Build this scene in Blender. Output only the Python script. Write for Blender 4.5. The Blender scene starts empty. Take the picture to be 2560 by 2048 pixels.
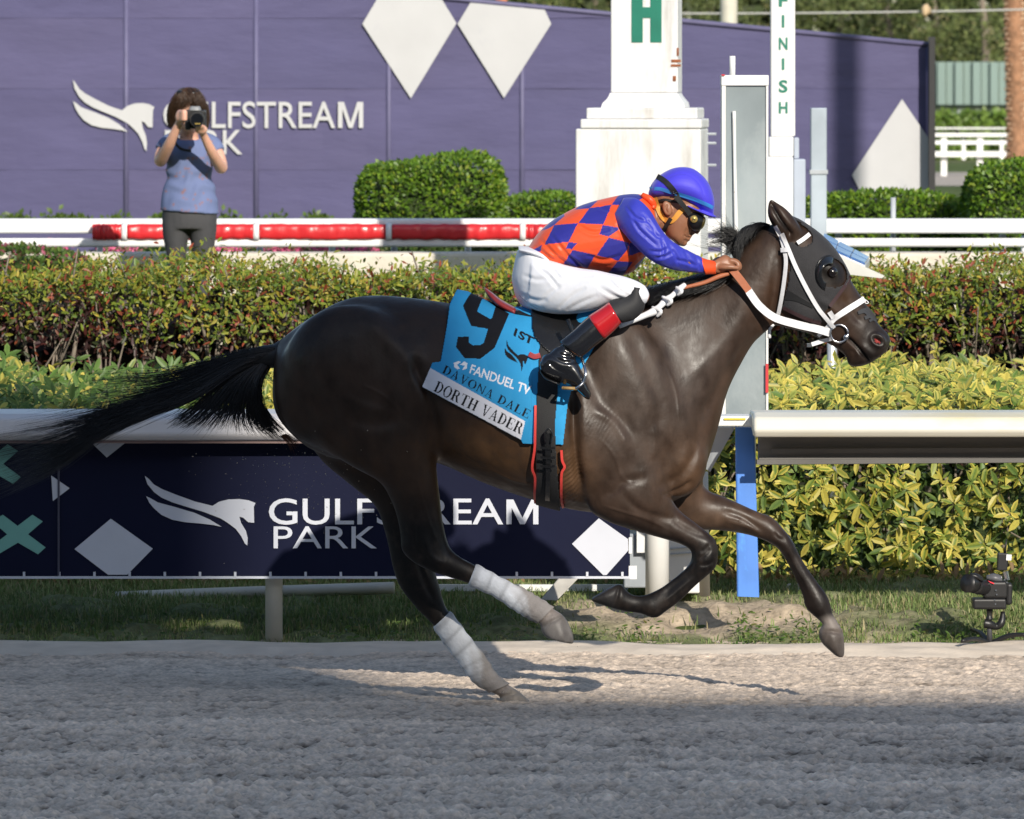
import bpy, bmesh, math, random
import numpy as np
from mathutils import Vector, Matrix
from mathutils.bvhtree import BVHTree
R = math.radians
rng = np.random.default_rng(7)
random.seed(7)
S = bpy.context.scene
COL = S.collection
# ------------------------------------------------------------------ camera (long lens across the track)
FPX, DC, HC, HZ, CXP = 17000.0, 25.0, 2.301, 200.0, 1280.0   # focal length in photo px, distance to the horse, eye height, horizon row
cd = bpy.data.cameras.new('camera'); cam = bpy.data.objects.new('camera', cd); COL.objects.link(cam)
cam.location = (0, -DC, HC); cam.rotation_euler = (R(90), 0, 0)
cd.sensor_width = 36; cd.lens = 36 * FPX / 2560; cd.shift_y = -(1024 - HZ) / 2560
cd.clip_start = .5; cd.clip_end = 2000
cd.dof.use_dof = True; cd.dof.focus_distance = DC - .2; cd.dof.aperture_fstop = 13
S.camera = cam
# ------------------------------------------------------------------ sky, sun, exposure
SUN_EL, SUN_AZ = 25.0, 20.0          # sun behind the camera, to the right
w = bpy.data.worlds.new('World'); S.world = w; w.use_nodes = True
nt = w.node_tree; nt.nodes.clear()
sky = nt.nodes.new('ShaderNodeTexSky'); sky.sky_type = 'NISHITA'; sky.sun_disc = False
sky.sun_elevation = R(SUN_EL); sky.sun_rotation = R(180 - SUN_AZ)
bg = nt.nodes.new('ShaderNodeBackground'); bg.inputs[1].default_value = .14
wo = nt.nodes.new('ShaderNodeOutputWorld')
nt.links.new(sky.outputs[0], bg.inputs[0]); nt.links.new(bg.outputs[0], wo.inputs[0])
sd = bpy.data.lights.new('sun', 'SUN'); sd.energy = 4.6; sd.angle = R(.5); sd.color = (1, .93, .82)
sun = bpy.data.objects.new('sun', sd); COL.objects.link(sun)
_a, _e = R(SUN_AZ), R(SUN_EL)
SUND = Vector((-math.sin(_a) * math.cos(_e), math.cos(_a) * math.cos(_e), -math.sin(_e)))   # direction the light travels
sun.rotation_euler = SUND.to_track_quat('-Z', 'Y').to_euler()
S.view_settings.view_transform = 'Standard'; S.view_settings.look = 'None'
S.view_settings.exposure = 0.15; S.view_settings.gamma = 1
S.render.engine = 'CYCLES'

# ------------------------------------------------------------------ helpers
def W(px, py, Y=0.0):
    d = DC + Y
    return Vector(((px - CXP) * d / FPX, Y, HC - (py - HZ) * d / FPX))
def PX(V):
    V = np.asarray(V, float); d = DC + V[:, 1]
    return np.stack([CXP + V[:, 0] * FPX / d, HZ + (HC - V[:, 2]) * FPX / d], 1)
def srgb(r, g, b):
    f = lambda c: (c / 255 / 12.92) if c <= 10 else ((c / 255 + .055) / 1.055) ** 2.4
    return (f(r), f(g), f(b))
def mat(name, col=(.5, .5, .5), rough=.6, var=.12, scale=6., bump=0., bscale=40., metal=0., attr=False, coat=0., sheen=0.,
        spec=.5, trans=0., stretch=None, dirt_or_sheen=None, dscale=3., drange=(.5, .7), alpha=1., sss=0., rvar=0., dstretch=None):
    m = bpy.data.materials.new(name); m.use_nodes = True
    n = m.node_tree; L = n.links; b = n.nodes['Principled BSDF']; out = n.nodes['Material Output']
    b.inputs['Roughness'].default_value = rough; b.inputs['Metallic'].default_value = metal
    b.inputs['Specular IOR Level'].default_value = spec
    b.inputs['Coat Weight'].default_value = coat; b.inputs['Coat Roughness'].default_value = .15
    if sheen: b.inputs['Sheen Weight'].default_value = sheen; b.inputs['Sheen Roughness'].default_value = .4
    if sss: b.inputs['Subsurface Weight'].default_value = sss; b.inputs['Subsurface Radius'].default_value = (.01, .004, .002); b.inputs['Subsurface Scale'].default_value = 1
    if alpha < 1: b.inputs['Alpha'].default_value = alpha
    tc = n.nodes.new('ShaderNodeTexCoord'); mp = n.nodes.new('ShaderNodeMapping'); L.new(tc.outputs['Object'], mp.inputs[0])
    if stretch: mp.inputs['Scale'].default_value = stretch
    no = n.nodes.new('ShaderNodeTexNoise'); no.inputs['Scale'].default_value = scale; no.inputs['Detail'].default_value = 5
    L.new(mp.outputs[0], no.inputs['Vector'])
    mr = n.nodes.new('ShaderNodeMapRange'); mr.inputs[1].default_value = .3; mr.inputs[2].default_value = .7
    mr.inputs[3].default_value = 1 - var; mr.inputs[4].default_value = 1 + var; L.new(no.outputs[0], mr.inputs[0])
    if attr:
        a = n.nodes.new('ShaderNodeAttribute'); a.attribute_name = 'Col'; src = a.outputs['Color']
    else:
        c = n.nodes.new('ShaderNodeRGB'); c.outputs[0].default_value = (*col, 1); src = c.outputs[0]
    mx = n.nodes.new('ShaderNodeVectorMath'); mx.operation = 'SCALE'; L.new(src, mx.inputs[0]); L.new(mr.outputs[0], mx.inputs['Scale'])
    res = mx.outputs[0]
    if dirt_or_sheen:  # second blotch colour: dirt on most things, painted sheen on the coat
        dn = n.nodes.new('ShaderNodeTexNoise'); dn.inputs['Scale'].default_value = dscale; dn.inputs['Detail'].default_value = 8; dn.inputs['Roughness'].default_value = .65
        if dstretch:
            dm = n.nodes.new('ShaderNodeMapping'); dm.inputs['Scale'].default_value = dstretch; L.new(tc.outputs['Object'], dm.inputs[0]); L.new(dm.outputs[0], dn.inputs['Vector'])
        else: L.new(mp.outputs[0], dn.inputs['Vector'])
        dr = n.nodes.new('ShaderNodeMapRange'); dr.inputs[1].default_value = drange[0]; dr.inputs[2].default_value = drange[1]; L.new(dn.outputs[0], dr.inputs[0])
        mm = n.nodes.new('ShaderNodeMix'); mm.data_type = 'RGBA'; L.new(dr.outputs[0], mm.inputs[0]); L.new(res, mm.inputs[6]); mm.inputs[7].default_value = (*dirt_or_sheen, 1)
        res = mm.outputs[2]
    L.new(res, b.inputs['Base Color'])
    if rvar:
        rr = n.nodes.new('ShaderNodeMapRange'); rr.inputs[1].default_value = .3; rr.inputs[2].default_value = .7
        rr.inputs[3].default_value = rough - rvar; rr.inputs[4].default_value = rough + rvar; L.new(no.outputs[0], rr.inputs[0]); L.new(rr.outputs[0], b.inputs['Roughness'])
    if bump:
        bn = n.nodes.new('ShaderNodeTexNoise'); bn.inputs['Scale'].default_value = bscale; bn.inputs['Detail'].default_value = 6; L.new(mp.outputs[0], bn.inputs['Vector'])
        bp = n.nodes.new('ShaderNodeBump'); bp.inputs['Strength'].default_value = 1; bp.inputs['Distance'].default_value = bump
        L.new(bn.outputs[0], bp.inputs['Height']); L.new(bp.outputs[0], b.inputs['Normal'])
    if trans:
        t = n.nodes.new('ShaderNodeBsdfTranslucent'); L.new(res, t.inputs[0]); ms = n.nodes.new('ShaderNodeMixShader'); ms.inputs[0].default_value = trans
        L.new(b.outputs[0], ms.inputs[1]); L.new(t.outputs[0], ms.inputs[2]); L.new(ms.outputs[0], out.inputs[0])
    return m
def empty(name, loc):
    o = bpy.data.objects.new(name, None); COL.objects.link(o); o.location = loc; o.empty_display_size = .1
    o['_l'] = list(loc); return o
def tag(o, label=None, cat=None, group=None, kind=None):
    if label: o['label'] = label
    if cat: o['category'] = cat
    if group: o['group'] = group
    if kind: o['kind'] = kind
    return o
def thing(name, loc, label, cat, group=None): return tag(empty(name, loc), label, cat, group)
def adopt(o, p):
    if p is not None:
        o.parent = p
        # every parent chain in this scene is an Empty or a mesh with its origin at the world origin
        o.matrix_parent_inverse = Matrix.Translation(-Vector(p.location)) if p.parent is None else Matrix()
    return o
def setcol(me, col, name='Col'):
    a = me.color_attributes.new(name, 'FLOAT_COLOR', 'POINT')
    c = np.ones((len(me.vertices), 4), np.float32); c[:, :3] = col; a.data.foreach_set('color', c.ravel())
def mk(name, V, Fc, m, parent=None, smooth=False, col=None, kind=None):
    me = bpy.data.meshes.new(name)
    V = np.asarray(V, np.float32)
    if isinstance(Fc, np.ndarray):
        nf, k = Fc.shape
        me.vertices.add(len(V)); me.vertices.foreach_set('co', V.ravel())
        me.loops.add(nf * k); me.loops.foreach_set('vertex_index', Fc.astype(np.int32).ravel())
        me.polygons.add(nf); me.polygons.foreach_set('loop_start', np.arange(0, nf * k, k, dtype=np.int32))
        try: me.polygons.foreach_set('loop_total', np.full(nf, k, np.int32))
        except Exception: pass
        me.update(calc_edges=True)
    else:
        me.from_pydata([tuple(v) for v in V], [], [tuple(f) for f in Fc]); me.update()
    if smooth: me.polygons.foreach_set('use_smooth', np.ones(len(me.polygons), bool))
    if col is not None: setcol(me, col)
    if m: me.materials.append(m)
    o = bpy.data.objects.new(name, me); COL.objects.link(o); adopt(o, parent)
    if kind: o['kind'] = kind
    return o
def catmull(P, sub):
    P = np.asarray(P, float); n = len(P)
    if n < 3:
        t = np.linspace(0, 1, sub * (n - 1) + 1)[:, None]; return P[0] * (1 - t) + P[-1] * t
    Q = np.vstack([2 * P[0] - P[1], P, 2 * P[-1] - P[-2]]); out = []
    for i in range(1, n):
        p0, p1, p2, p3 = Q[i - 1], Q[i], Q[i + 1], Q[i + 2]
        for k in range(sub):
            t = k / sub
            out.append(.5 * (2 * p1 + (p2 - p0) * t + (2 * p0 - 5 * p1 + 4 * p2 - p3) * t * t + (3 * p1 - p0 - 3 * p2 + p3) * t ** 3))
    out.append(P[-1]); return np.array(out)
def loft(st, n=24, sub=5, p=2.0):
    """closed tube through stations (ax, ay, bx, by, halfdepth, Ycentre[, egg]); a, b are opposite outline points"""
    st = np.array([list(s) + [0.0] * (7 - len(s)) for s in st], float); st = catmull(st, sub)
    th = np.linspace(0, 2 * np.pi, n, endpoint=False); V = []
    c, s = np.cos(th), np.sin(th)
    cc = np.sign(c) * np.abs(c) ** (2 / p); ss = np.sign(s) * np.abs(s) ** (2 / p)
    for ax, ay, bx, by, hw, yc, egg in st:
        a = np.array(W(ax, ay, yc)); b = np.array(W(bx, by, yc)); ce = (a + b) / 2; u = (a - b) / 2
        wv = hw * (1 - egg * cc)
        V.append(ce + np.outer(cc, u) + np.outer(ss * wv, [0, 1, 0]))
    m = len(V); V = np.vstack(V); Fc = []
    for i in range(m - 1):
        for j in range(n):
            k = (j + 1) % n
            Fc.append((i * n + j, i * n + k, (i + 1) * n + k, (i + 1) * n + j))
    V = np.vstack([V, V[:n].mean(0), V[(m - 1) * n:m * n].mean(0)]); a, b = m * n, m * n + 1
    for j in range(n):
        k = (j + 1) % n
        Fc.append((a, k, j)); Fc.append((b, (m - 1) * n + j, (m - 1) * n + k))
    return V, Fc
def tube(P, r, n=8, sub=4):
    """round tube along 3-D points with per-point radius (number, list, or list of (r1,r2))"""
    P = np.asarray(P, float); r = np.asarray(r, float) * np.ones(len(P)); Q = catmull(np.column_stack([P, r]), sub) if sub else np.column_stack([P, r])
    C, rr = Q[:, :3], np.maximum(Q[:, 3], 1e-4); T = np.gradient(C, axis=0); T /= np.linalg.norm(T, axis=1)[:, None] + 1e-12
    up = np.array([0, 1., 0]) if abs(T[0][1]) < .8 else np.array([1., 0, 0])
    V = []; u = None
    for i in range(len(C)):
        u = (up if u is None else u); u = u - T[i] * (u @ T[i]); u /= np.linalg.norm(u) + 1e-12; v = np.cross(T[i], u)
        th = np.linspace(0, 2 * np.pi, n, endpoint=False)
        V.append(C[i] + rr[i] * (np.outer(np.cos(th), u) + np.outer(np.sin(th), v)))
    m = len(C); V = np.vstack(V); Fc = []
    for i in range(m - 1):
        for j in range(n):
            k = (j + 1) % n; Fc.append((i * n + j, i * n + k, (i + 1) * n + k, (i + 1) * n + j))
    V = np.vstack([V, C[0], C[-1]]); a, b = m * n, m * n + 1
    for j in range(n):
        k = (j + 1) % n; Fc.append((a, k, j)); Fc.append((b, (m - 1) * n + j, (m - 1) * n + k))
    return V, Fc
def ell(c, r, n=16, rot=None):
    V = []; Fc = []; m = n // 2
    for i in range(1, m):
        ph = math.pi * i / m
        for j in range(n):
            th = 2 * math.pi * j / n; V.append((math.sin(ph) * math.cos(th), math.sin(ph) * math.sin(th), math.cos(ph)))
    V += [(0, 0, 1), (0, 0, -1)]; V = np.array(V) * np.array(r)
    if rot is not None: V = V @ np.array(rot.to_matrix()).T
    V = V + np.array(c); k = (m - 1) * n
    for i in range(m - 2):
        for j in range(n): Fc.append((i * n + j, i * n + (j + 1) % n, (i + 1) * n + (j + 1) % n, (i + 1) * n + j)[::-1])
    for j in range(n): Fc.append((k, j, (j + 1) % n)); Fc.append((k + 1, (m - 2) * n + (j + 1) % n, (m - 2) * n + j))
    return V, Fc
def box(x0, x1, y0, y1, z0, z1):
    V = [(x, y, z) for z in (z0, z1) for y in (y0, y1) for x in (x0, x1)]
    return np.array(V), [(0, 2, 3, 1), (4, 5, 7, 6), (0, 1, 5, 4), (2, 6, 7, 3), (0, 4, 6, 2), (1, 3, 7, 5)]
def bbox_px(x0, x1, y0, y1, Y0, Y1):
    a = W(x0, y1, Y0); b = W(x1, y0, Y0); return box(a.x, b.x, Y0, Y1, a.z, b.z)
def join(*parts):
    V = []; Fc = []; k = 0
    for v, f in parts:
        V.append(np.asarray(v, float)); Fc += [tuple(int(i) + k for i in q) for q in f]; k += len(v)
    return np.vstack(V), Fc
def bevel(o, wd=.01, seg=2):
    m = o.modifiers.new('bevel', 'BEVEL'); m.width = wd; m.segments = seg; m.limit_method = 'ANGLE'; m.angle_limit = R(40); return o
def prism(poly, axis_pts, name=None):
    """extrude an outline (list of 3-D points) along a vector"""
    P = np.array(poly, float); n = len(P); V = np.vstack([P, P + np.array(axis_pts)])
    Fc = [tuple(range(n))[::-1], tuple(range(n, 2 * n))] + [(i, (i + 1) % n, n + (i + 1) % n, n + i) for i in range(n)]
    return V, Fc
def evalmesh(o):
    dg = bpy.context.evaluated_depsgraph_get(); e = o.evaluated_get(dg); return bpy.data.meshes.new_from_object(e)
def remesh(parts, voxel, smooth=6, fac=.5):
    V, Fc = join(*parts); me = bpy.data.meshes.new('t'); me.from_pydata([tuple(v) for v in V], [], Fc); me.update()
    bm = bmesh.new(); bm.from_mesh(me); bmesh.ops.recalc_face_normals(bm, faces=bm.faces[:]); bm.to_mesh(me); bm.free()
    o = bpy.data.objects.new('t', me); COL.objects.link(o)
    m = o.modifiers.new('r', 'REMESH'); m.mode = 'VOXEL'; m.voxel_size = voxel
    if smooth: s = o.modifiers.new('s', 'SMOOTH'); s.factor = fac; s.iterations = smooth
    r = evalmesh(o); bpy.data.objects.remove(o); bpy.data.meshes.remove(me)
    r.polygons.foreach_set('use_smooth', np.ones(len(r.polygons), bool)); return r
def put(me, name, m, parent=None, kind=None):
    me.name = name; me.materials.clear(); me.materials.append(m); o = bpy.data.objects.new(name, me); COL.objects.link(o); adopt(o, parent)
    if kind: o['kind'] = kind
    return o
def vco(me):
    a = np.empty(len(me.vertices) * 3, np.float32); me.vertices.foreach_get('co', a); return a.reshape(-1, 3).astype(float)
def vno(me):
    a = np.empty(len(me.vertices) * 3, np.float32); me.vertex_normals.foreach_get('vector', a); return a.reshape(-1, 3).astype(float)
def seglist(P, closed=False):
    P = np.asarray(P, float); return (P, np.roll(P, -1, 0)) if closed else (P[:-1], P[1:])
def pdist(Q, P, sub=4):
    if sub: P = catmull(P, sub)
    A, B = seglist(P); d = np.full(len(Q), 1e9)
    for a, b in zip(A, B):
        ab = b - a; t = np.clip(((Q - a) @ ab) / (ab @ ab + 1e-9), 0, 1); d = np.minimum(d, np.linalg.norm(Q - a - t[:, None] * ab, axis=1))
    return d
def pdist_t(Q, P, sub=4):
    P = catmull(P, sub); A, B = seglist(P); d = np.full(len(Q), 1e9); tt = np.zeros(len(Q)); m = len(A)
    lo, hi = P.min(0) - 90, P.max(0) + 90; k = np.where(((Q > lo) & (Q < hi)).all(1))[0]; q = Q[k]; dk = d[k]; tk = tt[k]
    for i, (a, b) in enumerate(zip(A, B)):
        ab = b - a; t = np.clip(((q - a) @ ab) / (ab @ ab + 1e-9), 0, 1); e = np.linalg.norm(q - a - t[:, None] * ab, axis=1); w_ = e < dk; dk[w_] = e[w_]; tk[w_] = (i + t[w_]) / m
    d[k] = dk; tt[k] = tk; return d, tt
def inpoly(Q, P):
    P = np.asarray(P, float); c = np.zeros(len(Q), bool); x, y = Q[:, 0], Q[:, 1]; j = len(P) - 1
    for i in range(len(P)):
        xi, yi = P[i]; xj, yj = P[j]
        c ^= ((yi > y) != (yj > y)) & (x < (xj - xi) * (y - yi) / (yj - yi + 1e-12) + xi); j = i
    return c
def text_tris(s, offset=0.0):
    cu = bpy.data.curves.new('t', 'FONT'); cu.body = s; cu.size = 1; cu.offset = offset; cu.resolution_u = 4
    o = bpy.data.objects.new('t', cu); COL.objects.link(o); me = evalmesh(o); me.calc_loop_triangles()
    V = vco(me)[:, :2]; T = np.array([list(t.vertices) for t in me.loop_triangles]); bpy.data.objects.remove(o)
    V = V - V.min(0); return V / V.max(0), T
def fit_text(s, P0, Px, Py, offset=0.0):
    """text bbox mapped to the parallelogram P0 (bottom-left), Px (bottom-right), Py (top-left)"""
    V, T = text_tris(s, offset); P0, Px, Py = map(np.array, (P0, Px, Py)); return P0 + V[:, :1] * (Px - P0) + V[:, 1:] * (Py - P0), T
def paint_tris(Q, V, T):
    m = np.zeros(len(Q), bool)
    for t in T:
        a, b, c = V[t]; lo = np.minimum(np.minimum(a, b), c); hi = np.maximum(np.maximum(a, b), c)
        k = np.where((Q[:, 0] >= lo[0]) & (Q[:, 0] <= hi[0]) & (Q[:, 1] >= lo[1]) & (Q[:, 1] <= hi[1]))[0]
        if not len(k): continue
        q = Q[k]; d = (b[0] - a[0]) * (c[1] - a[1]) - (c[0] - a[0]) * (b[1] - a[1])
        if abs(d) < 1e-12: continue
        u = ((q[:, 0] - a[0]) * (c[1] - a[1]) - (c[0] - a[0]) * (q[:, 1] - a[1])) / d
        v = ((b[0] - a[0]) * (q[:, 1] - a[1]) - (q[:, 0] - a[0]) * (b[1] - a[1])) / d
        m[k[(u >= -1e-6) & (v >= -1e-6) & (u + v <= 1 + 1e-6)]] = True
    return m
def fnoise(nx, ny, sx, sy, beta=1.0, seed=0):
    """band-limited noise with feature size sx, sy (in cells)"""
    g = np.random.default_rng(seed).standard_normal((ny, nx)); f = np.fft.rfft2(g)
    ky = np.fft.fftfreq(ny)[:, None] * sy; kx = np.fft.rfftfreq(nx)[None] * sx; k = np.sqrt(kx ** 2 + ky ** 2)
    f *= np.exp(-(k * 1.2) ** 2) * (k > 0); o = np.fft.irfft2(f, (ny, nx)); return o / o.std()
def flat_shape(name, poly_px, Y, m, parent, thick=.004):
    P = [W(x, y, Y) for x, y in poly_px]; V, Fc = prism(P, (0, thick, 0)); return mk(name, V, Fc, m, parent)
def text_mesh(name, s, box_px, Y, m, parent, offset=0.0):
    x0, y0, x1, y1 = box_px; V, T = fit_text(s, (x0, y1), (x1, y1), (x0, y0), offset)
    return mk(name, [W(a, b, Y) for a, b in V], [tuple(t) for t in T], m, parent)
# the racecourse emblem (traced once, re-used by affine map)
LOGO_A = [(780,625),(800,640),(830,672),(870,695),(950,727),(1050,763),(1145,787),(1180,765),(1230,752),(1290,750),(1340,757),(1378,772),(1368,790),(1370,878),(1338,875),(1310,850),(1290,845),(1300,880),(1325,920),(1335,960),(1333,1000),(1320,990),(1300,950),(1270,910),(1230,880),(1190,855),(1100,820),(1000,790),(930,768),(870,742),(830,712),(795,670)]
LOGO_B = [(788,735),(810,745),(850,768),(950,795),(1050,825),(1130,860),(1195,900),(1150,890),(1080,882),(1000,875),(930,862),(870,835),(830,800),(805,770)]
def affine(src, dst):
    A = np.array([[x, y, 1] for x, y in src]); X = np.linalg.solve(A, np.array(dst, float)); return lambda P: [tuple(np.array([x, y, 1]) @ X) for x, y in P]

# ------------------------------------------------------------------ leaf clouds
def leaf_template(kind):
    if kind == 'long':     # 8 verts: base, tip, 2 left, 2 right, 2 centre ; along +x, normal +z
        V = np.array([(0,0,0),(1,0,-.10),(.3,.16,.03),(.68,.15,0),(.3,-.16,.03),(.68,-.15,0),(.3,0,-.02),(.68,0,-.05)])
        Fc = np.array([(0,6,2,2),(2,6,7,3),(3,7,1,1),(0,4,6,6),(4,5,7,6),(5,1,7,7)]); cen = np.array([1,0,0,0,0,0,1,1.])
    else:
        V = np.array([(0,0,0),(1,0,-.06),(.5,.3,.02),(.5,-.3,.02)]); Fc = np.array([(0,3,1,2)]); cen = np.array([.5,0,0,0])
    return V, Fc, cen
def leaf_frames(dirs, nrm):
    x = dirs / (np.linalg.norm(dirs, axis=1)[:, None] + 1e-9); z = nrm - x * (nrm * x).sum(1)[:, None]; z /= np.linalg.norm(z, axis=1)[:, None] + 1e-9
    y = np.cross(z, x); return np.stack([x, y, z], 2)
def leaf_cloud(name, P, dirs, nrm, size, cole, colc, m, parent, kind='long', tagkind='stuff'):
    V, Fc, cen = leaf_template(kind); n = len(P); Fr = leaf_frames(dirs, nrm)
    A = np.einsum('nij,vj->nvi', Fr, V) * size[:, None, None] + P[:, None]
    colr = cole[:, None] * (1 - cen)[None, :, None] + colc[:, None] * cen[None, :, None]
    nv = len(V)
    if kind == 'long':
        T = np.array([(0,6,2),(2,6,7),(2,7,3),(3,7,1),(0,4,6),(4,5,7),(4,7,6),(5,1,7)])
    else: T = np.array([(0,3,1),(0,1,2)])
    Fa = (T[None] + (np.arange(n) * nv)[:, None, None]).reshape(-1, 3)
    return mk(name, A.reshape(-1, 3), Fa, m, parent, smooth=False, col=colr.reshape(-1, 3), kind=tagkind)
def leaf_parts(P, dirs, nrm, size, variants, parent, name='leaf'):
    """individual leaves: shared meshes, one object each"""
    V, Fc, cen = leaf_template('long'); T = [(0,6,2),(2,6,7,3),(3,7,1),(0,4,6),(4,5,7,6),(5,1,7)]; mes = []
    for ce, cc, m in variants:
        me = bpy.data.meshes.new(name); me.from_pydata([tuple(v) for v in V], [], T); me.update()
        setcol(me, np.outer(1 - cen, ce) + np.outer(cen, cc)); me.materials.append(m); mes.append(me)
    Fr = leaf_frames(dirs, nrm)
    for i in range(len(P)):
        o = bpy.data.objects.new(name, mes[i % len(mes)]); COL.objects.link(o); o.parent = parent
        o.matrix_parent_inverse = Matrix.Translation(-Vector(parent.location)) if parent.parent is None else Matrix()
        M = Matrix([list(Fr[i][r] * size[i]) + [P[i][r]] for r in range(3)] + [[0, 0, 0, 1]]); o.matrix_basis = M
def rand_unit(n): 
    v = rng.standard_normal((n, 3)); return v / np.linalg.norm(v, axis=1)[:, None]
def pick(cols, wts, n):
    cols = np.array(cols, float); return cols[rng.choice(len(cols), n, p=np.array(wts) / np.sum(wts))] * rng.uniform(.75, 1.25, (n, 1))
# ================================================================== THE SETTING
def gz(Y):
    return np.interp(Y, [-500, 2.55, 2.8, 3.3, 4.4, 8.0, 11.0, 60, 1200], [-.06, -.06, .0, .07, .13, .2, .58, .6, .6])
m_dirt = mat('track_sand', attr=True, rough=.95, var=.22, scale=60, bump=.007, bscale=80, spec=.1, dirt_or_sheen=(.26, .215, .175), dscale=30, drange=(.60, .72), dstretch=(.4, 1, 1))
m_ground = mat('far_turf', (.09, .12, .035), rough=.95, var=.35, scale=.7, spec=.1, dirt_or_sheen=(.30, .25, .18), dscale=.05, drange=(.55, .7))
m_verge = mat('verge_soil', attr=True, rough=.95, var=.35, scale=18, bump=.01, bscale=45, spec=.1, dirt_or_sheen=(.06, .055, .02), dscale=9, drange=(.6, .75))
xs = np.array([-400, -60, -20, -8, -4, 0, 4, 8, 20, 60, 400]); ys = np.array([-300, -60, -20, -6, 0, 2.55, 2.8, 3.3, 4.4, 6, 8, 9.5, 11, 14, 20, 40, 60, 90, 110, 200, 400, 1100])
V = [(x, y, gz(y) - (.03 if 2.55 < y < 4.5 and abs(x) < 9 else 0)) for y in ys for x in xs]; nx = len(xs)
Fc = [(j * nx + i, j * nx + i + 1, (j + 1) * nx + i + 1, (j + 1) * nx + i) for j in range(len(ys) - 1) for i in range(nx - 1)]
tag(mk('ground', V, Fc, m_ground), kind='structure', label='flat green infield turf reaching the far trees')
# racing surface: harrowed sand, with a smooth rolled lip along the verge
nx, ny = 860, 640
X = np.linspace(-2.7, 2.7, nx); Yv = np.linspace(-4.6, 2.95, ny); dx, dy = X[1] - X[0], Yv[1] - Yv[0]
clod = fnoise(nx, ny, .046 / dx, .05 / dy, seed=1); fine = fnoise(nx, ny, .022 / dx, .03 / dy, seed=2); big = fnoise(nx, ny, 1.2 / dx, .35 / dy, seed=3); rows = fnoise(nx, ny, 5 / dx, .28 / dy, seed=4)
amp = np.clip(1.1 - (Yv + .6) * .30, .65, 1.6)[:, None]
rake = fnoise(nx, ny, .9 / dx, .075 / dy, seed=21); rake2 = fnoise(nx, ny, .25 / dx, .04 / dy, seed=22)
hgt = amp * (.0031 * np.clip(clod, -1.6, 2.4) + .0026 * fine) + .004 * big + .003 * rows + amp * (.0016 * rake + .0016 * rake2)
hoof = np.clip(fnoise(nx, ny, .22 / dx, .16 / dy, seed=5) - 1.25, 0, 1.2); hgt -= .010 * hoof
XX, YY = np.meshgrid(X, Yv)
Zt = hgt * np.clip((2.6 - YY) / .3, .2, 1)
tone = (1 + .05 * big + .05 * rows - np.clip(amp, .5, 1.4) * (.26 * np.clip(-clod - .4, 0, 1.3) + .20 * np.clip(-fine - .4, 0, 1.3)) + .05 * clod + amp * (.045 * rake + .055 * rake2) - .30 * np.clip(fnoise(nx, ny, .11 / dx, .07 / dy, seed=31) - 1.5, 0, 1))[..., None]  # pits between clods darkened, their shade put into the sand colour; plus flecks
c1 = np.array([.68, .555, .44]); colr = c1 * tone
Vt = np.stack([XX, YY, Zt], 2).reshape(-1, 3); idx = np.arange(nx * ny).reshape(ny, nx)
Ft = np.stack([idx[:-1, :-1], idx[:-1, 1:], idx[1:, 1:], idx[1:, :-1]], 2).reshape(-1, 4)
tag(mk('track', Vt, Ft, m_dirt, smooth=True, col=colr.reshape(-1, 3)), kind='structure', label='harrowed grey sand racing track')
nxl, nyl = 400, 26
XL = np.linspace(-6, 6, nxl); e1 = 2.20 + .035 * fnoise(nxl, 4, 14, 400, seed=6)[0] + .012 * fnoise(nxl, 4, 4, 400, seed=61)[0]; e2 = 2.67 + .035 * fnoise(nxl, 4, 26, 400, seed=8)[0] - .12 * np.clip((XL - .25) / .35, 0, 1) * np.clip((1.6 - XL) / .5, 0, 1)
tl = np.linspace(0, 1, nyl)[:, None]; YL = e1[None] * (1 - tl) + e2[None] * tl; ZL = -.012 + .026 * np.sin(np.clip(tl * 1.9, 0, 1) * math.pi / 2) + .006 * tl + .0022 * fnoise(nxl, nyl, 8, 6, seed=9); ZL[-1] -= .05
VL = np.stack([np.repeat(XL[None], nyl, 0), YL, ZL], 2).reshape(-1, 3); il = np.arange(nxl * nyl).reshape(nyl, nxl); FL = np.stack([il[:-1, :-1], il[:-1, 1:], il[1:, 1:], il[1:, :-1]], 2).reshape(-1, 4)
tag(mk('sand_lip', VL, FL, mat('rolled_sand', (.66, .57, .47), rough=.95, var=.10, scale=9, bump=.0025, bscale=50, spec=.1, dirt_or_sheen=(.36, .30, .24), dscale=30, drange=(.68, .76)), smooth=True), kind='structure', label='smooth pale rolled sand lip along the verge')
V, Fc = [], []
m_dirtfar = mat('track_sand_wide', (.40, .325, .265), rough=.95, var=.3, scale=20, bump=.01, bscale=60, spec=.1)
for x0, x1, y0, y1 in ((-60, -2.7, -30, 2.7), (2.7, 60, -30, 2.7), (-2.7, 2.7, -30, -4.6)):
    k = len(V); V += [(x0, y0, -.005), (x1, y0, -.005), (x1, y1, -.005), (x0, y1, -.005)]; Fc.append((k, k + 1, k + 2, k + 3))
tag(mk('outer_track', V, Fc, m_dirtfar), kind='structure')
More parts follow.
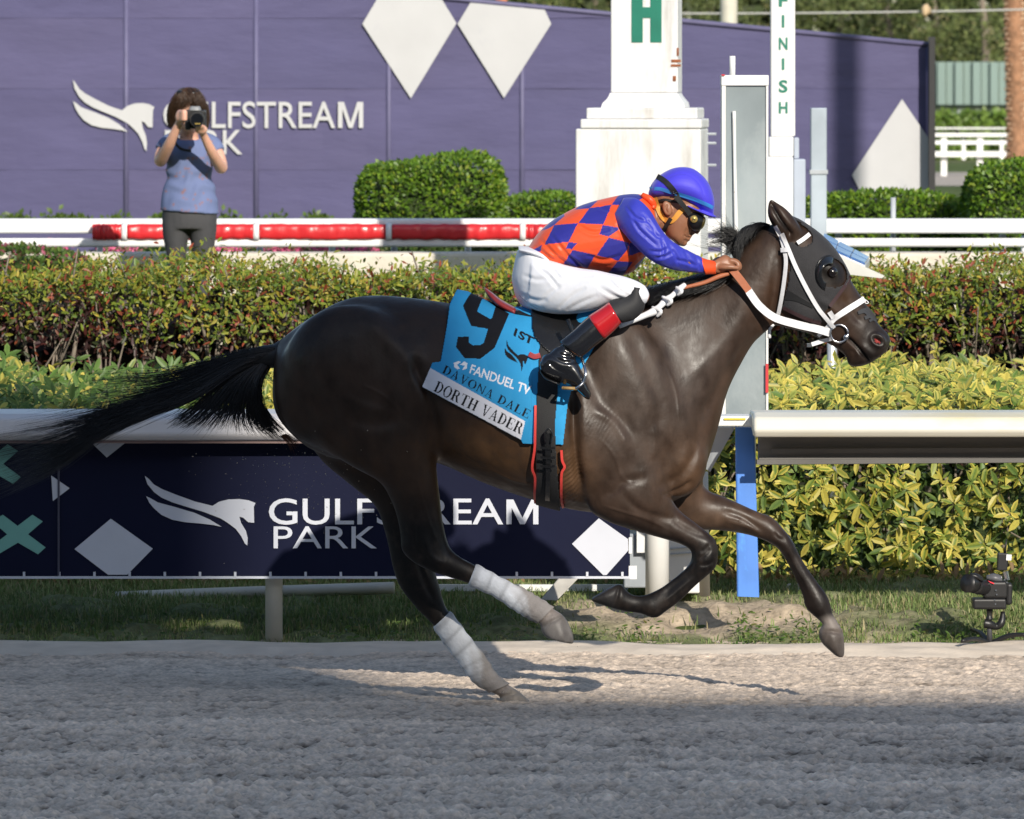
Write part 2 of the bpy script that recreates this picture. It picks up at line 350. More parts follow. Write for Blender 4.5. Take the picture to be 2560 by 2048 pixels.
# grass verge between sand and hedge
nx, ny = 200, 70
X = np.linspace(-4.5, 4.5, nx); Yv = np.linspace(2.6, 4.7, ny); XX, YY = np.meshgrid(X, Yv); dx, dy = X[1] - X[0], Yv[1] - Yv[0]
Zv = gz(YY) + .012 * fnoise(nx, ny, .3 / dx, .3 / dy, seed=11) + .01 * fnoise(nx, ny, .1 / dx, .1 / dy, seed=12)
def bare(x, y):   # the worn sandy patch
    g = np.exp(-(((x - .78) / .72) ** 2 + ((y - 3.3) / .5) ** 2) ** 1.3); return g
bn = fnoise(nx, ny, .25 / dx, .2 / dy, seed=13)
b = np.clip(bare(XX, YY) * 1.5 + .18 * bn - .25, 0, 1)[..., None]
colr = np.array([.16, .175, .085]) * (1 - b) + np.array([.42, .34, .25]) * b
Vv = np.stack([XX, YY, Zv], 2).reshape(-1, 3); idx = np.arange(nx * ny).reshape(ny, nx)
Fv = np.stack([idx[:-1, :-1], idx[:-1, 1:], idx[1:, 1:], idx[1:, :-1]], 2).reshape(-1, 4)
tag(mk('verge', Vv, Fv, m_verge, smooth=True, col=colr.reshape(-1, 3)), kind='structure', label='grassy bank with a bare sandy patch beside the track')
def verge_z(x, y): return gz(y)
m_leaf = mat('leaf', attr=True, rough=.45, var=.1, scale=9, trans=.28, spec=.4)
m_grass = mat('grass_blade', attr=True, rough=.6, var=.1, trans=.3, spec=.25)
def blades(name, x0, x1, y0, y1, n, h, label):
    x = rng.uniform(x0, x1, n); y = rng.uniform(y0, y1, n)
    keep = rng.uniform(0, 1, n) > np.clip(bare(x, y) * 1.55, 0, .97)
    keep &= y > 2.69 + .05 * np.sin(x * 3.1) - np.where(x > .4, .06, 0)
    x, y = x[keep], y[keep]; n = len(x)
    hh = h * rng.uniform(.5, 1.3, n) * np.where(y < 2.95, .7, 1); a = rng.uniform(0, 2 * np.pi, n); ln = rng.uniform(.1, .9, n) * hh
    P = np.stack([x, y, gz(y) - .005], 1); t = np.stack([np.cos(a), np.sin(a), 0 * a], 1); s = np.stack([-np.sin(a), np.cos(a), 0 * a], 1) * .0028
    up = np.array([0, 0, 1.0])
    A = np.stack([P - s, P + s, P + t * ln[:, None] * .4 + up * hh[:, None] * .7 + s * .7, P + t * ln[:, None] * .4 + up * hh[:, None] * .7 - s * .7, P + t * ln[:, None] + up * hh[:, None]], 1)
    T = np.array([(0, 1, 2), (0, 2, 3), (3, 2, 4)]); Fa = (T[None] + (np.arange(n) * 5)[:, None, None]).reshape(-1, 3)
    c = pick([(.17, .24, .08), (.24, .31, .11), (.34, .35, .16), (.45, .38, .22)], [4, 4, 2.4, 1.2], n)
    return tag(mk(name, A.reshape(-1, 3), Fa, m_grass, None, col=np.repeat(c, 5, 0)), label, 'grass', kind='stuff')
blades('verge_grass', -3.6, 3.6, 2.62, 4.5, 80000, .042, 'short trodden grass along the track edge')
# low weeds at the sand's edge
n = 5200; x = rng.uniform(-3.3, 3.3, n); y = 2.68 + np.abs(rng.normal(0, .22, n)); k = (rng.uniform(0, 1, n) < (.35 + .65 * (x > .5))) & (np.sin(x * 7) + np.sin(x * 3.3 + 1) > -.7)
x, y = x[k], y[k]; n = len(x); P = np.stack([x, y, gz(y) + rng.uniform(.0, .05, n)], 1); d = rand_unit(n); d[:, 2] = np.abs(d[:, 2]) * .5
leaf_cloud('verge_weeds', P, d, np.tile([0, -.5, .8], (n, 1)) + .5 * rand_unit(n), rng.uniform(.015, .035, n), pick([(.07, .14, .02), (.13, .18, .03), (.26, .19, .08)], [4, 3, 1], n), pick([(.07, .13, .02)], [1], n), m_leaf, None)
tag(bpy.data.objects['verge_weeds'], 'low leafy weeds creeping over the sand edge', 'weeds', kind='stuff')

# ------------------------------------------------------------------ hedges
m_twig = mat('twig_bark', (.20, .165, .13), rough=.9, var=.3, scale=25, bump=.004, bscale=60)
def stem_tree(base, h, rad, nb, spread):
    parts = [tube([base, base + Vector((rng.normal(0, .04), rng.normal(0, .04), h * .5)), base + Vector((rng.normal(0, .08), rng.normal(0, .06), h))], [rad, rad * .8, rad * .4], 6, 3)]
    for _ in range(nb):
        t = rng.uniform(.15, .8); p = base + Vector((0, 0, h * t)); q = p + Vector((rng.normal(0, spread), rng.normal(0, spread), h * rng.uniform(.15, .45)))
        mid = (p + q) / 2 + Vector((0, 0, -.02)); parts.append(tube([p, mid, q], [rad * .55, rad * .4, rad * .2], 5, 2))
    return join(*parts)
# yellow variegated hedge just behind the running rail
hy = thing('variegated_hedge', (0, 6.0, .13), 'low clipped hedge of yellow and green leaves behind the running rail', 'hedge')
def rosettes(C, nrm, nl, ls):
    """clusters of leaves radiating round a normal"""
    n = len(C); P = np.repeat(C, nl, 0); N = np.repeat(nrm, nl, 0); a = np.tile(np.arange(nl) * 2 * np.pi / nl, n) + np.repeat(rng.uniform(0, 6, n), nl)
    t1 = np.cross(N, np.array([.3, .2, .9])); t1 /= np.linalg.norm(t1, axis=1)[:, None]; t2 = np.cross(N, t1)
    d = t1 * np.cos(a)[:, None] + t2 * np.sin(a)[:, None] + N * rng.uniform(-.1, .5, len(P))[:, None]
    return P + d * .006, d, N + .55 * rand_unit(len(P)), ls * rng.uniform(.5, 1.3, len(P))
def ycols(n, x):
    e = pick([(.76, .63, .13), (.62, .54, .13), (.36, .40, .09), (.12, .19, .05)], [3.8, 2.8, 2.4, 2.4], n); c = pick([(.10, .18, .03), (.24, .28, .05), (.50, .42, .08)], [4, 3, 2.5], n)
    g_ = (rng.uniform(0, 1, n) < np.clip((-1.0 - x) * 1.5, 0, .8))[:, None]; return np.where(g_, pick([(.10, .19, .04), (.16, .25, .06), (.30, .33, .10)], [3, 2, 1], n), e), np.where(g_, pick([(.09, .16, .03)], [1], n), c)
nf = 1500; C = np.stack([rng.uniform(-3.4, 3.4, nf), 4.40 + np.abs(rng.normal(0, .09, nf)) + .05 * np.sin(rng.uniform(0, 9, nf)), rng.uniform(.12, .90, nf)], 1); C[:, 1] -= .07 * np.sin(C[:, 0] * 5) * np.sin(C[:, 2] * 6)
Nf = np.tile([0, -1, .35], (nf, 1)) + .65 * rand_unit(nf)
ntp = 3400; Ct = np.stack([rng.uniform(-3.6, 3.6, ntp), rng.uniform(4.4, 8.0, ntp), .88 + rng.normal(0, .035, ntp)], 1); Ct[:, 2] += .03 * np.sin(Ct[:, 0] * 4) + .02 * np.sin(Ct[:, 1] * 7)
Nt = np.tile([0, -.6, 1], (ntp, 1)) + .7 * rand_unit(ntp)
C = np.vstack([C, Ct]); Nn = np.vstack([Nf, Nt]); Nn /= np.linalg.norm(Nn, axis=1)[:, None]
P, d, N, sz = rosettes(C, Nn, 6, .066); k = rng.uniform(0, 1, len(P)) > .12; P, d, N, sz = P[k], d[k], N[k], sz[k]; n = len(P)
# the 300 leaves nearest the lens on the sunlit side become parts of their own
sc = P[:, 1] + np.abs(P[:, 2] - .45) * .4 + np.where(P[:, 0] < .75, 4, 0) + np.where(P[:, 0] > 2.25, 4, 0) - sz * 3; pick_i = np.argsort(sc)[:300]
rest = np.setdiff1d(np.arange(n), pick_i); ce, cc = ycols(n, P[:, 0])
leaf_cloud('foliage', P[rest], d[rest], N[rest], sz[rest], ce[rest], cc[rest], m_leaf, hy)
leaf_parts(P[pick_i], d[pick_i], N[pick_i], sz[pick_i] * 1.1, [((.62, .49, .08), (.12, .2, .03), m_leaf), ((.52, .44, .08), (.45, .4, .08), m_leaf), ((.36, .37, .06), (.1, .17, .03), m_leaf), ((.14, .2, .04), (.08, .14, .03), m_leaf)], hy)
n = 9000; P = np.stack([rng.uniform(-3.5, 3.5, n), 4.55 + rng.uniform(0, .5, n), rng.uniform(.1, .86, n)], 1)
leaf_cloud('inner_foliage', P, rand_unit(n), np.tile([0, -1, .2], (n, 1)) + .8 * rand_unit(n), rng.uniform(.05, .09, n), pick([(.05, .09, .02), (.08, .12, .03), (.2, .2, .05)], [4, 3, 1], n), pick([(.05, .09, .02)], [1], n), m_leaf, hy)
for i in range(26):
    b0 = Vector((-3.3 + i * .26 + rng.normal(0, .05), 4.55 + rng.uniform(0, .2), .1)); V, Fc = stem_tree(b0, .75, .011, 5, .16); mk('stem', V, Fc, m_twig, hy, True)
# dead leaves under it
n = 1300; P = np.stack([rng.uniform(-3.4, 3.4, n), rng.normal(4.35, .07, n), .12 + rng.uniform(0, .05, n)], 1)
leaf_cloud('fallen_leaves', P, rand_unit(n), np.tile([0, -.3, 1], (n, 1)) + .5 * rand_unit(n), rng.uniform(.03, .08, n), pick([(.32, .2, .09), (.2, .12, .05)], [1, 1], n), pick([(.3, .2, .1)], [1], n), m_leaf, hy)

# croton hedge: green-gold top, red-brown sides, bare stems low down
hc = thing('croton_hedge', (0, 8.9, .3), 'tall croton hedge with red and gold leaves over bare grey stems', 'hedge')
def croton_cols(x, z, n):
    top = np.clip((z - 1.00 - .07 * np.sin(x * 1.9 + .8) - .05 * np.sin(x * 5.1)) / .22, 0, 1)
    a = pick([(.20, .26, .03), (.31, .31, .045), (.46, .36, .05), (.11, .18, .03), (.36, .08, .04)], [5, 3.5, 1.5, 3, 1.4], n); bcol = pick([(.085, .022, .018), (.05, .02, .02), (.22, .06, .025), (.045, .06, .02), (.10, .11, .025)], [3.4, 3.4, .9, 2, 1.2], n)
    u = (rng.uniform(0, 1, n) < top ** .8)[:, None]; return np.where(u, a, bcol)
nt_, nf_ = 25000, 27000
Pt = np.stack([rng.uniform(-4.6, 4.6, nt_), rng.uniform(8.25, 9.9, nt_), 1.315 + rng.normal(0, .04, nt_)], 1); Pt[:, 2] += .03 * np.sin(Pt[:, 0] * 3) + .02 * np.sin(Pt[:, 0] * 11)
zf = .42 + .92 * rng.uniform(0, 1, nf_) ** .55; Pf = np.stack([rng.uniform(-4.6, 4.6, nf_), 8.3 + np.abs(rng.normal(0, .10, nf_)), zf], 1)
Pf[:, 1] += .07 * np.sin(Pf[:, 0] * 4.3 + 1) * np.sin(Pf[:, 2] * 5) + np.clip(1.05 - Pf[:, 2], 0, 1) * .16
gap = np.sin(Pf[:, 0] * 3.7 + 2) + .6 * np.sin(Pf[:, 0] * 9) + .5 * np.sin(Pf[:, 2] * 12 + Pf[:, 0] * 3)
Pf = Pf[(Pf[:, 2] > 1.0) | ((gap > .25) & (rng.uniform(0, 1, len(Pf)) < np.clip(.2 + (Pf[:, 0] + 2) * .15, .25, .8))) | (rng.uniform(0, 1, len(Pf)) < .10)]
P = np.vstack([Pt, Pf]); n = len(P); Nn = np.vstack([np.tile([0, -.4, 1.], (len(Pt), 1)), np.tile([0, -1., .4], (len(Pf), 1))]) + .6 * rand_unit(n)
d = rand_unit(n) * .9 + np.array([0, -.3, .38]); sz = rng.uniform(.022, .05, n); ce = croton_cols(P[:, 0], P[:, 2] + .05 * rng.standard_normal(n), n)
sc = P[:, 1] - sz * 6 + np.where(np.abs(P[:, 0]) > 2.4, 3, 0) + np.where((P[:, 0] > -1.2) & (P[:, 0] < 1.3), 3, 0) + np.where(P[:, 2] < 1.0, .3, 0); pick_i = np.argsort(sc)[:300]; rest = np.setdiff1d(np.arange(n), pick_i)
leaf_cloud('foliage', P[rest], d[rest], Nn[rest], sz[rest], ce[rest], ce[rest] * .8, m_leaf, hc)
leaf_parts(P[pick_i], d[pick_i], Nn[pick_i], sz[pick_i] * 1.1, [((.24, .29, .04), (.2, .24, .04), m_leaf), ((.38, .32, .05), (.3, .25, .05), m_leaf), ((.30, .08, .035), (.22, .06, .03), m_leaf), ((.12, .18, .03), (.1, .15, .03), m_leaf)], hc)
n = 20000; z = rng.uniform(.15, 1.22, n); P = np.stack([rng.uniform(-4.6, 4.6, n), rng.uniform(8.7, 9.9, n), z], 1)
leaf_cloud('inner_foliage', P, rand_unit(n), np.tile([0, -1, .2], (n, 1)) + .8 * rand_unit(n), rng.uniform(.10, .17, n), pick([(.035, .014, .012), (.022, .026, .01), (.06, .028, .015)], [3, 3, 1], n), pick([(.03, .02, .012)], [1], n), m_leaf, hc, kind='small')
for i in range(64):
    b0 = Vector((-4.4 + i * .14 + rng.normal(0, .04), 8.42 + rng.uniform(0, .35), .25)); V, Fc = stem_tree(b0, 1.02, .013 + rng.uniform(0, .006), 7, .13); mk('stem', V, Fc, m_twig, hc, True)

# clipped box bushes and low hedges along the far rail
def bush(name, px0, px1, py0, py1, Y, depth, label, cat='bush', dens=1.0, leaf=.032, cols=None, rnd=.25):
    a, b_ = W(px0, py1, Y), W(px1, py0, Y); z0 = gz(Y); x0, x1, z1 = a.x, b_.x, b_.z
    t = thing(name, ((x0 + x1) / 2, Y + depth / 2, z0), label, cat); cx, cy, cz = (x0 + x1) / 2, Y + depth / 2, (z0 + z1) / 2; hx, hy_, hz = (x1 - x0) / 2, depth / 2, (z1 - z0) / 2
    ar = np.array([4 * hx * hz, 4 * hx * hy_, 4 * hy_ * hz, 4 * hy_ * hz]); n = int(dens * ar.sum() / (leaf * leaf) * 3.2); f = rng.choice(4, n, p=ar / ar.sum()); u = rng.uniform(-1, 1, (n, 3))
    u[f == 0, 1] = -1; u[f == 1, 2] = 1; u[f == 2, 0] = -1; u[f == 3, 0] = 1
    e = 4.5; Q = u * ((np.abs(u) ** e).sum(1) ** (-1 / e))[:, None]; lump = 1 + .04 * np.sin(Q[:, 0] * hx * 7 + Y) + .03 * np.sin(Q[:, 2] * hz * 9 + Q[:, 0] * hx * 5) + rng.normal(0, .022, n)
    Q = Q * lump[:, None]; P = np.stack([cx + Q[:, 0] * hx, cy + Q[:, 1] * hy_, cz + Q[:, 2] * hz], 1); u = u / np.linalg.norm(u, axis=1)[:, None]
    cols = cols or [(.10, .20, .015), (.16, .27, .02), (.06, .12, .015), (.24, .30, .03)]
    leaf_cloud('foliage', P, u + .9 * rand_unit(n), u + .5 * rand_unit(n), leaf * rng.uniform(.7, 1.4, n), pick(cols, [4, 3, 2, 1], n), pick(cols, [4, 3, 2, 1], n), m_leaf, t, kind='small')
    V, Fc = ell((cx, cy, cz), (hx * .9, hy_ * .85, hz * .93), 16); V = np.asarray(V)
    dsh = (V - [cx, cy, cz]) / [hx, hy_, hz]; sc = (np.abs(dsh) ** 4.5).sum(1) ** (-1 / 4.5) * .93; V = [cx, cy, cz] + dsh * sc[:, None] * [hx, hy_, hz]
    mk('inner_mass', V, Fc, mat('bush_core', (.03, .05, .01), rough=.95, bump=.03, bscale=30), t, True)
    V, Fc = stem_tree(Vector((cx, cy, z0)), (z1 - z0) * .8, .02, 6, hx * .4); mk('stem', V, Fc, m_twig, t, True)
    return t
bush('box_bush', 895, 1265, 402, 560, 19.0, 1.2, 'large squared green bush rising behind the red padded rail')
bush('low_hedge', 1255, 1470, 494, 565, 20.0, .8, 'low light green hedge between the big bush and the white column', 'hedge')
bush('low_hedge', 1990, 2460, 489, 570, 20.0, .8, 'low green hedge under the white diamond of the purple wall', 'hedge')
bush('box_bush', 2436, 2640, 410, 565, 18.6, 1.4, 'dark clipped green bush below the palm trunk')
bush('flower_bed', -60, 230, 632, 680, 15.2, .6, 'leafy flower bed in front of the padded rail at far left', 'flowers', cols=[(.06, .12, .02), (.1, .16, .03), (.35, .06, .12), (.05, .1, .02)])
m_flower = mat('pink_petals', attr=True, rough=.6, trans=.3)
fb = thing('pink_flowers', (W(900, 630, 18.4).x, 18.4, .6), 'row of bright pink flowers under the red padded rail', 'flowers')
n = 5200; px = np.concatenate([rng.choice([120, 300, 560, 690, 720, 740, 790, 805, 830, 900], n)]) + rng.normal(0, 22, n); py = rng.normal(629, 8, n)
P = np.array([W(a, b_, 18.4 + rng.uniform(0, .5)) for a, b_ in zip(px, py)])
leaf_cloud('petals', P, rand_unit(n), np.tile([0, -1, .5], (n, 1)) + .6 * rand_unit(n), rng.uniform(.02, .04, n), pick([(.75, .12, .28), (.8, .2, .35), (.06, .12, .02)], [3, 2, 3], n), pick([(.7, .1, .25)], [1], n), m_flower, fb, kind='small')
V, Fc = join(*[tube([W(a, 640, 18.6) + Vector((0, 0, -.5)), W(a + rng.normal(0, 5), 626, 18.6)], .006, 5, 0) for a in np.linspace(100, 920, 60)]); mk('stems', V, Fc, mat('green_stem', (.06, .1, .02)), fb, kind='stuff')
bush('green_planting', 250, 1450, 612, 655, 18.8, .5, 'dark green planting under the far padded rail', 'plants', cols=[(.05, .1, .02), (.08, .13, .03), (.03, .06, .015), (.1, .12, .03)])
m_kerb = mat('cream_kerb', (.62, .57, .48), rough=.85, var=.1, bump=.004)
a = W(-500, 632, 16.0); b_ = W(3100, 654, 16.0)
V, Fc = box(a.x, b_.x, 16.0, 16.3, .55, a.z); tag(bevel(mk('pale_kerb', V, Fc, m_kerb), .02), kind='structure', label='pale concrete kerb below the far white rail')
# small upright weeds at the foot of the purple wall
wd = thing('wall_weeds', (0, 29.5, .6), 'sparse weeds poking up at the foot of the purple wall', 'plants')
n = 600; px = rng.choice([30, 60, 140, 190, 290, 400, 570, 690, 790, 800], n) + rng.normal(0, 14, n); P = np.array([W(a, b_, 29.4) for a, b_ in zip(px, 560 - np.abs(rng.normal(0, 11, n)))])
leaf_cloud('foliage', P, rand_unit(n) + [0, 0, 1], rand_unit(n) + [0, -1, 0], rng.uniform(.03, .07, n), pick([(.1, .16, .03)], [1], n), pick([(.1, .16, .03)], [1], n), m_leaf, wd, kind='small')

# ------------------------------------------------------------------ purple banner wall far behind
YW = 30.0
def Mpoly(x0, y0, x1, y1, t):
    c = (x0 + x1) / 2; return [(x0, y1), (x0, y0), (x0 + t * 1.35, y0), (c, y1 - t * 1.2), (x1 - t * 1.35, y0), (x1, y0), (x1, y1), (x1 - t, y1), (x1 - t, y0 + t * 1.6), (c + t * .45, y1), (c - t * .45, y1), (x0 + t, y0 + t * 1.6), (x0 + t, y1)]
bw = thing('banner_wall', (W(900, 560, YW).x, YW, .6), 'long purple tarpaulin wall with white lettering and white diamonds', 'wall')
m_pur = [mat('purple_tarpaulin_%s' % q, c, rough=.75, var=.09, scale=.9, bump=.02, bscale=1.6, stretch=(1, 1, 3), dirt_or_sheen=(.17, .165, .21), dscale=2.2, drange=(.68, .84), dstretch=(1.4, 1, .35)) for q, c in zip('abc', [(.080, .074, .166), (.077, .072, .162), (.084, .077, .168)])]
def wall_top(x): return 113 + (x - 2322) * .0955
ribs = [-340, -12, 315, 640, 972, 1305, 1640, 1975, 2322]; rowsy = [None, 46, 222, 425, 640]
for i in range(len(ribs) - 1):
    xa, xb = ribs[i] + 1.0, ribs[i + 1] - 1.0
    for j in range(4):
        ta = wall_top(xa) if j == 0 else rowsy[j]; tb = wall_top(xb) if j == 0 else rowsy[j]; bt = rowsy[j + 1] - .4
        if j > 0: ta = max(ta, wall_top(xa)); tb = max(tb, wall_top(xb))
        if min(bt - ta, bt - tb) < 6 and max(bt - ta, bt - tb) < 6: continue
        ta, tb = min(ta, bt - 1), min(tb, bt - 1); NXC, NZC = 7, 5; V = []
        for q in range(NZC):
            for p_ in range(NXC):
                u, v = p_ / (NXC - 1), q / (NZC - 1); top = ta * (1 - u) + tb * u; pt = W(xa * (1 - u) + xb * u, bt * (1 - v) + top * v, YW)
                pt.y += .006 * math.sin(math.pi * u) * (.5 + .5 * math.sin(i * 2.1 + j)) + abs(rng.normal(0, .0025)) + .004 * v; V.append(pt)
        Fc = [(q * NXC + p_, q * NXC + p_ + 1, (q + 1) * NXC + p_ + 1, (q + 1) * NXC + p_) for q in range(NZC - 1) for p_ in range(NXC - 1)]
        o = mk('panel', V, Fc, m_pur[(i + j) % 3], bw, False); s_ = o.modifiers.new('t', 'SOLIDIFY'); s_.thickness = .006; s_.offset = -1
P = [W(-340, 640, YW + .05), W(2320, 640, YW + .05), W(2320, wall_top(2320) + 1, YW + .05), W(-340, wall_top(-340) + 1, YW + .05)]; V, Fc = prism(P, (0, .02, 0)); mk('backing', V, Fc, m_pur[0], bw)
m_rib = mat('purple_post', (.115, .108, .205), rough=.6)
for x in ribs:
    V, Fc = tube([W(x, wall_top(x) - 1, YW + .006), W(x, 640, YW + .006)], .022, 8, 0); mk('post', V, Fc, m_rib, bw, True)
V, Fc = tube([W(-340, wall_top(-340) - 2, YW), W(2325, wall_top(2325) - 2, YW)], .02, 8, 0); mk('top_rail', V, Fc, m_rib, bw, True)
m_white = mat('white_print', (.50, .50, .51), rough=.7, var=.05, scale=2, bump=.004, bscale=3, dirt_or_sheen=(.45, .45, .48), dscale=3, drange=(.62, .8))
YP = YW - .022
for poly in ([(906, 60), (946, -8), (975, -13), (1105, -1), (1141, 58), (1027, 246)], [(1144, 60), (1176, 7), (1362, 25), (1378, 60), (1260, 245)], [(2255, 248), (2321, 345), (2321, 490), (2155, 489), (2130, 438)]):
    flat_shape('white_diamond', poly, YP, m_white, bw)
am = affine([(780, 625), (1378, 772), (1333, 1000)], [(182, 200), (386, 268), (366, 378)])
flat_shape('emblem', am(LOGO_A), YP, m_white, bw); flat_shape('emblem_wing', am(LOGO_B), YP, m_white, bw)
text_mesh('lettering', 'GULFSTREA', (408, 254, 838, 321), YP, m_white, bw, .006); flat_shape('letter_m', Mpoly(845, 255, 908, 320, 11), YP, m_white, bw, .002); text_mesh('lettering', 'PARK', (412, 325, 606, 386), YP, m_white, bw, .006)
m_black = mat('black_post_paint', (.012, .012, .014), rough=.5)
V, Fc = bbox_px(2323, 2338, 92, 640, 29.8, 29.95); bp = mk('fence_post', V, Fc, m_black); tag(bp, 'black metal post at the right end of the purple wall', 'post')

# ------------------------------------------------------------------ far white rail with red padding
YR = 17.0
m_wp = mat('white_rail_paint', (.80, .80, .79), rough=.35, var=.04, dirt_or_sheen=(.55, .54, .5), dscale=2, drange=(.66, .85))
m_gp = mat('grey_post_paint', (.42, .45, .48), rough=.5)
m_red = mat('red_vinyl_pad', (.62, .025, .03), rough=.34, var=.12, scale=3, bump=.018, bscale=4, coat=.2)
rl = thing('white_rail', (0, YR, .6), 'white two-bar rail with red vinyl padding on its left half', 'rail')
def rail_bar(name, x0, x1, y0, y1, Y, dep, parent, m):
    V, Fc = bbox_px(x0, x1, y0, y1, Y, Y + dep); return bevel(mk(name, V, Fc, m, parent), .018, 3)
rail_bar('top_bar', -400, 3000, 547, 584, YR, .12, rl, m_wp); rail_bar('lower_bar', -400, 3000, 596, 618, YR - .07, .06, rl, m_wp)
for x in (-60, 250, 475, 650, 830, 985, 1170, 1900, 2232, 2560, 2760):
    V, Fc = tube([W(x, 590, YR + .22), W(x, 690, YR + .22)], .02 if x < 2000 else .018, 8, 0); mk('post', V, Fc, m_wp if x % 2 == 0 else m_gp, rl, True)
for x in (2090, 2500):
    V, Fc = bbox_px(x, x + 16, 586, 690, YR + .12, YR + .2); mk('post', V, Fc, m_gp, rl)
V, Fc = tube([W(2233, 494, YR + .16), W(2233, 690, YR + .16)], .017, 10, 0); mk('tall_post', V, Fc, m_gp, rl, True)
for x0, x1 in ((232, 305), (319, 634), (649, 965), (980, 1300), (1314, 1440)):
    ns = 22; st = []
    for k in range(ns + 1):
        t = k / ns; x = x0 + (x1 - x0) * t; sg = 4 * math.sin(math.pi * t)
        st.append((x, 560 + rng.normal(0, .5), x, 599 + sg * .4 + rng.normal(0, 1.0), .05 + rng.normal(0, .004), YR - .05))
    V, Fc = loft(st, 16, 2, 3.2); V[:, 1] += .0025 * rng.standard_normal(len(V)); mk('red_pad', V, Fc, m_red, rl, True)
for x in (305, 634, 965, 1300):
    V, Fc = loft([(x, 557, x, 602, .056, YR - .05), (x + 14, 557, x + 14, 602, .056, YR - .05)], 14, 1, 3); mk('pad_strap', V, Fc, m_wp, rl, True)

# ------------------------------------------------------------------ finish columns
m_col = mat('white_column_paint', (.72, .72, .72), rough=.5, var=.05, scale=4, dirt_or_sheen=(.40, .37, .32), dscale=4.5, drange=(.52, .80), dstretch=(2.2, 2.2, .35))
m_rust = mat('rust', (.24, .08, .03), rough=.9, var=.4, scale=30)
m_green = mat('green_letter', (.012, .18, .12), rough=.45)
def rotbox(cx, cy, wx, wy, z0, z1, ang):
    V, Fc = box(-wx / 2, wx / 2, -wy / 2, wy / 2, 0, z1 - z0); M = Matrix.Rotation(R(ang), 3, 'Z'); return np.array([M @ Vector(v) + Vector((cx, cy, z0)) for v in V]), Fc
def col_part(name, x0, x1, y0, y1, Y, dep, ang, parent, m, bev=.008):
    a, b_ = W(x0, y1, Y), W(x1, y0, Y); V, Fc = rotbox((a.x + b_.x) / 2, Y + dep / 2, b_.x - a.x, dep, a.z, b_.z, ang); return bevel(mk(name, V, Fc, m, parent), bev)
YC = 13.0
hp = thing('finish_column', (W(1610, 900, YC).x, YC + .35, .6), 'thick white column on a square base bearing a green letter H', 'column')
zb = gz(YC); pyb = HZ + (HC - zb) * FPX / (DC + YC)
col_part('base', 1452, 1766, 322, pyb, YC, .70, -5, hp, m_col, .01)
col_part('base_moulding', 1464, 1768, 298, 321.5, YC - .01, .70, -5, hp, m_col); col_part('base_moulding', 1478, 1756, 270, 297.5, YC + .02, .64, -5, hp, m_col)
st = []
a = W(1618, 270, YC)
V = []; prof = [(1512, 1722, 269.5), (1516, 1720, 258), (1526, 1712, 248), (1531, 1706, 240), (1533, 1703, 233)]
for x0, x1, y in prof:
    w_ = (W(x1, y, YC).x - W(x0, y, YC).x) / 2; cx = (W(x1, y, YC).x + W(x0, y, YC).x) / 2; z = W(x0, y, YC).z; M = Matrix.Rotation(R(-5), 3, 'Z')
    V += [M @ Vector((sx * w_, sy * w_, 0)) + Vector((cx, YC + .35, z)) for sx, sy in ((-1, -1), (1, -1), (1, 1), (-1, 1))]
Fc = [(i * 4 + j, i * 4 + (j + 1) % 4, i * 4 + 4 + (j + 1) % 4, i * 4 + 4 + j) for i in range(4) for j in range(4)] + [(3, 2, 1, 0), (16, 17, 18, 19)]
mk('collar', V, Fc, m_col, hp)
col_part('shaft', 1534, 1702, -700, 232.5, YC + .16, .38, -5, hp, m_col)
def on_face(px, py, Y, ang, pivot, off):   # point on a front face turned by ang about pivot
    p = W(px, py, Y); p.y += (p.x - pivot) * math.tan(R(ang)) - off; return p
pv = W(1618, 0, YC + .16).x; yf = YC + .16
for x0, x1, y0, y1 in ((1579, 1607, -50, 106), (1626, 1654, -50, 106), (1607, 1626, 18, 45)):
    P = [on_face(x, y, yf, -5, pv, .006) for x, y in ((x0, y1), (x1, y1), (x1, y0), (x0, y0))]; V, Fc = prism(P, (0, .006, 0)); mk('letter_stroke', V, Fc, m_green, hp)
for x0, x1, y0, y1 in ((1678, 1702, 149, 156), (1677, 1702, 161, 167), (1692, 1697, 120, 140), (1682, 1690, 190, 203)):
    P = [on_face(x, y, yf, -5, pv, .005) for x, y in ((x0, y1), (x1, y1), (x1, y0), (x0, y0))]; V, Fc = prism(P, (0, .004, 0)); mk('rust_patch', V, Fc, m_rust, hp)
for py in (335, 358, 413):
    V, Fc = tube([W(1768, py, YC + .06), W(1768, py, YC + .06) + Vector((.05, -.01, 0))], .008, 6, 0); mk('bolt', V, Fc, m_gp, hp)
YF = 14.0
fp = thing('finish_pole', (W(1955, 900, YF).x, YF, .59), 'slim white pole with the word FINISH in green down its front', 'pole')
m_blu = mat('shaded_side_tint', (.40, .45, .54), rough=.45, var=.06)  # blue-grey shade of the pole's right side, put into the colour
col_part('shaft', 1927, 1988, -500, 341.5, YF + .04, .10, 0, fp, m_col)
col_part('base', 1914, 1983, 392, 960, YF, .2, 0, fp, m_col); col_part('base_shoulder', 1922, 1984, 342, 391.5, YF + .02, .17, 0, fp, m_col)
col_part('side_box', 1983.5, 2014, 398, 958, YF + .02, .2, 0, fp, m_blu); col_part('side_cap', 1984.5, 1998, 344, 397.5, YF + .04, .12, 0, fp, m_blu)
for ch, y0, y1 in (('F', -14, 17), ('I', 38, 69), ('N', 94, 125), ('I', 146, 175), ('S', 200, 232), ('H', 255, 284)):
    x0, x1 = (1954.5, 1961) if ch == 'I' else (1947, 1969); text_mesh('letter', ch, (x0, y0, x1, y1), YF + .036, m_green, fp, .03)
gp = thing('steel_post', (W(2047, 900, 16.4).x, 16.4, .6), 'short square steel post in front of the purple wall', 'post')
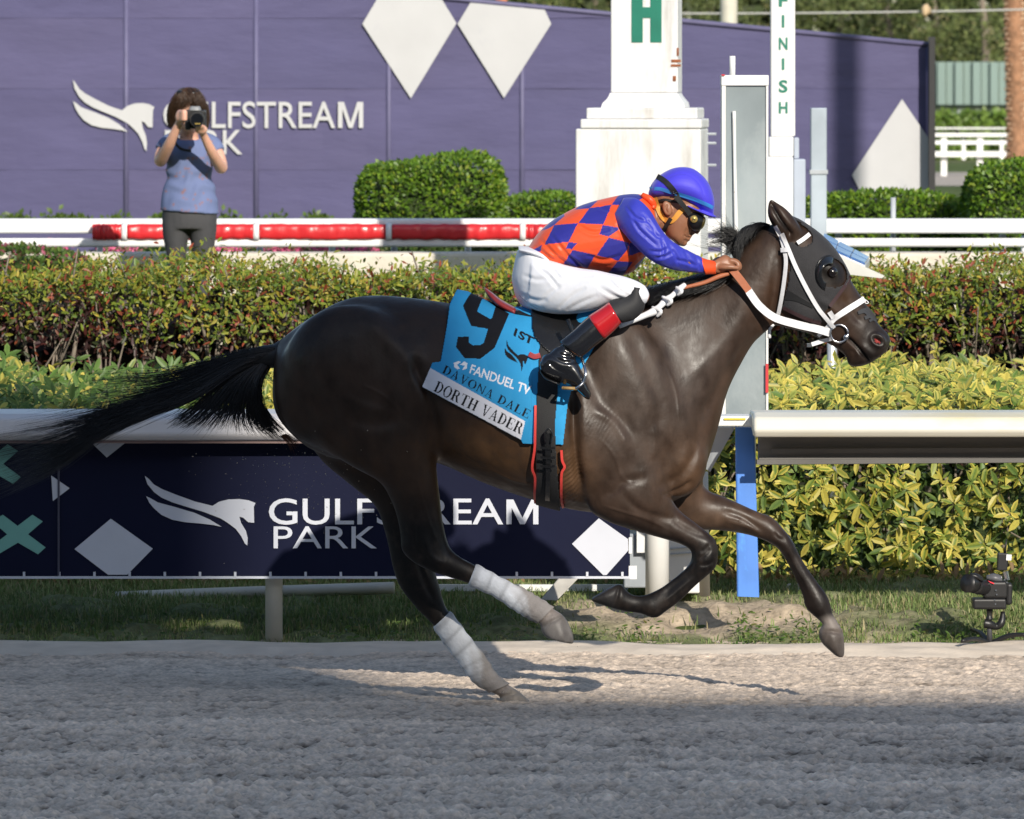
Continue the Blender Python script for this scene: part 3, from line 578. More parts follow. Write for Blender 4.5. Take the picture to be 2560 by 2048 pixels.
V, Fc = bbox_px(2027, 2067, 270, 920, 16.4, 16.5); bevel(mk('shaft', V, Fc, mat('galvanised', (.40, .46, .52), rough=.42, metal=.35, var=.2, scale=3), gp), .006)
V, Fc = bbox_px(2024, 2070, 425, 436, 16.39, 16.51); bevel(mk('band', V, Fc, m_gp, gp), .003)
# the tall finish-line mirror case behind the running rail
YM = 3.9
m_under0 = mat('dark_pedestal', (.05, .06, .05), rough=.7)
mc = thing('mirror_case', (W(1862, 1060, YM).x, YM, .1), 'tall narrow grey glass case with a white cap beside the track', 'case')
m_glass = mat('case_glass', (.29, .335, .35), rough=.12, var=.25, scale=2.2, spec=.7, coat=.6, stretch=(1, 1, .6), dirt_or_sheen=(.44, .48, .49), dscale=2.5, drange=(.5, .75))
V, Fc = bbox_px(1815, 1914, 215, 1040, YM + .01, YM + .14); mk('glass_panel', V, Fc, m_glass, mc)
m_wear = mat('worn_white_paint', (.76, .76, .74), rough=.5, var=.06, dirt_or_sheen=(.35, .25, .18), dscale=22, drange=(.66, .72))
for x0, x1, y0, y1, nm in ((1804, 1814.5, 190, 1040, 'frame_edge'), (1914.5, 1921, 190, 1040, 'frame_edge'), (1803, 1922, 188, 214.5, 'cap')):
    V, Fc = bbox_px(x0, x1, y0, y1, YM - (.004 if nm == 'cap' else 0), YM + .15); bevel(mk(nm, V, Fc, m_wear, mc), .004)
V, Fc = bbox_px(1846, 1890, 1040.5, 1500, YM + .02, YM + .12); bevel(mk('pedestal', V, Fc, m_under0, mc), .005)
V, Fc = tube([W(1831, 188, YM + .07), W(1831, 140, YM + .07)], .013, 10, 0); mk('aerial', V, Fc, m_wear, mc, True)
V, Fc = tube([W(1835, 278, YM - .002), W(1837, 420, YM - .004), W(1840, 560, YM - .004), W(1842, 640, YM - .002)], [.008, .007, .009, .008], 8, 6); mk('light_strip', V, Fc, m_wear, mc, True)
m_redt = mat('red_tape', (.6, .03, .04), rough=.5)
for x0, x1, y0, y1 in ((1804, 1812, 186, 189.5), (1914, 1921, 910, 982)):
    V, Fc = bbox_px(x0, x1, y0, y1, YM - .012, YM - .006); mk('red_marker', V, Fc, m_redt, mc)

# solar panel behind the horse's head
sp = thing('solar_panel', (W(2130, 690, 7.7).x, 7.7, .15), 'tilted blue solar panel on a pale mount above the croton hedge', 'solar panel')
m_sol = mat('solar_cells', (.05, .12, .30), rough=.15, coat=.5, var=.2, scale=40); m_alu = mat('aluminium', (.62, .64, .66), rough=.35, metal=.5)
a, b_, c_, d_ = W(2060, 588, 7.95), W(2174, 648, 7.95), W(2163, 664, 7.6), W(2052, 615, 7.6)
for k in range(3):
    for q in range(2):
        f = lambda u, v: (a * (1 - u) + b_ * u) * (1 - v) + (d_ * (1 - u) + c_ * u) * v
        u0, u1, v0, v1 = k / 3 + .012, (k + 1) / 3 - .012, q / 2 + .03, (q + 1) / 2 - .03; P = [f(u0, v1), f(u1, v1), f(u1, v0), f(u0, v0)]; V, Fc = prism(P, (0, .0, .012)); mk('cell', V, Fc, m_sol, sp)
V, Fc = prism([d_, c_, b_, a], (0, 0, -.03)); mk('frame', V, Fc, m_alu, sp)
P = [W(2050, 618, 7.5), W(2163, 668, 7.5), W(2212, 690, 7.5), W(2205, 696, 7.5), W(2110, 685, 7.5), W(2060, 670, 7.5)]; V, Fc = prism(P, (0, .25, 0)); mk('mount', V, Fc, mat('mount_paint', (.55, .55, .52), rough=.6), sp)
V, Fc = tube([W(2080, 660, 7.7), W(2080, 660, 7.7) + Vector((0, 0, -1.2))], .025, 10, 0); mk('pole', V, Fc, m_alu, sp, True)

# ------------------------------------------------------------------ running rail beside the track
m_hood = mat('hood_plastic', (.60, .575, .57), rough=.45, var=.06, scale=2, dirt_or_sheen=(.40, .35, .31), dscale=1.6, drange=(.58, .85), dstretch=(.5, 2, 2))
m_hood2 = mat('hood_plastic_cream', (.66, .635, .55), rough=.4, var=.06, scale=2, dirt_or_sheen=(.62, .54, .30), dscale=2.0, drange=(.5, .75), dstretch=(.6, 2, 2))
m_under = mat('shaded_channel_metal', (.15, .14, .13), rough=.6, var=.2, scale=4, stretch=(.2, 3, 6))  # dark grey carries the shade under the hood in its colour
rr = thing('running_rail', (0, 2.75, 0), 'hooded running rail in pale plastic along the sand track', 'rail')
def profile(name, pts, x0, x1, m, parent):
    P = [(x0, y, z) for y, z in pts]; V, Fc = prism(P, (x1 - x0, 0, 0)); return bevel(mk(name, V, Fc, m, parent), .012, 3)
xl, xm = -6.0, W(1500, 1040, 2.6).x
profile('hood', [(2.92, .951), (2.63, .945), (2.575, .925), (2.56, .862), (2.585, .838), (2.66, .838), (2.92, .90)], xl, xm, m_hood, rr)
V, Fc = box(xl, xm - .01, 2.60, 2.66, .826, .837); mk('lip', V, Fc, mat('lip_rubber', (.22, .15, .14), rough=.8), rr)
x0 = W(1884, 1040, 2.45).x
profile('hood', [(2.92, .946), (2.53, .955), (2.46, .938), (2.44, .885), (2.465, .858), (2.56, .856), (2.92, .90)], x0, 6.0, m_hood2, rr)
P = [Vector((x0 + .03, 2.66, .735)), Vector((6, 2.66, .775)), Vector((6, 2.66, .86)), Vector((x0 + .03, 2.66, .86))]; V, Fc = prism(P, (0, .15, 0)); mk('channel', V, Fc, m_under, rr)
for k, (dz, yy) in enumerate(((.0, 2.635), (.045, 2.625))):
    P = [Vector((x0 + .02 + .06 * k, yy, .738 + dz)), Vector((6, yy, .777 + dz * .8)), Vector((6, yy, .790 + dz * .8)), Vector((x0 + .02 + .06 * k, yy, .757 + dz))]; V, Fc = prism(P, (0, .02, 0)); mk('channel_slat', V, Fc, mat('channel_lip', (.11, .105, .10), rough=.6), rr)
V, Fc = bbox_px(1770, 1884, 1041, 1066, 2.66, 2.86); bevel(mk('bracket', V, Fc, m_wear, rr), .006)
V, Fc = bbox_px(1810, 1864, 1046, 1050, 2.652, 2.658); mk('yellow_strip', V, Fc, mat('yellow_tape', (.7, .55, .03)), rr)
m_post = mat('cream_post', (.60, .56, .47), rough=.5, var=.08, dirt_or_sheen=(.3, .28, .24), dscale=6, drange=(.66, .8))
for x in (685, -40, -760):
    V, Fc = tube([W(x, 1612, 2.80), W(x, 1040, 2.80)], .0355, 16, 0); mk('post', V, Fc, m_post, rr, True)
m_bluep = mat('blue_paint', (.085, .24, .68), rough=.5, var=.14, scale=5, dirt_or_sheen=(.10, .33, .86), dscale=10, drange=(.58, .66), dstretch=(1, 1, .4))
V, Fc = loft([(1838, 1068, 1886, 1068, .03, 2.84), (1840, 1280, 1892, 1280, .03, 2.84), (1842, 1490, 1898, 1492, .03, 2.84)], 16, 3, 9); mk('blue_post', V, Fc, m_bluep, rr)
V, Fc = tube([W(1643, 1495, 3.1), W(1643, 1100, 3.1)], .049, 20, 0); mk('white_post', V, Fc, m_wear, rr, True)
P = [W(1745, 1160, 2.95), W(1790, 1068, 2.85), W(1838, 1068, 2.85), W(1775, 1180, 2.95)]; V, Fc = prism(P, (0, .05, 0)); mk('brace', V, Fc, m_gp, rr)
V, Fc = tube([W(1762, 1490, 3.3), W(1757, 1180, 3.3)], .022, 12, 0); mk('white_post', V, Fc, m_post, rr, True)
cb = thing('equipment_cabinet', (W(1650, 1480, 3.7).x, 3.8, .1), 'white equipment cabinet standing behind the rail post', 'cabinet')
V, Fc = bbox_px(1618, 1750, 1180, 1484, 3.62, 3.95); bevel(mk('body', V, Fc, m_wear, cb), .008); V, Fc = bbox_px(1560, 1616, 1335, 1470, 3.64, 3.9); bevel(mk('grey_door', V, Fc, mat('grey_steel', (.30, .33, .36), rough=.5), cb), .006)
V, Fc = bbox_px(1592, 1612, 1322, 1382, 3.6, 3.63); mk('label_plate', V, Fc, m_wear, cb)
for y in (1372, 1386):
    V, Fc = tube([W(1675, y, 3.615), W(1730, y - 4, 3.615)], .0035, 5, 0); mk('cable', V, Fc, m_gp, cb)
# loose pipe, board and white slats on the grass
V, Fc = tube([W(290, 1494, 3.9), W(640, 1481, 3.8), W(985, 1470, 3.7)], .026, 14, 6); tag(mk('plastic_pipe', V, Fc, m_post, None, True), 'long cream plastic pipe lying on the grass below the banner', 'pipe')
P = [W(1352, 1500, 3.5), W(1392, 1502, 3.5), W(1452, 1440, 3.6), W(1405, 1436, 3.6)]; V, Fc = prism(P, (0, .03, 0)); tag(bevel(mk('board', V, Fc, mat('weathered_board', (.45, .43, .39), rough=.8, var=.2, scale=9)), .004), 'short grey board leaning behind the navy banner', 'board')
V, Fc = bbox_px(1050, 1570, 1462, 1478, 3.95, 3.98); tag(mk('white_batten', V, Fc, m_wear), 'low white batten on the grass behind the navy banner', 'batten')
P = [W(1940, 1486, 4.1), W(2060, 1482, 4.1), W(2040, 1462, 4.2), W(1970, 1458, 4.2)]; V, Fc = prism(P, (0, .08, -.02)); tag(bevel(mk('pale_stone', V, Fc, mat('pale_rock', (.5, .48, .44), bump=.01)), .01), 'flat pale stone at the foot of the yellow hedge', 'stone')

# ------------------------------------------------------------------ navy sponsor banner under the rail
YB = 2.72
nb = thing('sponsor_banner', (W(700, 1445, YB).x, YB, .25), 'navy banner with white horse emblem and lettering hung under the rail', 'banner')
m_navy = mat('navy_vinyl', (.008, .010, .030), rough=.5, var=.12, scale=1.2, bump=.004, bscale=2.2, spec=.10)
nx, nz = 120, 10; a, b_ = W(-500, 1442, YB), W(1575, 1096, YB); V = []
for j in range(nz):
    for i in range(nx):
        u, v = i / (nx - 1), j / (nz - 1); V.append((a.x + (b_.x - a.x) * u, YB + .0012 * math.sin(u * 40) * math.sin(math.pi * v) + .001 * math.sin(u * 13 + v * 3), a.z + (b_.z - a.z) * v))
Fc = [(j * nx + i, j * nx + i + 1, (j + 1) * nx + i + 1, (j + 1) * nx + i) for j in range(nz - 1) for i in range(nx - 1)]
mk('sheet', V, Fc, m_navy, nb, True)
m_bp = mat('banner_print', (.56, .58, .64), rough=.4, var=.04, coat=.1); m_teal = mat('teal_print', (.17, .40, .34), rough=.4)
YBP = YB - .006
crop = lambda P: [(x / 2.156, 900 + y / 2.156) for x, y in P]
flat_shape('emblem', crop(LOGO_A), YBP, m_bp, nb, .002); flat_shape('emblem_wing', crop(LOGO_B), YBP, m_bp, nb, .002)
text_mesh('lettering', 'GULFSTREA', (672, 1246, 1258, 1312), YBP, m_bp, nb, .006); flat_shape('letter_m', Mpoly(1266, 1249, 1346, 1311, 13), YBP, m_bp, nb, .001); text_mesh('lettering', 'PARK', (684, 1316, 942, 1371), YBP, m_bp, nb, 0)
for poly in ([(222, 1101), (321, 1101), (267, 1144)], [(128, 1189), (174, 1221), (132, 1253)], [(277, 1297), (382, 1372), (318, 1437), (270, 1437), (186, 1373)], [(1430, 1360), (1497, 1296), (1570, 1348), (1571, 1376), (1516, 1438), (1508, 1438)]):
    flat_shape('white_diamond', poly, YBP, m_bp, nb, .002)
flat_shape('teal_cross', [(44, 1315), (81, 1287), (107, 1304), (70, 1336), (114, 1369), (95, 1386), (45, 1357), (-6, 1387), (-26, 1369), (18, 1336), (-20, 1304), (7, 1287)], YBP, m_teal, nb, .002)
flat_shape('teal_cross', [(x - 62, y - 176) for x, y in [(44, 1315), (81, 1287), (107, 1304), (70, 1336), (114, 1369), (95, 1386), (45, 1357), (-6, 1387), (-26, 1369), (18, 1336), (-20, 1304), (7, 1287)]], YBP, m_teal, nb, .002)
V, Fc = bbox_px(-500, 1575, 1441, 1447, YB - .006, YB + .006); mk('hem', V, Fc, m_bp, nb)
V, Fc = bbox_px(144, 149, 1100, 1440, YB - .010, YB - .004); mk('seam', V, Fc, mat('seam_thread', (.06, .06, .09)), nb)
for k in range(20):
    x = 60 + k * 88; 
    if x < 1560: V, Fc = bbox_px(x - 3, x + 3, 1430, 1442, YB - .009, YB - .004); mk('tie', V, Fc, m_bp, nb)
V, Fc = bbox_px(1572, 1592, 1415, 1448, YB, YB + .03); mk('corner_bracket', V, Fc, m_wear, nb); V, Fc = bbox_px(1572, 1580, 1344, 1384, YB, YB + .03); mk('corner_bracket', V, Fc, m_wear, nb)

# ------------------------------------------------------------------ far background on the right
m_gf = mat('green_sheeting', (.17, .24, .22), rough=.6, var=.08, scale=.5)
gfence = thing('green_fence', (W(2500, 340, 130).x, 155, .6), 'tall grey-green corrugated fence in front of the far trees', 'fence')
Yg = 130
for k in range(26):
    x = 2300 + k * 22; V, Fc = bbox_px(x, x + 20, 155, 262, Yg + (.12 if k % 2 else 0), Yg + .3); mk('sheet', V, Fc, m_gf, gfence)
for y0, y1 in ((262, 268), (268, 350)):
    V, Fc = bbox_px(2300, 2900, y0, y1, Yg + .35, Yg + .5); mk('base_rail' if y1 < 300 else 'base_wall', V, Fc, mat('fence_base', (.14, .19, .17) if y1 < 300 else (.2, .24, .23)), gfence)
hg = thing('far_hedge', (W(2450, 315, 120).x, 120, .6), 'clipped bright green hedge far off before the green fence', 'hedge')
n = 5000; P = np.stack([rng.uniform(W(2300, 0, 120).x, W(2700, 0, 120).x, n), 120 + rng.uniform(0, .5, n), rng.uniform(.6, W(0, 282, 120).z, n)], 1)
leaf_cloud('foliage', P, rand_unit(n), np.tile([0, -1, .6], (n, 1)) + .5 * rand_unit(n), rng.uniform(.1, .2, n), pick([(.12, .2, .03), (.16, .24, .04), (.08, .14, .02)], [1, 1, 1], n), pick([(.1, .18, .03)], [1], n), m_leaf, hg, kind='small')
fr = thing('far_rail', (W(2450, 440, 95).x, 95, .6), 'white double rail on the infield turf far to the right', 'rail')
for y0, y1, Y in ((319, 323, 112), (333, 342, 101), (352, 361, 96), (379, 392, 95)):
    V, Fc = bbox_px(2330, 2900, y0, y1, Y, Y + .12); mk('bar', V, Fc, m_wp, fr)
for x, y1 in ((2353, 438), (2443, 424), (2620, 420)):
    V, Fc = bbox_px(x, x + 14, 346, y1 + 12, 95.15, 95.25); mk('post', V, Fc, m_wp, fr)
for x in (2405, 2500):
    V, Fc = bbox_px(x, x + 9, 346, 400, 101.15, 101.25); mk('post', V, Fc, m_wp, fr)
a, b_ = W(2200, 455, 100), W(2750, 500, 88)
V = [(a.x, 100, .605), (b_.x + 6, 100, .605), (b_.x + 6, 84, .605), (a.x, 84, .605)]; tag(mk('sand_path', V, [(3, 2, 1, 0)], mat('pale_path', (.42, .36, .30), rough=.95)), kind='structure', label='pale sandy path beyond the purple wall')
# palm trunk with its leaf-boot scales
YPm = 80.0
pt = thing('palm_tree', (W(2540, 405, YPm).x, YPm, .6), 'palm trunk with rough orange-brown bark scales at the right edge', 'palm')
m_palm = mat('palm_bark', (.30, .155, .085), rough=.9, var=.35, scale=9, bump=.02, bscale=20); m_palm2 = mat('palm_bark_pale', (.42, .27, .17), rough=.9, var=.35, scale=9)
V, Fc = loft([(2505, 470, 2600, 470, .28, YPm), (2514, 400, 2580, 400, .26, YPm), (2518, 330, 2568, 330, .2, YPm), (2515, 200, 2562, 200, .19, YPm), (2511, 0, 2558, 0, .19, YPm), (2508, -260, 2555, -260, .19, YPm)], 18, 4); mk('trunk', V, Fc, m_palm, pt, True)
sv, sf = prism([(-.075, 0, 0), (0, -.03, -.05), (.075, 0, 0), (.04, -.01, .05), (-.04, -.01, .05)], (0, .05, .0)); sme = bpy.data.meshes.new('bark_scale'); sme.from_pydata([tuple(v) for v in sv], [], sf); sme.materials.append(m_palm2); sme2 = sme.copy(); sme2.materials.clear(); sme2.materials.append(m_palm)
for r_ in range(34):
    py = 395 - r_ * 12.5; xa, xb = np.interp(py, [0, 200, 330, 400], [2511, 2515, 2518, 2514]), np.interp(py, [0, 200, 330, 400], [2558, 2562, 2568, 2580]); c0 = W((xa + xb) / 2, py, YPm); rad = (W(xb, py, YPm).x - W(xa, py, YPm).x) / 2
    for k in range(5):
        an = (k - 2) * .62 + (.31 if r_ % 2 else 0); o = bpy.data.objects.new('bark_scale', sme if (r_ + k) % 3 else sme2); COL.objects.link(o); o.parent = pt; o.matrix_parent_inverse = Matrix.Translation(-Vector(pt.location))
        o.matrix_basis = Matrix.Translation(c0 + Vector((math.sin(an) * rad, -math.cos(an) * rad, 0))) @ Matrix.Rotation(an, 4, 'Z') @ Matrix.Rotation(R(rng.normal(-22, 6)), 4, 'X')
# light pole and overhead wire
lp = thing('light_pole', (W(1822, 340, 60).x, 60, .6), 'plain concrete pole rising behind the purple wall', 'pole')
V, Fc = tube([W(1822, 480, 60), W(1822, 60, 60), W(1822, -260, 60)], [.11, .108, .10], 16, 0); mk('shaft', V, Fc, mat('pale_concrete', (.52, .50, .42), rough=.8), lp, True)
V, Fc = tube([W(1822, -40, 60), W(1822, -48, 60)], .14, 12, 0); mk('band', V, Fc, m_gp, lp)
V, Fc = tube([W(1300, 30, 62), W(1700, 34, 62), W(2100, 32, 62), W(2520, 25, 62), W(3000, 10, 62)], .013, 6, 8); tag(mk('overhead_wire', V, Fc, mat('wire_grey', (.42, .42, .4)), None, True), 'thin grey wire strung across in front of the trees', 'wire')
V, Fc = ell(W(2314, 26, 61.9), (.06, .05, .085), 10); V = V + rng.normal(0, .012, V.shape); tag(mk('wire_tag', V, Fc, mat('tan_tag', (.5, .37, .22)), None, True), 'small tan clump hanging on the overhead wire', 'tag')
V, Fc = loft([(1236, -60, 1270, -60, .05, 58), (1238, 6, 1268, 6, .05, 58), (1238, 40, 1268, 40, .05, 58)], 10, 2); ob = thing('orange_post', (W(1253, 300, 58).x, 58, .6), 'orange post top just showing over the purple wall', 'post'); mk('shaft', np.vstack([V[:0], V]), Fc, mat('orange_clay', (.45, .16, .07), var=.3), ob); 
V, Fc = tube([W(1253, 41, 58), W(1253, 330, 58)], .05, 8, 0); mk('footing', V, Fc, m_palm, ob)
# a second floodlight pole just outside the frame to the right: it throws the dark band on the purple wall
Xp = W(2115, 300, 30).x + math.tan(_a) * 14.0
flp = thing('floodlight_pole', (Xp, 16.0, .6), 'dark floodlight pole standing right of the picture', 'pole')
V, Fc = tube([(Xp, 16, .55), (Xp, 16, 14)], [.125, .11], 14, 0); mk('shaft', V, Fc, m_gp, flp, True)
V, Fc = box(Xp - .7, Xp + .7, 15.9, 16.1, 13.9, 14.1); mk('cross_arm', V, Fc, m_gp, flp)
# far trees
m_far = mat('far_leaf', attr=True, rough=.6, trans=.2, spec=.3)
labels = ['broad dark green tree at top centre behind the purple wall', 'rounded olive tree left of the concrete pole', 'dense green tree right behind the concrete pole', 'tree crown between the concrete pole and the finish pole', 'bushy tree right of the finish pole', 'olive green tree above the wall before the black post', 'tall green tree behind the black post', 'rounded tree above the green fence', 'dense tree left of the palm trunk', 'green tree at the right edge behind the palm', 'low tree above the top left wall corner', 'low olive tree behind the wall top left of centre']
for i, (px, Y, top) in enumerate([(1330, 190, -150), (1480, 205, -190), (1640, 195, -170), (1800, 200, -160), (1960, 190, -190), (2090, 205, -150), (2210, 195, -170), (2330, 200, -140), (2450, 190, -160), (2580, 198, -180), (1180, 200, -140), (1040, 195, -150)]):
    c0 = W(px, 0, Y); z1 = W(0, top, Y).z; z0 = gz(Y); rx = rng.uniform(1.5, 2.0); t = thing('far_tree', (c0.x, Y, z0), labels[i], 'tree', 'trees beyond the infield')
    V, Fc = tube([(c0.x, Y, z0 - .1), (c0.x + .2, Y, 3), (c0.x, Y, z1 * .8)], [.22, .16, .06], 8, 3); mk('trunk', V, Fc, m_twig, t, True)
    nb_ = 46; bc = np.stack([c0.x + rng.normal(0, rx * .5, nb_), Y + rng.normal(0, .8, nb_), rng.uniform(z0 + .7, z1, nb_)], 1); br = rng.uniform(.35, .8, nb_); n = 5200
    k = rng.integers(0, nb_, n); u = rand_unit(n); u[:, 1] = -np.abs(u[:, 1]); P = bc[k] + u * (br[k] * rng.uniform(.75, 1.05, n))[:, None]; g = rng.uniform(.75, 1.2)
    c = pick([(.11, .14, .045), (.14, .165, .055), (.085, .11, .04), (.19, .18, .08)], [4, 3, 3, 1], n) * g
    leaf_cloud('crown', P, rand_unit(n), u + .5 * rand_unit(n), rng.uniform(.10, .21, n), c, c * .9, m_far, t, kind='small')

n = 26000; P = np.stack([rng.uniform(-30, 45, n), rng.uniform(222, 226, n), .6 + rng.uniform(0, 1, n) * 13], 1)
tag(leaf_cloud('far_wood', P, rand_unit(n), np.tile([0, -1, .4], (n, 1)) + .5 * rand_unit(n), rng.uniform(.6, 1.0, n), pick([(.05, .07, .025), (.07, .085, .03), (.04, .055, .02)], [1, 1, 1], n), pick([(.05, .065, .02)], [1], n), m_far, None, kind='small'), 'dark mass of woodland behind the separate far trees', 'wood', kind='stuff')
n = 420; px = np.concatenate([rng.normal(1230, 120, 200), rng.normal(760, 130, 220)]); py = np.concatenate([1735 - np.abs(rng.normal(0, 40, 200)), rng.normal(1190, 60, 220)]); P = np.array([W(a, b_, rng.uniform(-.3, .5)) for a, b_ in zip(px, py)])
tag(leaf_cloud('kicked_sand', P, rand_unit(n), rand_unit(n), rng.uniform(.003, .008, n), pick([(.5, .42, .33)], [1], n), pick([(.5, .42, .33)], [1], n), m_far, None, kind='small'), 'grains of sand kicked up behind the hind hooves', 'sand', kind='stuff')
# ------------------------------------------------------------------ the grandstand behind the camera that shades the near track
gs = thing('grandstand', (0, -60, 0), 'tall grandstand behind the camera shading the near track and rump', 'building')
m_gs = mat('grandstand_wall', (.45, .44, .42), rough=.8); m_gs2 = mat('grandstand_glass', (.08, .1, .12), rough=.15)
def back(x, y, z, Yc):      # where the sun ray through (x,y,z) crosses the plane Y = Yc
    t = (Yc - y) / SUND.y; return Vector((x + SUND.x * t, Yc, z + SUND.z * t))
Yc = -45.0
zt = back(0, .42, 0, Yc).z; xe = back(W(1200, 1000).x, 0, 1.0, Yc).x
for k in range(5):
    z0 = zt * k / 5; V, Fc = box(-70, 90, Yc - 18, Yc, z0, z0 + zt / 5 - .9); mk('storey', V, Fc, m_gs, gs); V, Fc = box(-69.5, 89.5, Yc - 17.5, Yc - (.4 if k < 4 else .02), z0 + zt / 5 - .9, z0 + zt / 5); mk('glazing' if k < 4 else 'parapet', V, Fc, m_gs2 if k < 4 else m_gs, gs)
V, Fc = box(xe - 34, xe, Yc - 8, Yc - .02, zt - .01, zt + 9); mk('stair_tower', V, Fc, m_gs, gs)
# ================================================================== THE HORSE (one continuous mesh)
HN, HF = -.14, .14
torso = [(688, 872, 684, 930, .05, 0), (692, 858, 682, 1010, .11, 0), (722, 832, 706, 1062, .18, 0), (780, 790, 770, 1120, .235, 0, .05), (860, 748, 850, 1150, .27, 0, .08), (940, 737, 940, 1150, .285, 0, .1),
         (1020, 743, 1020, 1145, .28, 0, .1), (1100, 753, 1100, 1160, .27, 0, .12), (1200, 768, 1200, 1204, .285, 0, .12), (1300, 772, 1300, 1240, .30, 0, .14), (1400, 764, 1400, 1268, .30, 0, .2), (1500, 745, 1500, 1283, .275, 0, .3),
         (1580, 724, 1580, 1278, .235, 0, .35), (1650, 730, 1640, 1268, .20, 0, .3), (1700, 800, 1700, 1246, .17, 0, .15), (1735, 900, 1740, 1215, .13, 0), (1752, 1000, 1755, 1180, .08, 0)]
neck = [(1540, 735, 1660, 1262, .20, 0, .3), (1590, 722, 1742, 1222, .19, 0, .3), (1650, 712, 1768, 1160, .155, 0, .3), (1715, 698, 1797, 1068, .125, 0, .25), (1775, 680, 1818, 985, .105, 0, .2), (1822, 652, 1850, 918, .092, 0, .15), (1858, 614, 1882, 862, .082, 0, .1), (1893, 582, 1912, 832, .077, 0, .1), (1930, 560, 1940, 812, .072, 0)]
head = [(1900, 585, 1915, 800, .06, 0), (1932, 560, 1936, 812, .074, 0), (1974, 543, 1964, 820, .092, 0), (2026, 570, 1996, 827, .103, 0, -.05), (2070, 607, 2026, 836, .105, 0, -.12), (2104, 653, 2052, 850, .092, 0, -.1), (2132, 708, 2078, 864, .075, 0), (2158, 749, 2098, 877, .066, 0),
        (2189, 799, 2115, 893, .058, 0), (2208, 822, 2120, 912, .056, 0), (2223, 838, 2136, 918, .053, 0), (2226, 856, 2158, 915, .047, 0), (2216, 880, 2176, 908, .034, 0)]
hindA = [(1030, 860, 730, 940, .13, -.13), (1062, 960, 740, 1040, .135, -.14), (1082, 1060, 800, 1115, .12, -.15), (1090, 1130, 885, 1172, .10, -.155), (1096, 1192, 950, 1208, .08, -.155), (1102, 1262, 985, 1270, .066, HN), (1110, 1318, 1000, 1332, .055, HN), (1124, 1366, 1008, 1382, .049, HN),
         (1147, 1390, 1066, 1424, .043, HN), (1189, 1413, 1171, 1459, .031, HN), (1250, 1446, 1232, 1487, .029, HN), (1316, 1479, 1286, 1522, .033, HN), (1347, 1497, 1314, 1540, .036, HN), (1382, 1521, 1346, 1556, .031, HN), (1411, 1541, 1350, 1567, .040, HN), (1431, 1580, 1356, 1584, .048, HN), (1436, 1611, 1366, 1595, .050, HN)]
hindB = [(1010, 960, 740, 1060, .11, .12), (1020, 1090, 800, 1152, .10, .13), (1030, 1190, 872, 1211, .08, .14), (1040, 1262, 938, 1266, .066, HF), (1056, 1340, 966, 1346, .055, HF), (1080, 1405, 982, 1420, .049, HF), (1098, 1462, 1000, 1468, .047, HF), (1110, 1505, 1040, 1520, .040, HF),
         (1123, 1530, 1085, 1566, .031, HF), (1165, 1585, 1125, 1624, .029, HF), (1212, 1646, 1162, 1673, .033, HF), (1240, 1687, 1187, 1706, .036, HF), (1270, 1711, 1226, 1730, .031, HF), (1298, 1729, 1250, 1742, .041, HF), (1322, 1750, 1247, 1757, .048, HF), (1335, 1766, 1247, 1769, .050, HF)]
foreC = [(1640, 1040, 1462, 1150, .085, -.16), (1662, 1165, 1468, 1262, .09, -.165), (1678, 1240, 1510, 1300, .078, -.16), (1700, 1276, 1590, 1328, .062, HN), (1735, 1304, 1650, 1345, .052, HN), (1767, 1329, 1697, 1359, .045, HN), (1789, 1350, 1724, 1374, .043, HN), (1796, 1382, 1729, 1390, .045, HN), (1790, 1418, 1724, 1408, .042, HN), (1768, 1440, 1708, 1426, .034, HN),
         (1737, 1467, 1682, 1448, .028, HN), (1700, 1503, 1654, 1468, .028, HN), (1668, 1527, 1629, 1481, .032, HN), (1638, 1546, 1610, 1488, .035, HN), (1600, 1534, 1592, 1489, .028, HN), (1566, 1530, 1574, 1483, .032, HN), (1534, 1522, 1550, 1460, .041, HN), (1500, 1511, 1522, 1470, .046, HN), (1476, 1502, 1481, 1494, .034, HN)]
foreD = [(1680, 1080, 1580, 1230, .095, .10), (1735, 1170, 1640, 1300, .088, .12), (1770, 1224, 1705, 1322, .072, HF), (1800, 1237, 1765, 1325, .062, HF), (1838, 1254, 1815, 1328, .054, HF), (1894, 1279, 1872, 1338, .046, HF), (1928, 1291, 1907, 1350, .045, HF), (1957, 1320, 1926, 1359, .046, HF), (1981, 1350, 1946, 1374, .042, HF), (2004, 1396, 1966, 1405, .032, HF), (2038, 1447, 1989, 1451, .029, HF), (2064, 1481, 2006, 1490, .033, HF), (2076, 1506, 2014, 1521, .036, HF),
         (2084, 1538, 2040, 1546, .030, HF), (2098, 1560, 2058, 1563, .033, HF), (2109, 1583, 2046, 1575, .043, HF), (2112, 1618, 2052, 1605, .048, HF), (2111, 1646, 2090, 1641, .046, HF)]
parts = [loft(torso, 40, 5), loft(neck, 36, 5), loft(head, 32, 5), loft(hindA, 28, 6), loft(hindB, 28, 6), loft(foreC, 28, 6), loft(foreD, 28, 6)]
def blob(px, py, Y, rx, ry, rz, rot=0): parts.append(ell(W(px, py, Y), (rx, ry, rz), 24, Matrix.Rotation(R(rot), 4, 'Y').to_quaternion()))
for s in (-1, 1):
    blob(1560, 960, s * .16, .17, .10, .33, -22); blob(1530, 1110, s * .18, .17, .095, .16, 20); blob(1690, 1150, s * .10, .12, .09, .14, 0)
    blob(880, 930, s * .16, .26, .135, .25, 20); blob(1000, 1060, s * .17, .13, .105, .17, 10); blob(770, 1000, s * .12, .12, .10, .17, -20)
    blob(2010, 770, s * .055, .075, .045, .07, 30); blob(2066, 672, s * .078, .045, .032, .035, 40); blob(2194, 852, s * .043, .032, .022, .028, 40)
    blob(1300, 1060, s * .15, .36, .14, .19, 8)
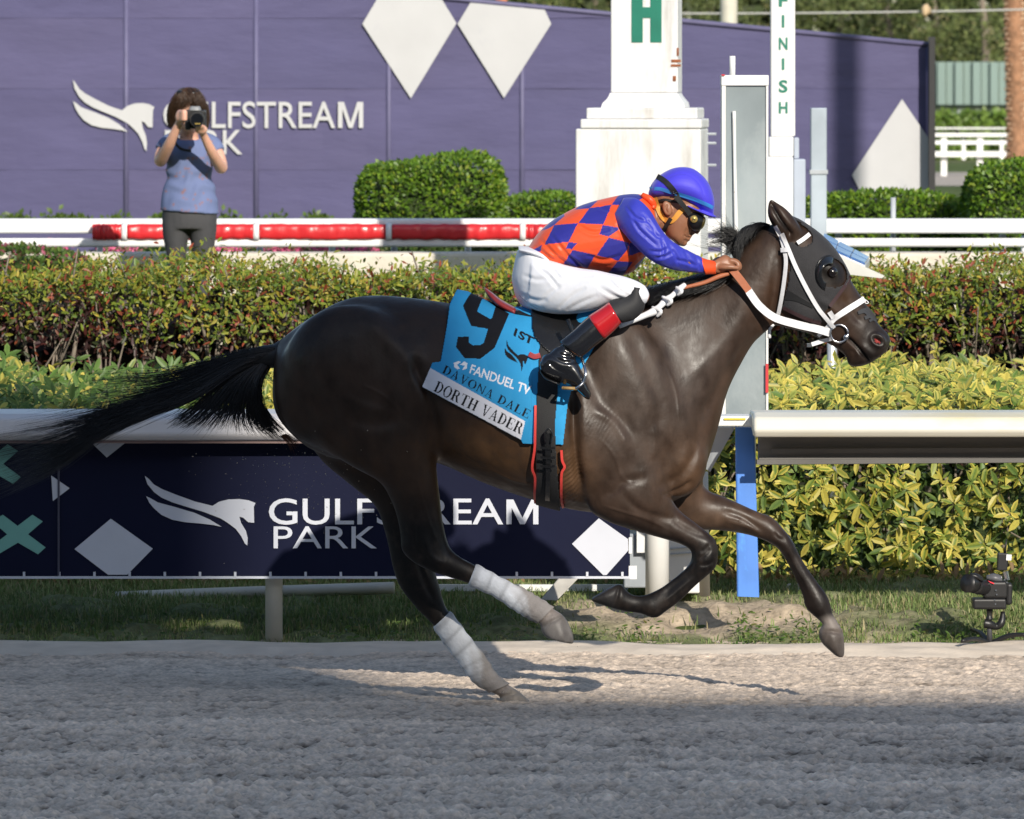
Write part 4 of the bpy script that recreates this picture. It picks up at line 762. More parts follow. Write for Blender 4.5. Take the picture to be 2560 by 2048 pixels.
# ears
def ear(s):
    P = [W(1990, 592, s * .045), W(1966, 565, s * .058), W(1940, 530, s * .068), W(1926, 500, s * .072)]; return tube(P, [.034, .042, .034, .006], 14, 5)
parts += [ear(-1), ear(1)]
hm = remesh(parts, .0056, 7, .5)
def relax(me, wfun, it):
    Vv = vco(me); e = np.empty(len(me.edges) * 2, np.int32); me.edges.foreach_get('vertices', e); e = e.reshape(-1, 2); n_ = len(Vv); deg = np.bincount(e.ravel(), minlength=n_)[:, None]; wg = wfun(PX(Vv), Vv)[:, None]
    for _ in range(it):
        acc = np.stack([np.bincount(e[:, 0], Vv[e[:, 1], k], n_) + np.bincount(e[:, 1], Vv[e[:, 0], k], n_) for k in range(3)], 1) / np.maximum(deg, 1); Vv = Vv + (acc - Vv) * wg
    me.vertices.foreach_set('co', Vv.astype(np.float32).ravel()); me.update()
relax(hm, lambda q, v: .6 * np.clip((1240 - q[:, 1]) / 60, 0, 1) * np.clip((1900 - q[:, 0]) / 60, 0, 1) + .0, 85)
relax(hm, lambda q, v: .5 * (q[:, 1] > 1180), 6)
relax(hm, lambda q, v: .5 * (q[:, 0] > 1900) * np.clip((q[:, 1] - 560) / 30, 0, 1), 8)
V = vco(hm); N = vno(hm); Q = PX(V)
side = np.clip(np.abs(N[:, 1]) * 1.4 - .15, 0, 1)
def dent(P, r, depth, ymin=None, ymax=None, sub=4):
    global V
    d_, t_ = pdist_t(Q, P, sub); depth = depth * (1.28 if r > 7 else 1.0); k = np.exp(-(d_ / r) ** 2) * side * np.clip(np.minimum(t_, 1 - t_) * 4.5 + .04, 0, 1)
    if ymax is not None: k = k * (V[:, 1] < ymax)
    if ymin is not None: k = k * (V[:, 1] > ymin)
    V = V - N * (k * depth)[:, None]
# muscle and tendon relief
dent([(1028, 880), (1046, 930), (1072, 990), (1086, 1060), (1092, 1120)], 14, .014)                 # flank fold
dent([(850, 985), (910, 1015), (975, 1032)], 13, -.006); dent([(860, 1040), (930, 1060), (1000, 1050)], 18, .007)
dent([(740, 900), (790, 1000), (850, 1090), (930, 1160)], 22, .008)
dent([(900, 780), (985, 860), (1040, 930)], 26, -.008)
dent([(1438, 960), (1436, 1060), (1442, 1160), (1456, 1262)], 12, .022)                            # behind the elbow
dent([(1470, 900), (1500, 1000), (1580, 1090), (1600, 1180)], 20, .007); dent([(1560, 800), (1610, 900), (1650, 1010), (1640, 1120)], 24, .009)
dent([(1480, 1020), (1540, 1060), (1575, 1130)], 12, -.006); dent([(1500, 1250), (1540, 1225), (1560, 1205), (1620, 1195)], 12, .007, ymax=0)
dent([(1640, 1220), (1700, 1190), (1740, 1130), (1750, 1060)], 13, .008, ymax=0); dent([(1655, 1240), (1700, 1225), (1735, 1200)], 7, .010, ymax=0)
dent([(1635, 1060), (1636, 1110), (1632, 1150)], 8, -.005)
dent([(1910, 838), (1850, 900), (1790, 990), (1745, 1080)], 18, .012); dent([(1880, 700), (1850, 800), (1790, 880), (1700, 960)], 30, -.006)
dent([(1945, 590), (1945, 680), (1930, 770), (1925, 805)], 13, .011)                                # behind the jaw
dent([(1700, 1300), (1640, 1290), (1590, 1270), (1560, 1235)], 9, .005, ymax=0); dent([(1770, 1345), (1720, 1325), (1680, 1300)], 9, .004, ymax=0)
dent([(1745, 1400), (1765, 1385), (1778, 1370)], 5, .005, ymax=0); dent([(1740, 1425), (1690, 1460), (1655, 1490)], 8, .004, ymax=0)
dent([(1800, 1275), (1860, 1295), (1920, 1340)], 9, .005, ymin=0); dent([(1950, 1370), (1985, 1430), (2020, 1485)], 8, .004, ymin=0); dent([(1810, 1300), (1870, 1318), (1905, 1335)], 5, -.004, ymin=0)
dent([(1060, 1330), (1075, 1390), (1120, 1415)], 8, -.005, ymax=0); dent([(1035, 1300), (1040, 1370), (1080, 1410)], 7, .007, ymax=0); dent([(1040, 1380), (1060, 1450), (1090, 1510)], 8, .006, ymin=0)
dent([(2040, 742), (2080, 770), (2118, 800)], 8, -.006); dent([(2100, 735), (2130, 780), (2160, 815)], 10, .006); dent([(2030, 800), (2060, 815), (2085, 830)], 9, .006)
dent([(2112, 846), (2124, 850), (2146, 872), (2160, 890), (2172, 905), (2180, 915)], 4.6, .015)                 # mouth
dent([(2116, 890), (2126, 880), (2140, 884)], 6, .004); dent([(2150, 860), (2172, 880), (2190, 895)], 8, -.003)
for P_ in ([(1500, 1262), (1550, 1278), (1620, 1300), (1690, 1335)], [(1495, 1090), (1535, 1140), (1556, 1195), (1600, 1215)], [(1220, 1170), (1280, 1200), (1340, 1212)], [(1040, 1190), (1056, 1250), (1078, 1320), (1100, 1370)], [(1660, 900), (1690, 980), (1700, 1060)], [(1815, 1290), (1860, 1305), (1900, 1332)], [(900, 960), (960, 990), (1010, 1040)]):
    dent(P_, 3.2, -.0028)
dent([(2065, 770), (2095, 795), (2118, 828)], 3, -.0025)
for P_, kw in (([(1418, 1532), (1405, 1540), (1352, 1568), (1340, 1574)], dict(ymax=0)), ([(2120, 1586), (2106, 1582), (2048, 1574), (2036, 1572)], dict(ymin=0)), ([(1530, 1532), (1536, 1520), (1550, 1461), (1553, 1450)], dict(ymax=0)), ([(1310, 1726), (1298, 1730), (1252, 1743), (1240, 1746)], dict(ymin=0))): dent(P_, 4.5, .008, **kw)
dent([(1775, 1360), (1762, 1375), (1748, 1380)], 5, .004, ymax=0); dent([(1790, 1400), (1770, 1412), (1745, 1412)], 5, .004, ymax=0); dent([(1935, 1330), (1945, 1345), (1965, 1352)], 5, .004, ymin=0)
dent([(1725, 1450), (1690, 1480), (1655, 1508)], 4, -.003, ymax=0); dent([(1975, 1395), (2000, 1440), (2025, 1485)], 4, -.003, ymin=0)
a = np.stack([(Q[:, 0] - 2195) * math.cos(.6) + (Q[:, 1] - 851) * math.sin(.6), -(Q[:, 0] - 2195) * math.sin(.6) + (Q[:, 1] - 851) * math.cos(.6)], 1)
nd = np.sqrt((a[:, 0] / 16) ** 2 + (a[:, 1] / 10.5) ** 2); V = V - N * (np.where(nd < 1, (1 - nd ** 2) * .018, 0) - .004 * np.exp(-((nd - 1.25) / .3) ** 2))[:, None] * side[:, None]
e_ = pdist(Q, [(1930, 512), (1950, 548), (1975, 585)]); V = V - N * (np.exp(-(e_ / 7) ** 2) * .016 * (V[:, 2] > W(0, 600).z) * (np.abs(V[:, 1]) > .045) * (np.abs(N[:, 1]) > .3))[:, None]   # ear hollow
side0 = side
# skin wrinkles behind the girth and on the shoulder
wr = np.exp(-(((Q[:, 0] - 1425) / 30) ** 2 + ((Q[:, 1] - 1190) / 60) ** 2)); V = V - N * (wr * .0022 * np.sin(Q[:, 1] * .55 + Q[:, 0] * .35))[:, None]
wr = np.exp(-(((Q[:, 0] - 1500) / 70) ** 2 + ((Q[:, 1] - 1050) / 70) ** 2)); V = V - N * (wr * .0005 * np.sin(Q[:, 1] * .35 + Q[:, 0] * .6 + 2 * np.sin(Q[:, 0] * .08)))[:, None]
hm.vertices.foreach_set('co', V.astype(np.float32).ravel()); hm.update()
# coat colour: dark bay with black points, plus painted sheen and crease shade
n = len(V); C = np.tile([.036, .0205, .0135], (n, 1))
def tint(c, wgt):
    global C
    wgt = np.clip(wgt, 0, 1)[:, None]; C = C * (1 - wgt) + np.array(c) * wgt
g = lambda x, y, rx, ry: np.exp(-(((Q[:, 0] - x) / rx) ** 2 + ((Q[:, 1] - y) / ry) ** 2))
tint((.095, .048, .021), g(1230, 1140, 190, 85)); tint((.10, .052, .024), g(1410, 1170, 60, 90)); tint((.075, .040, .021), g(1720, 1180, 70, 90)); tint((.05, .026, .014), np.exp(-(pdist(Q, [(1920, 830), (1830, 950), (1790, 1080)]) / 30) ** 2) * .8)
tint((.055, .026, .013), np.exp(-(pdist(Q, [(820, 1110), (900, 1165), (960, 1200)]) / 26) ** 2) * .8); tint((.05, .025, .014), g(1925, 760, 40, 70) * .9); tint((.06, .032, .018), g(2110, 745, 30, 30) * .8)
tint((.060, .043, .034), g(1560, 1000, 140, 190) * .8); tint((.056, .041, .034), g(1720, 860, 110, 140) * .8)  # paler shoulder and neck: sunlit sheen put into the coat colour
tint((.085, .052, .034), g(1800, 1300, 120, 40) * (V[:, 1] > .03) * 1.0)
tint((.0055, .005, .005), np.clip((Q[:, 1] - np.where(Q[:, 0] < 1400, 1230, 1290)) / 90, 0, 1) * .93 * np.where((V[:, 1] > .03) & (Q[:, 0] > 1600), np.clip((Q[:, 0] - 1880) / 80, 0, .8), 1))
tint((.012, .010, .0095), np.clip((Q[:, 0] - 2130) / 40, 0, 1) * .8 * (Q[:, 1] < 1000)); tint((.008, .007, .007), np.exp(-(pdist(Q, [(1580, 725), (1700, 700), (1780, 680), (1830, 640), (1880, 590), (1930, 560)]) / 14) ** 2))
tint((.012, .009, .008), g(800, 820, 200, 70) * .6); tint((.004, .003, .003), np.exp(-(pdist(Q, [(1932, 515), (1948, 545), (1968, 578)]) / 6) ** 2) * (N[:, 1] < 0) * (Q[:, 1] < 595))  # top of the rump darker; shade of the ear hollow painted in
tint((.004, .004, .004), np.exp(-(pdist(Q, [(2112, 846), (2124, 850), (2146, 872), (2160, 890), (2172, 905)]) / 3.5) ** 2)); tint((.010, .008, .007), g(2072, 681, 40, 42) * 1.4); tint((.35, .05, .045), np.where(nd < .72, 1, 0) * (a[:, 1] > -1) * .8); tint((.006, .005, .005), np.where((nd < .75) & (a[:, 1] <= -1), 1, 0)); tint((.09, .07, .06), g(1848, 1329, 9, 7) * (V[:, 1] > .03) * 1.3)  # shade of mouth crease and nostril hollow painted in; nostril lining pink
def along(P, lo, hi):  # weight by position past a line from lo to hi (hoof ends)
    lo, hi = np.array(lo, float), np.array(hi, float); u = hi - lo; return ((Q - lo) @ u) / (u @ u)
dust = (.27, .235, .215); nearh = V[:, 1] < 0
def legpaint(c, lo, hi, r, ysel, k=6):
    t = along(Q, lo, hi); w_ = np.clip((t) * k, 0, 1) * (np.linalg.norm(Q - np.array(hi), axis=1) < r) * ysel; tint(c, w_)
legpaint(dust, (1270, 1480), (1400, 1580), 190, nearh & (Q[:, 0] > 1150) & (Q[:, 0] < 1445), 2.2); legpaint((.20, .18, .165), (1375, 1548), (1402, 1600), 75, nearh & (Q[:, 0] > 1330), 12)
legpaint(dust, (1180, 1650), (1300, 1760), 190, ~nearh & (Q[:, 0] < 1400), 2.2); legpaint((.30, .26, .22), (1262, 1733), (1300, 1765), 70, ~nearh & (Q[:, 0] < 1400), 12)
legpaint((.022, .02, .02), (1548, 1492), (1480, 1500), 80, nearh & (Q[:, 0] > 1440), 8)
legpaint((.20, .17, .15), (2064, 1535), (2080, 1590), 70, ~nearh, 3); legpaint((.135, .11, .095), (2084, 1568), (2090, 1645), 90, ~nearh, 14)
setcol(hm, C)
m_coat = mat('horse_coat', attr=True, rough=.46, var=.36, scale=15, bump=.0017, bscale=34, spec=.29, sheen=.0, rvar=.14, stretch=(1, 1, .7), dirt_or_sheen=(.044, .031, .024), dscale=17, drange=(.48, .9))  # greyer blotches are hair sheen put into the coat colour
horse = thing('race_horse', (W(1300, 1765).x, 0, 0), 'dark bay racehorse galloping to the right with bandaged hind legs', 'horse')
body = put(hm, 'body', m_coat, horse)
HB = BVHTree.FromPolygons([tuple(v) for v in V], [tuple(p.vertices) for p in hm.polygons])
def hit(px, py, s=-1):
    """horse surface under a photo pixel, near side (s=-1) or far side (s=+1); off the silhouette: depth of the nearest surface"""
    p = W(px, py, 0)
    for rad in range(0, 60, 4):
        for an in (range(0, 360, 45) if rad else (0,)):
            q = W(px + rad * math.cos(R(an)), py + rad * math.sin(R(an)), 0); r_ = HB.ray_cast(Vector((q.x, 3 * s, q.z)), Vector((0, -s, 0)))
            if r_[0] is not None: return Vector((p.x, r_[0].y, p.z))
    return Vector((p.x, .05 * s, p.z))
# eyes
m_eye = mat('horse_eye', (.007, .004, .003), rough=.05, coat=1.0, var=0)
for s in (-1, 1):
    h = hit(2076, 679, s); V_, F_ = ell(h + Vector((0, -s * .008, 0)), (.022, .019, .020), 18); mk('eye', V_, F_, m_eye, horse, True)
# leg bandages
m_band = mat('bandage', attr=True, rough=.85, var=.12, scale=20, bump=.004, bscale=60)
def bandage(st, i0, i1, dustside):
    A = catmull(np.array([list(s) + [0] for s in st[i0:i1]], float), 10); out = []
    for k, s in enumerate(A):
        ce = (s[:2] + s[2:4]) / 2; u = (s[:2] - s[2:4]) / 2; l = np.linalg.norm(u); wv = 1 + (4.0 + 1.1 * math.sin(k * 1.15) + .5 * math.sin(k * .4)) / l * (1 if k > 0 else .6); out.append((*(ce + u * wv), *(ce - u * wv), s[4] + .006, s[5]))
    V_, F_ = loft(out, 32, 1); ring = 32; m = len(out); t = np.concatenate([np.repeat(np.linspace(0, 1, m), ring), [0, 1]]); th = np.concatenate([np.tile(np.linspace(0, 2 * np.pi, ring, endpoint=False), m), [0, 0]])
    q = np.clip((t - .42) * 4 + .9 * np.cos(th) + .25 * np.sin(th * 5 + t * 20), 0, 1)[:, None] * np.clip((t - .25) * 5, 0, 1)[:, None]
    white = np.array([.66, .68, .72]) * (1 - .22 * (np.sin(t * 42) > .86) - .10 * (t < .45) * (np.sin(t * 42 + 1) > .2) - .16 * (t > .45) * (np.sin(t * 130 + th) > .7))[:, None]; q2 = np.clip((t - .88) * 9, 0, 1)[:, None]; q = np.maximum(q * .9, q2)  # darker rings and lines paint in the shading of wraps and creases
    return mk('leg_bandage', V_, F_, m_band, horse, True, col=white * (1 - q) + np.array([.25, .22, .20]) * q)
bandage(hindA, 9, 14, 1); bandage(hindB, 8, 13, 1)
# tail and mane hair
m_hair = mat('black_hair', attr=True, rough=.38, var=.2, spec=.6)
def strands(name, guides, n, r0, jit, col, parent, seg=14, m=None, tip=.25, lmin=.55):
    """hair strands blended between neighbouring guide curves of 3-D points"""
    G = [catmull(np.array(g_, float), 6) for g_ in guides]; L = 40; G = [np.array([np.interp(np.linspace(0, len(g_) - 1, L), np.arange(len(g_)), g_[:, k]) for k in range(3)]).T for g_ in G]; G = np.array(G)
    VV, FF = [], []; k0 = 0; cc = []
    for i in range(n):
        u = rng.uniform(0, len(G) - 1); a_ = int(u); f = u - a_; c = G[a_] * (1 - f) + G[min(a_ + 1, len(G) - 1)] * f
        t0 = 0; t1 = rng.uniform(lmin, 1.0) ** .7; tt = np.linspace(t0, t1, seg) * (L - 1); c = np.array([np.interp(tt, np.arange(L), c[:, q]) for q in range(3)]).T
        t = np.linspace(0, 1, seg)[:, None]; off = rng.normal(0, 1, 3) * jit; off2 = rng.normal(0, 1, 3) * jit * .8; c = c + off * (.25 + t) + off2 * np.sin(t * rng.uniform(2, 6) + rng.uniform(0, 6)) * t
        r_ = r0 * rng.uniform(.6, 1.3) * (1 - (1 - tip) * np.linspace(0, 1, seg)); T = np.gradient(c, axis=0); T /= np.linalg.norm(T, axis=1)[:, None] + 1e-9
        s_ = np.cross(T, [0, 1, .01]); s_ /= np.linalg.norm(s_, axis=1)[:, None] + 1e-9; b_2 = np.cross(T, s_)
        ring = np.stack([c + s_ * r_[:, None], c - .5 * s_ * r_[:, None] + .87 * b_2 * r_[:, None], c - .5 * s_ * r_[:, None] - .87 * b_2 * r_[:, None]], 1).reshape(-1, 3)
        idx = np.arange(seg - 1)[:, None] * 3; q = np.array([[0, 1, 4, 3], [1, 2, 5, 4], [2, 0, 3, 5]]); FF.append((idx[:, :, None] + q[None] + k0).reshape(-1, 4)); VV.append(ring); k0 += len(ring); cc.append(np.tile(np.array(col) * rng.uniform(.6, 1.6), (len(ring), 1)))
    return mk(name, np.vstack(VV), np.vstack(FF), m or m_hair, parent, True, col=np.vstack(cc))
V_, F_ = tube([W(720, 880), W(690, 890), W(650, 893), W(600, 906), W(545, 935), W(500, 970)], [.055, .046, .040, .033, .022, .006], 14, 5); mk('tail_dock', V_, F_, mat('dock_hair', (.008, .007, .008), rough=.5), horse, True)
tg = lambda *p: [tuple(W(x, y, yy)) for x, y, yy in p]
tail = [tg((700, 868, -.01), (620, 880, -.01), (540, 900, .0), (440, 925, .02), (330, 935, .03), (230, 930, .04)),
        tg((695, 872, -.03), (600, 890, -.03), (500, 930, .0), (380, 965, .02), (280, 965, .02), (190, 985, .03)),
        tg((690, 878, -.03), (600, 896, -.04), (480, 955, -.02), (366, 995, .0), (247, 1030, .0), (130, 1058, .0), (-40, 1085, .02)),
        tg((686, 884, -.03), (595, 908, -.05), (480, 975, -.03), (366, 1018, -.03), (247, 1058, -.02), (130, 1105, -.02), (-40, 1150, .0)),
        tg((682, 888, .0), (595, 916, -.05), (480, 988, -.05), (366, 1032, -.05), (247, 1082, -.05), (130, 1150, -.04), (-40, 1215, -.02)),
        tg((680, 892, .02), (600, 922, -.04), (480, 998, -.06), (366, 1040, -.06), (247, 1094, -.05), (130, 1180, -.04), (-40, 1258, -.03))]
strands('tail_hair', tail[2:], 1500, .0015, .008, (.010, .010, .013), horse, 20, lmin=.5, tip=.12)
strands('tail_wisps', tail[:3], 420, .0013, .012, (.010, .010, .013), horse, 18, tip=.12)
skirt = [tg((640, 905, -.02), (560, 945, -.03), (500, 1000, -.03), (440, 1045, -.03), (410, 1062, -.03)),
         tg((650, 905, -.02), (580, 960, -.04), (540, 1010, -.04), (500, 1050, -.04), (470, 1072, -.04)),
         tg((660, 900, -.02), (610, 960, -.05), (590, 1010, -.05), (570, 1050, -.05), (560, 1075, -.04)),
         tg((668, 900, -.02), (632, 960, -.05), (625, 1015, -.05), (640, 1060, -.04), (670, 1092, -.03)),
         tg((674, 905, -.01), (645, 955, -.04), (642, 1010, -.04), (665, 1060, -.03), (705, 1098, -.02)),
         tg((678, 908, .0), (652, 955, -.02), (652, 1005, -.02), (680, 1050, -.01), (722, 1088, .0))]
strands('tail_skirt', skirt, 1300, .0016, .008, (.008, .008, .010), horse, 14)
strands('tail_skirt_tips', [tg((700, 1090, -.02), (720, 1110, -.02), (730, 1135, -.02)), tg((715, 1085, -.02), (740, 1100, -.02), (752, 1112, -.02))], 60, .0010, .004, (.14, .04, .015), horse, 6)
# ================================================================== TACK
def strap_geo(bvh, P, width, off=.004, thick=.003, s=-1, sub=8, y0=None, smooth=3):
    """ribbon laid on a surface under a photo polyline; width in px (number or list)"""
    P = np.array(P, float); wd = np.asarray(width, float) * np.ones(len(P)); A = catmull(np.column_stack([P, wd]), sub); C_ = A[:, :2]; T = np.gradient(C_, axis=0); T /= np.linalg.norm(T, axis=1)[:, None] + 1e-9; Nn = np.stack([-T[:, 1], T[:, 0]], 1)
    cols = []
    for f in (-.5, -.17, .17, .5):
        row = []; last = y0
        for c, n_, w_ in zip(C_, Nn, A[:, 2]):
            x, y = c + n_ * w_ * f; p = W(x, y, 0); r_ = bvh.ray_cast(Vector((p.x, 3 * s, p.z)), Vector((0, -s, 0)))
            yy = r_[0].y if r_[0] is not None else None; row.append([p.x, yy, p.z])
        ys = [q[1] for q in row]; good = [i for i, v in enumerate(ys) if v is not None]
        if good:
            for i in range(len(ys)):
                if ys[i] is None: ys[i] = ys[min(good, key=lambda k: abs(k - i))]
        else: ys = [0.0] * len(ys)
        ys = np.array(ys)
        for _ in range(smooth): ys[1:-1] = .25 * ys[:-2] + .5 * ys[1:-1] + .25 * ys[2:]
        cols.append(np.array([[q[0], y, q[2]] for q, y in zip(row, ys)]))
    G = np.stack(cols, 1); mid = G[:, :, 1]; G[:, :, 1] = s * np.maximum(s * mid, (s * mid).mean(1, keepdims=True) - .004)
    out = G.copy(); out[:, :, 1] += s * (off + thick); inn = G.copy(); inn[:, :, 1] += s * off; m = len(G); V_ = np.vstack([out.reshape(-1, 3), inn.reshape(-1, 3)]); k = m * 4; F_ = []
    for i in range(m - 1):
        for j in range(3):
            a_, b_2 = i * 4 + j, (i + 1) * 4 + j; F_.append((a_, a_ + 1, b_2 + 1, b_2)); F_.append((k + a_, k + b_2, k + b_2 + 1, k + a_ + 1))
        for j in (0, 3): F_.append((i * 4 + j, (i + 1) * 4 + j, k + (i + 1) * 4 + j, k + i * 4 + j))
    F_ += [(0, 1, 2, 3, k + 3, k + 2, k + 1, k), tuple([(m - 1) * 4 + j for j in range(4)] + [k + (m - 1) * 4 + 3 - j for j in range(4)])]
    return V_, F_
def strap(name, bvh, P, width, m, parent, off=.004, thick=.003, sides=(-1, 1), sub=8):
    for s in sides:
        V_, F_ = strap_geo(bvh, P, width, off, thick, s, sub); o = mk(name, V_, F_, m, parent, True)
        md = o.modifiers.new('e', 'EDGE_SPLIT'); md.split_angle = R(50)
def wrap(px0, px1, nx, ph0, ph1, nph, off, blur=6):
    """points wrapped round the barrel: rays outward from an axis inside the body"""
    xs_ = np.linspace(px0, px1, nx); ph = np.radians(np.linspace(ph0, ph1, nph)); Rr = np.full((nx, nph), np.nan); nxs, nps = nx // 4 + 2, nph // 4 + 2
    xs2 = np.linspace(px0, px1, nxs); ph2 = np.linspace(ph[0], ph[-1], nps); R2 = np.full((nxs, nps), np.nan)
    for i, x in enumerate(xs2):
        c = W(x, 1010)
        for j, p_ in enumerate(ph2):
            r_ = HB.ray_cast(c, Vector((0, math.sin(p_), math.cos(p_)))); R2[i, j] = r_[3] if r_[0] is not None else .3
    for _ in range(blur):
        R2[1:-1] = .25 * R2[:-2] + .5 * R2[1:-1] + .25 * R2[2:]; R2[:, 1:-1] = .25 * R2[:, :-2] + .5 * R2[:, 1:-1] + .25 * R2[:, 2:]
    fi = np.interp(xs_, xs2, np.arange(nxs)); fj = np.interp(ph, ph2, np.arange(nps)); i0 = np.clip(fi.astype(int), 0, nxs - 2); j0 = np.clip(fj.astype(int), 0, nps - 2); u = (fi - i0)[:, None]; v = (fj - j0)[None]
    Rr = R2[i0][:, j0] * (1 - u) * (1 - v) + R2[i0 + 1][:, j0] * u * (1 - v) + R2[i0][:, j0 + 1] * (1 - u) * v + R2[i0 + 1][:, j0 + 1] * u * v
    Rr = Rr + off; c0 = W(0, 1010); X_ = (xs_ - CXP) * DC / FPX; return np.stack([np.repeat(X_[:, None], nph, 1), Rr * np.sin(ph)[None], c0.z + Rr * np.cos(ph)[None]], 2).reshape(-1, 3), Rr
def wrap_sheet(name, poly, m, parent, off, nx, ph0=-125, ph1=125, nph=300, color=None, thick=.004, extra=None, px=None):
    P = np.array(poly); px0, px1 = (P[:, 0].min() - 2, P[:, 0].max() + 2) if px is None else px; V_, Rr = wrap(px0, px1, nx, ph0, ph1, nph, off); q = PX(V_)
    q2 = np.stack([CXP + V_[:, 0] * FPX / DC, HZ + (HC - V_[:, 2]) * FPX / DC], 1); near = V_[:, 1] < 0; qq = np.where(near[:, None], q, q2)
    ins = inpoly(qq, poly); idx = np.arange(nx * nph).reshape(nx, nph); F_ = np.stack([idx[:-1, :-1], idx[:-1, 1:], idx[1:, 1:], idx[1:, :-1]], 2).reshape(-1, 4); F_ = F_[ins[F_].sum(1) >= 3]
    used = np.unique(F_); mp = -np.ones(len(V_), int); mp[used] = np.arange(len(used)); Vu = V_[used].copy()
    if extra is not None: Vu = extra(Vu, qq[used])
    col = color(qq[used], near[used]) if color else None; o = mk(name, Vu, mp[F_], m, parent, True, col=col)
    sm = o.modifiers.new('thick', 'SOLIDIFY'); sm.thickness = thick; sm.offset = 1; return o
# serif alphabet made of convex pieces
def serif_letter(ch):
    t, th, sv, se = .20, .085, .07, .07; out = []
    rc = lambda x0, y0, x1, y1: out.append([(x0, y0), (x1, y0), (x1, y1), (x0, y1)])
    def stem(x, w_=t, y0=0, y1=1, a=True, b_=True):
        rc(x, y0, x + w_, y1)
        if a: rc(x - se, y1 - sv, x + w_ + se, y1)
        if b_: rc(x - se, y0, x + w_ + se, y0 + sv)
    def arc(cx, cy, ro, so, ri, si, a0, a1, n=14):
        an = np.radians(np.linspace(a0, a1, n))
        for p_, q_ in zip(an[:-1], an[1:]): out.append([(cx + ro * math.cos(p_), cy + so * math.sin(p_)), (cx + ro * math.cos(q_), cy + so * math.sin(q_)), (cx + ri * math.cos(q_), cy + si * math.sin(q_)), (cx + ri * math.cos(p_), cy + si * math.sin(p_))])
    w_ = .8
    if ch == 'D': stem(.08, a=True); arc(.3, .5, .48, .5, .31, .45, -90, 90); rc(.08, .95, .32, 1); rc(.08, 0, .32, .05)
    elif ch == 'O': arc(.42, .5, .42, .52, .25, .46, 0, 360, 24); w_ = .84
    elif ch == 'R': stem(.08); arc(.38, .74, .30, .26, .14, .21, -90, 90); rc(.08, .95, .4, 1); rc(.1, .48, .4, .53); out.append([(.38, .5), (.55, .5), (.86, 0), (.66, 0)]); rc(.66, 0, .92, .05); w_ = .86
    elif ch == 'T': stem(.3, a=False); rc(.0, .94, .77, 1); rc(0, .76, .05, 1); rc(.72, .76, .77, 1); w_ = .77
    elif ch == 'H': stem(.08); stem(.62); rc(.2, .47, .66, .53); w_ = .87
    elif ch == 'V': out.append([(.08, 1), (.26, 1), (.5, 0), (.40, 0)]); out.append([(.66, 1), (.73, 1), (.5, 0), (.42, 0)]); rc(0, .95, .34, 1); rc(.56, .95, .84, 1); w_ = .84
    elif ch == 'A': out.append([(.10, 0), (.165, 0), (.44, 1), (.37, 1)]); out.append([(.56, 0), (.74, 0), (.46, 1), (.36, 1)]); rc(.2, .3, .6, .355); rc(0, 0, .28, .05); rc(.48, 0, .84, .05); w_ = .84
    elif ch == 'E': stem(.08, a=False, b_=False); rc(0, .94, .7, 1); rc(0, 0, .72, .06); rc(.2, .48, .5, .53); rc(.65, .76, .7, 1); rc(.67, 0, .72, .26); rc(.47, .38, .52, .63); w_ = .74
    elif ch == 'N': stem(.1, th, b_=True, a=False); stem(.7, th, b_=False); out.append([(.06, 1), (.24, 1), (.755, 0), (.66, 0)]); rc(0, .95, .2, 1); w_ = .86
    elif ch == 'L': stem(.08, b_=False); rc(0, 0, .72, .06); rc(.67, 0, .72, .28); w_ = .74
    elif ch == ' ': w_ = .38
    return out, w_
def serif_text(s, P0, P1, hgt, up):
    """convex pieces of a serif line, baseline P0->P1 (px), cap height along up"""
    x = 0; ps = []
    for ch in s:
        o, w_ = serif_letter(ch); ps += [[(x + a_, b_2) for a_, b_2 in q] for q in o]; x += w_ + .10
    P0, P1 = np.array(P0, float), np.array(P1, float); u = (P1 - P0) / (x - .10); v = np.array(up, float); v = v / np.linalg.norm(v) * hgt
    return [[tuple(P0 + u * a_ + v * b_2) for a_, b_2 in q] for q in ps]
c7 = lambda x, y: (600 + x / 2.3956, 680 + y / 2.3956)
NINE = [c7(*p) for p in [(1335, 250), (1400, 175), (1470, 168), (1540, 205), (1612, 250), (1525, 455), (1440, 520), (1345, 517), (1293, 450), (1305, 390), (1370, 392), (1370, 425), (1395, 440), (1440, 438), (1460, 425), (1485, 345), (1385, 335)]]
NINEH = [c7(*p) for p in [(1420, 265), (1450, 205), (1475, 198), (1530, 222), (1510, 285), (1500, 292)]]
STRIP = [(1074, 919), (1055, 967), (1302, 1100), (1313, 1053)]
ca = affine([(780, 625), (1378, 772), (1333, 1000)], [(1240 + 80 / 2.975, 720 + 390 / 2.975), (1240 + 242 / 2.975, 720 + 515 / 2.975), (1240 + 188 / 2.975, 720 + 622 / 2.975)])
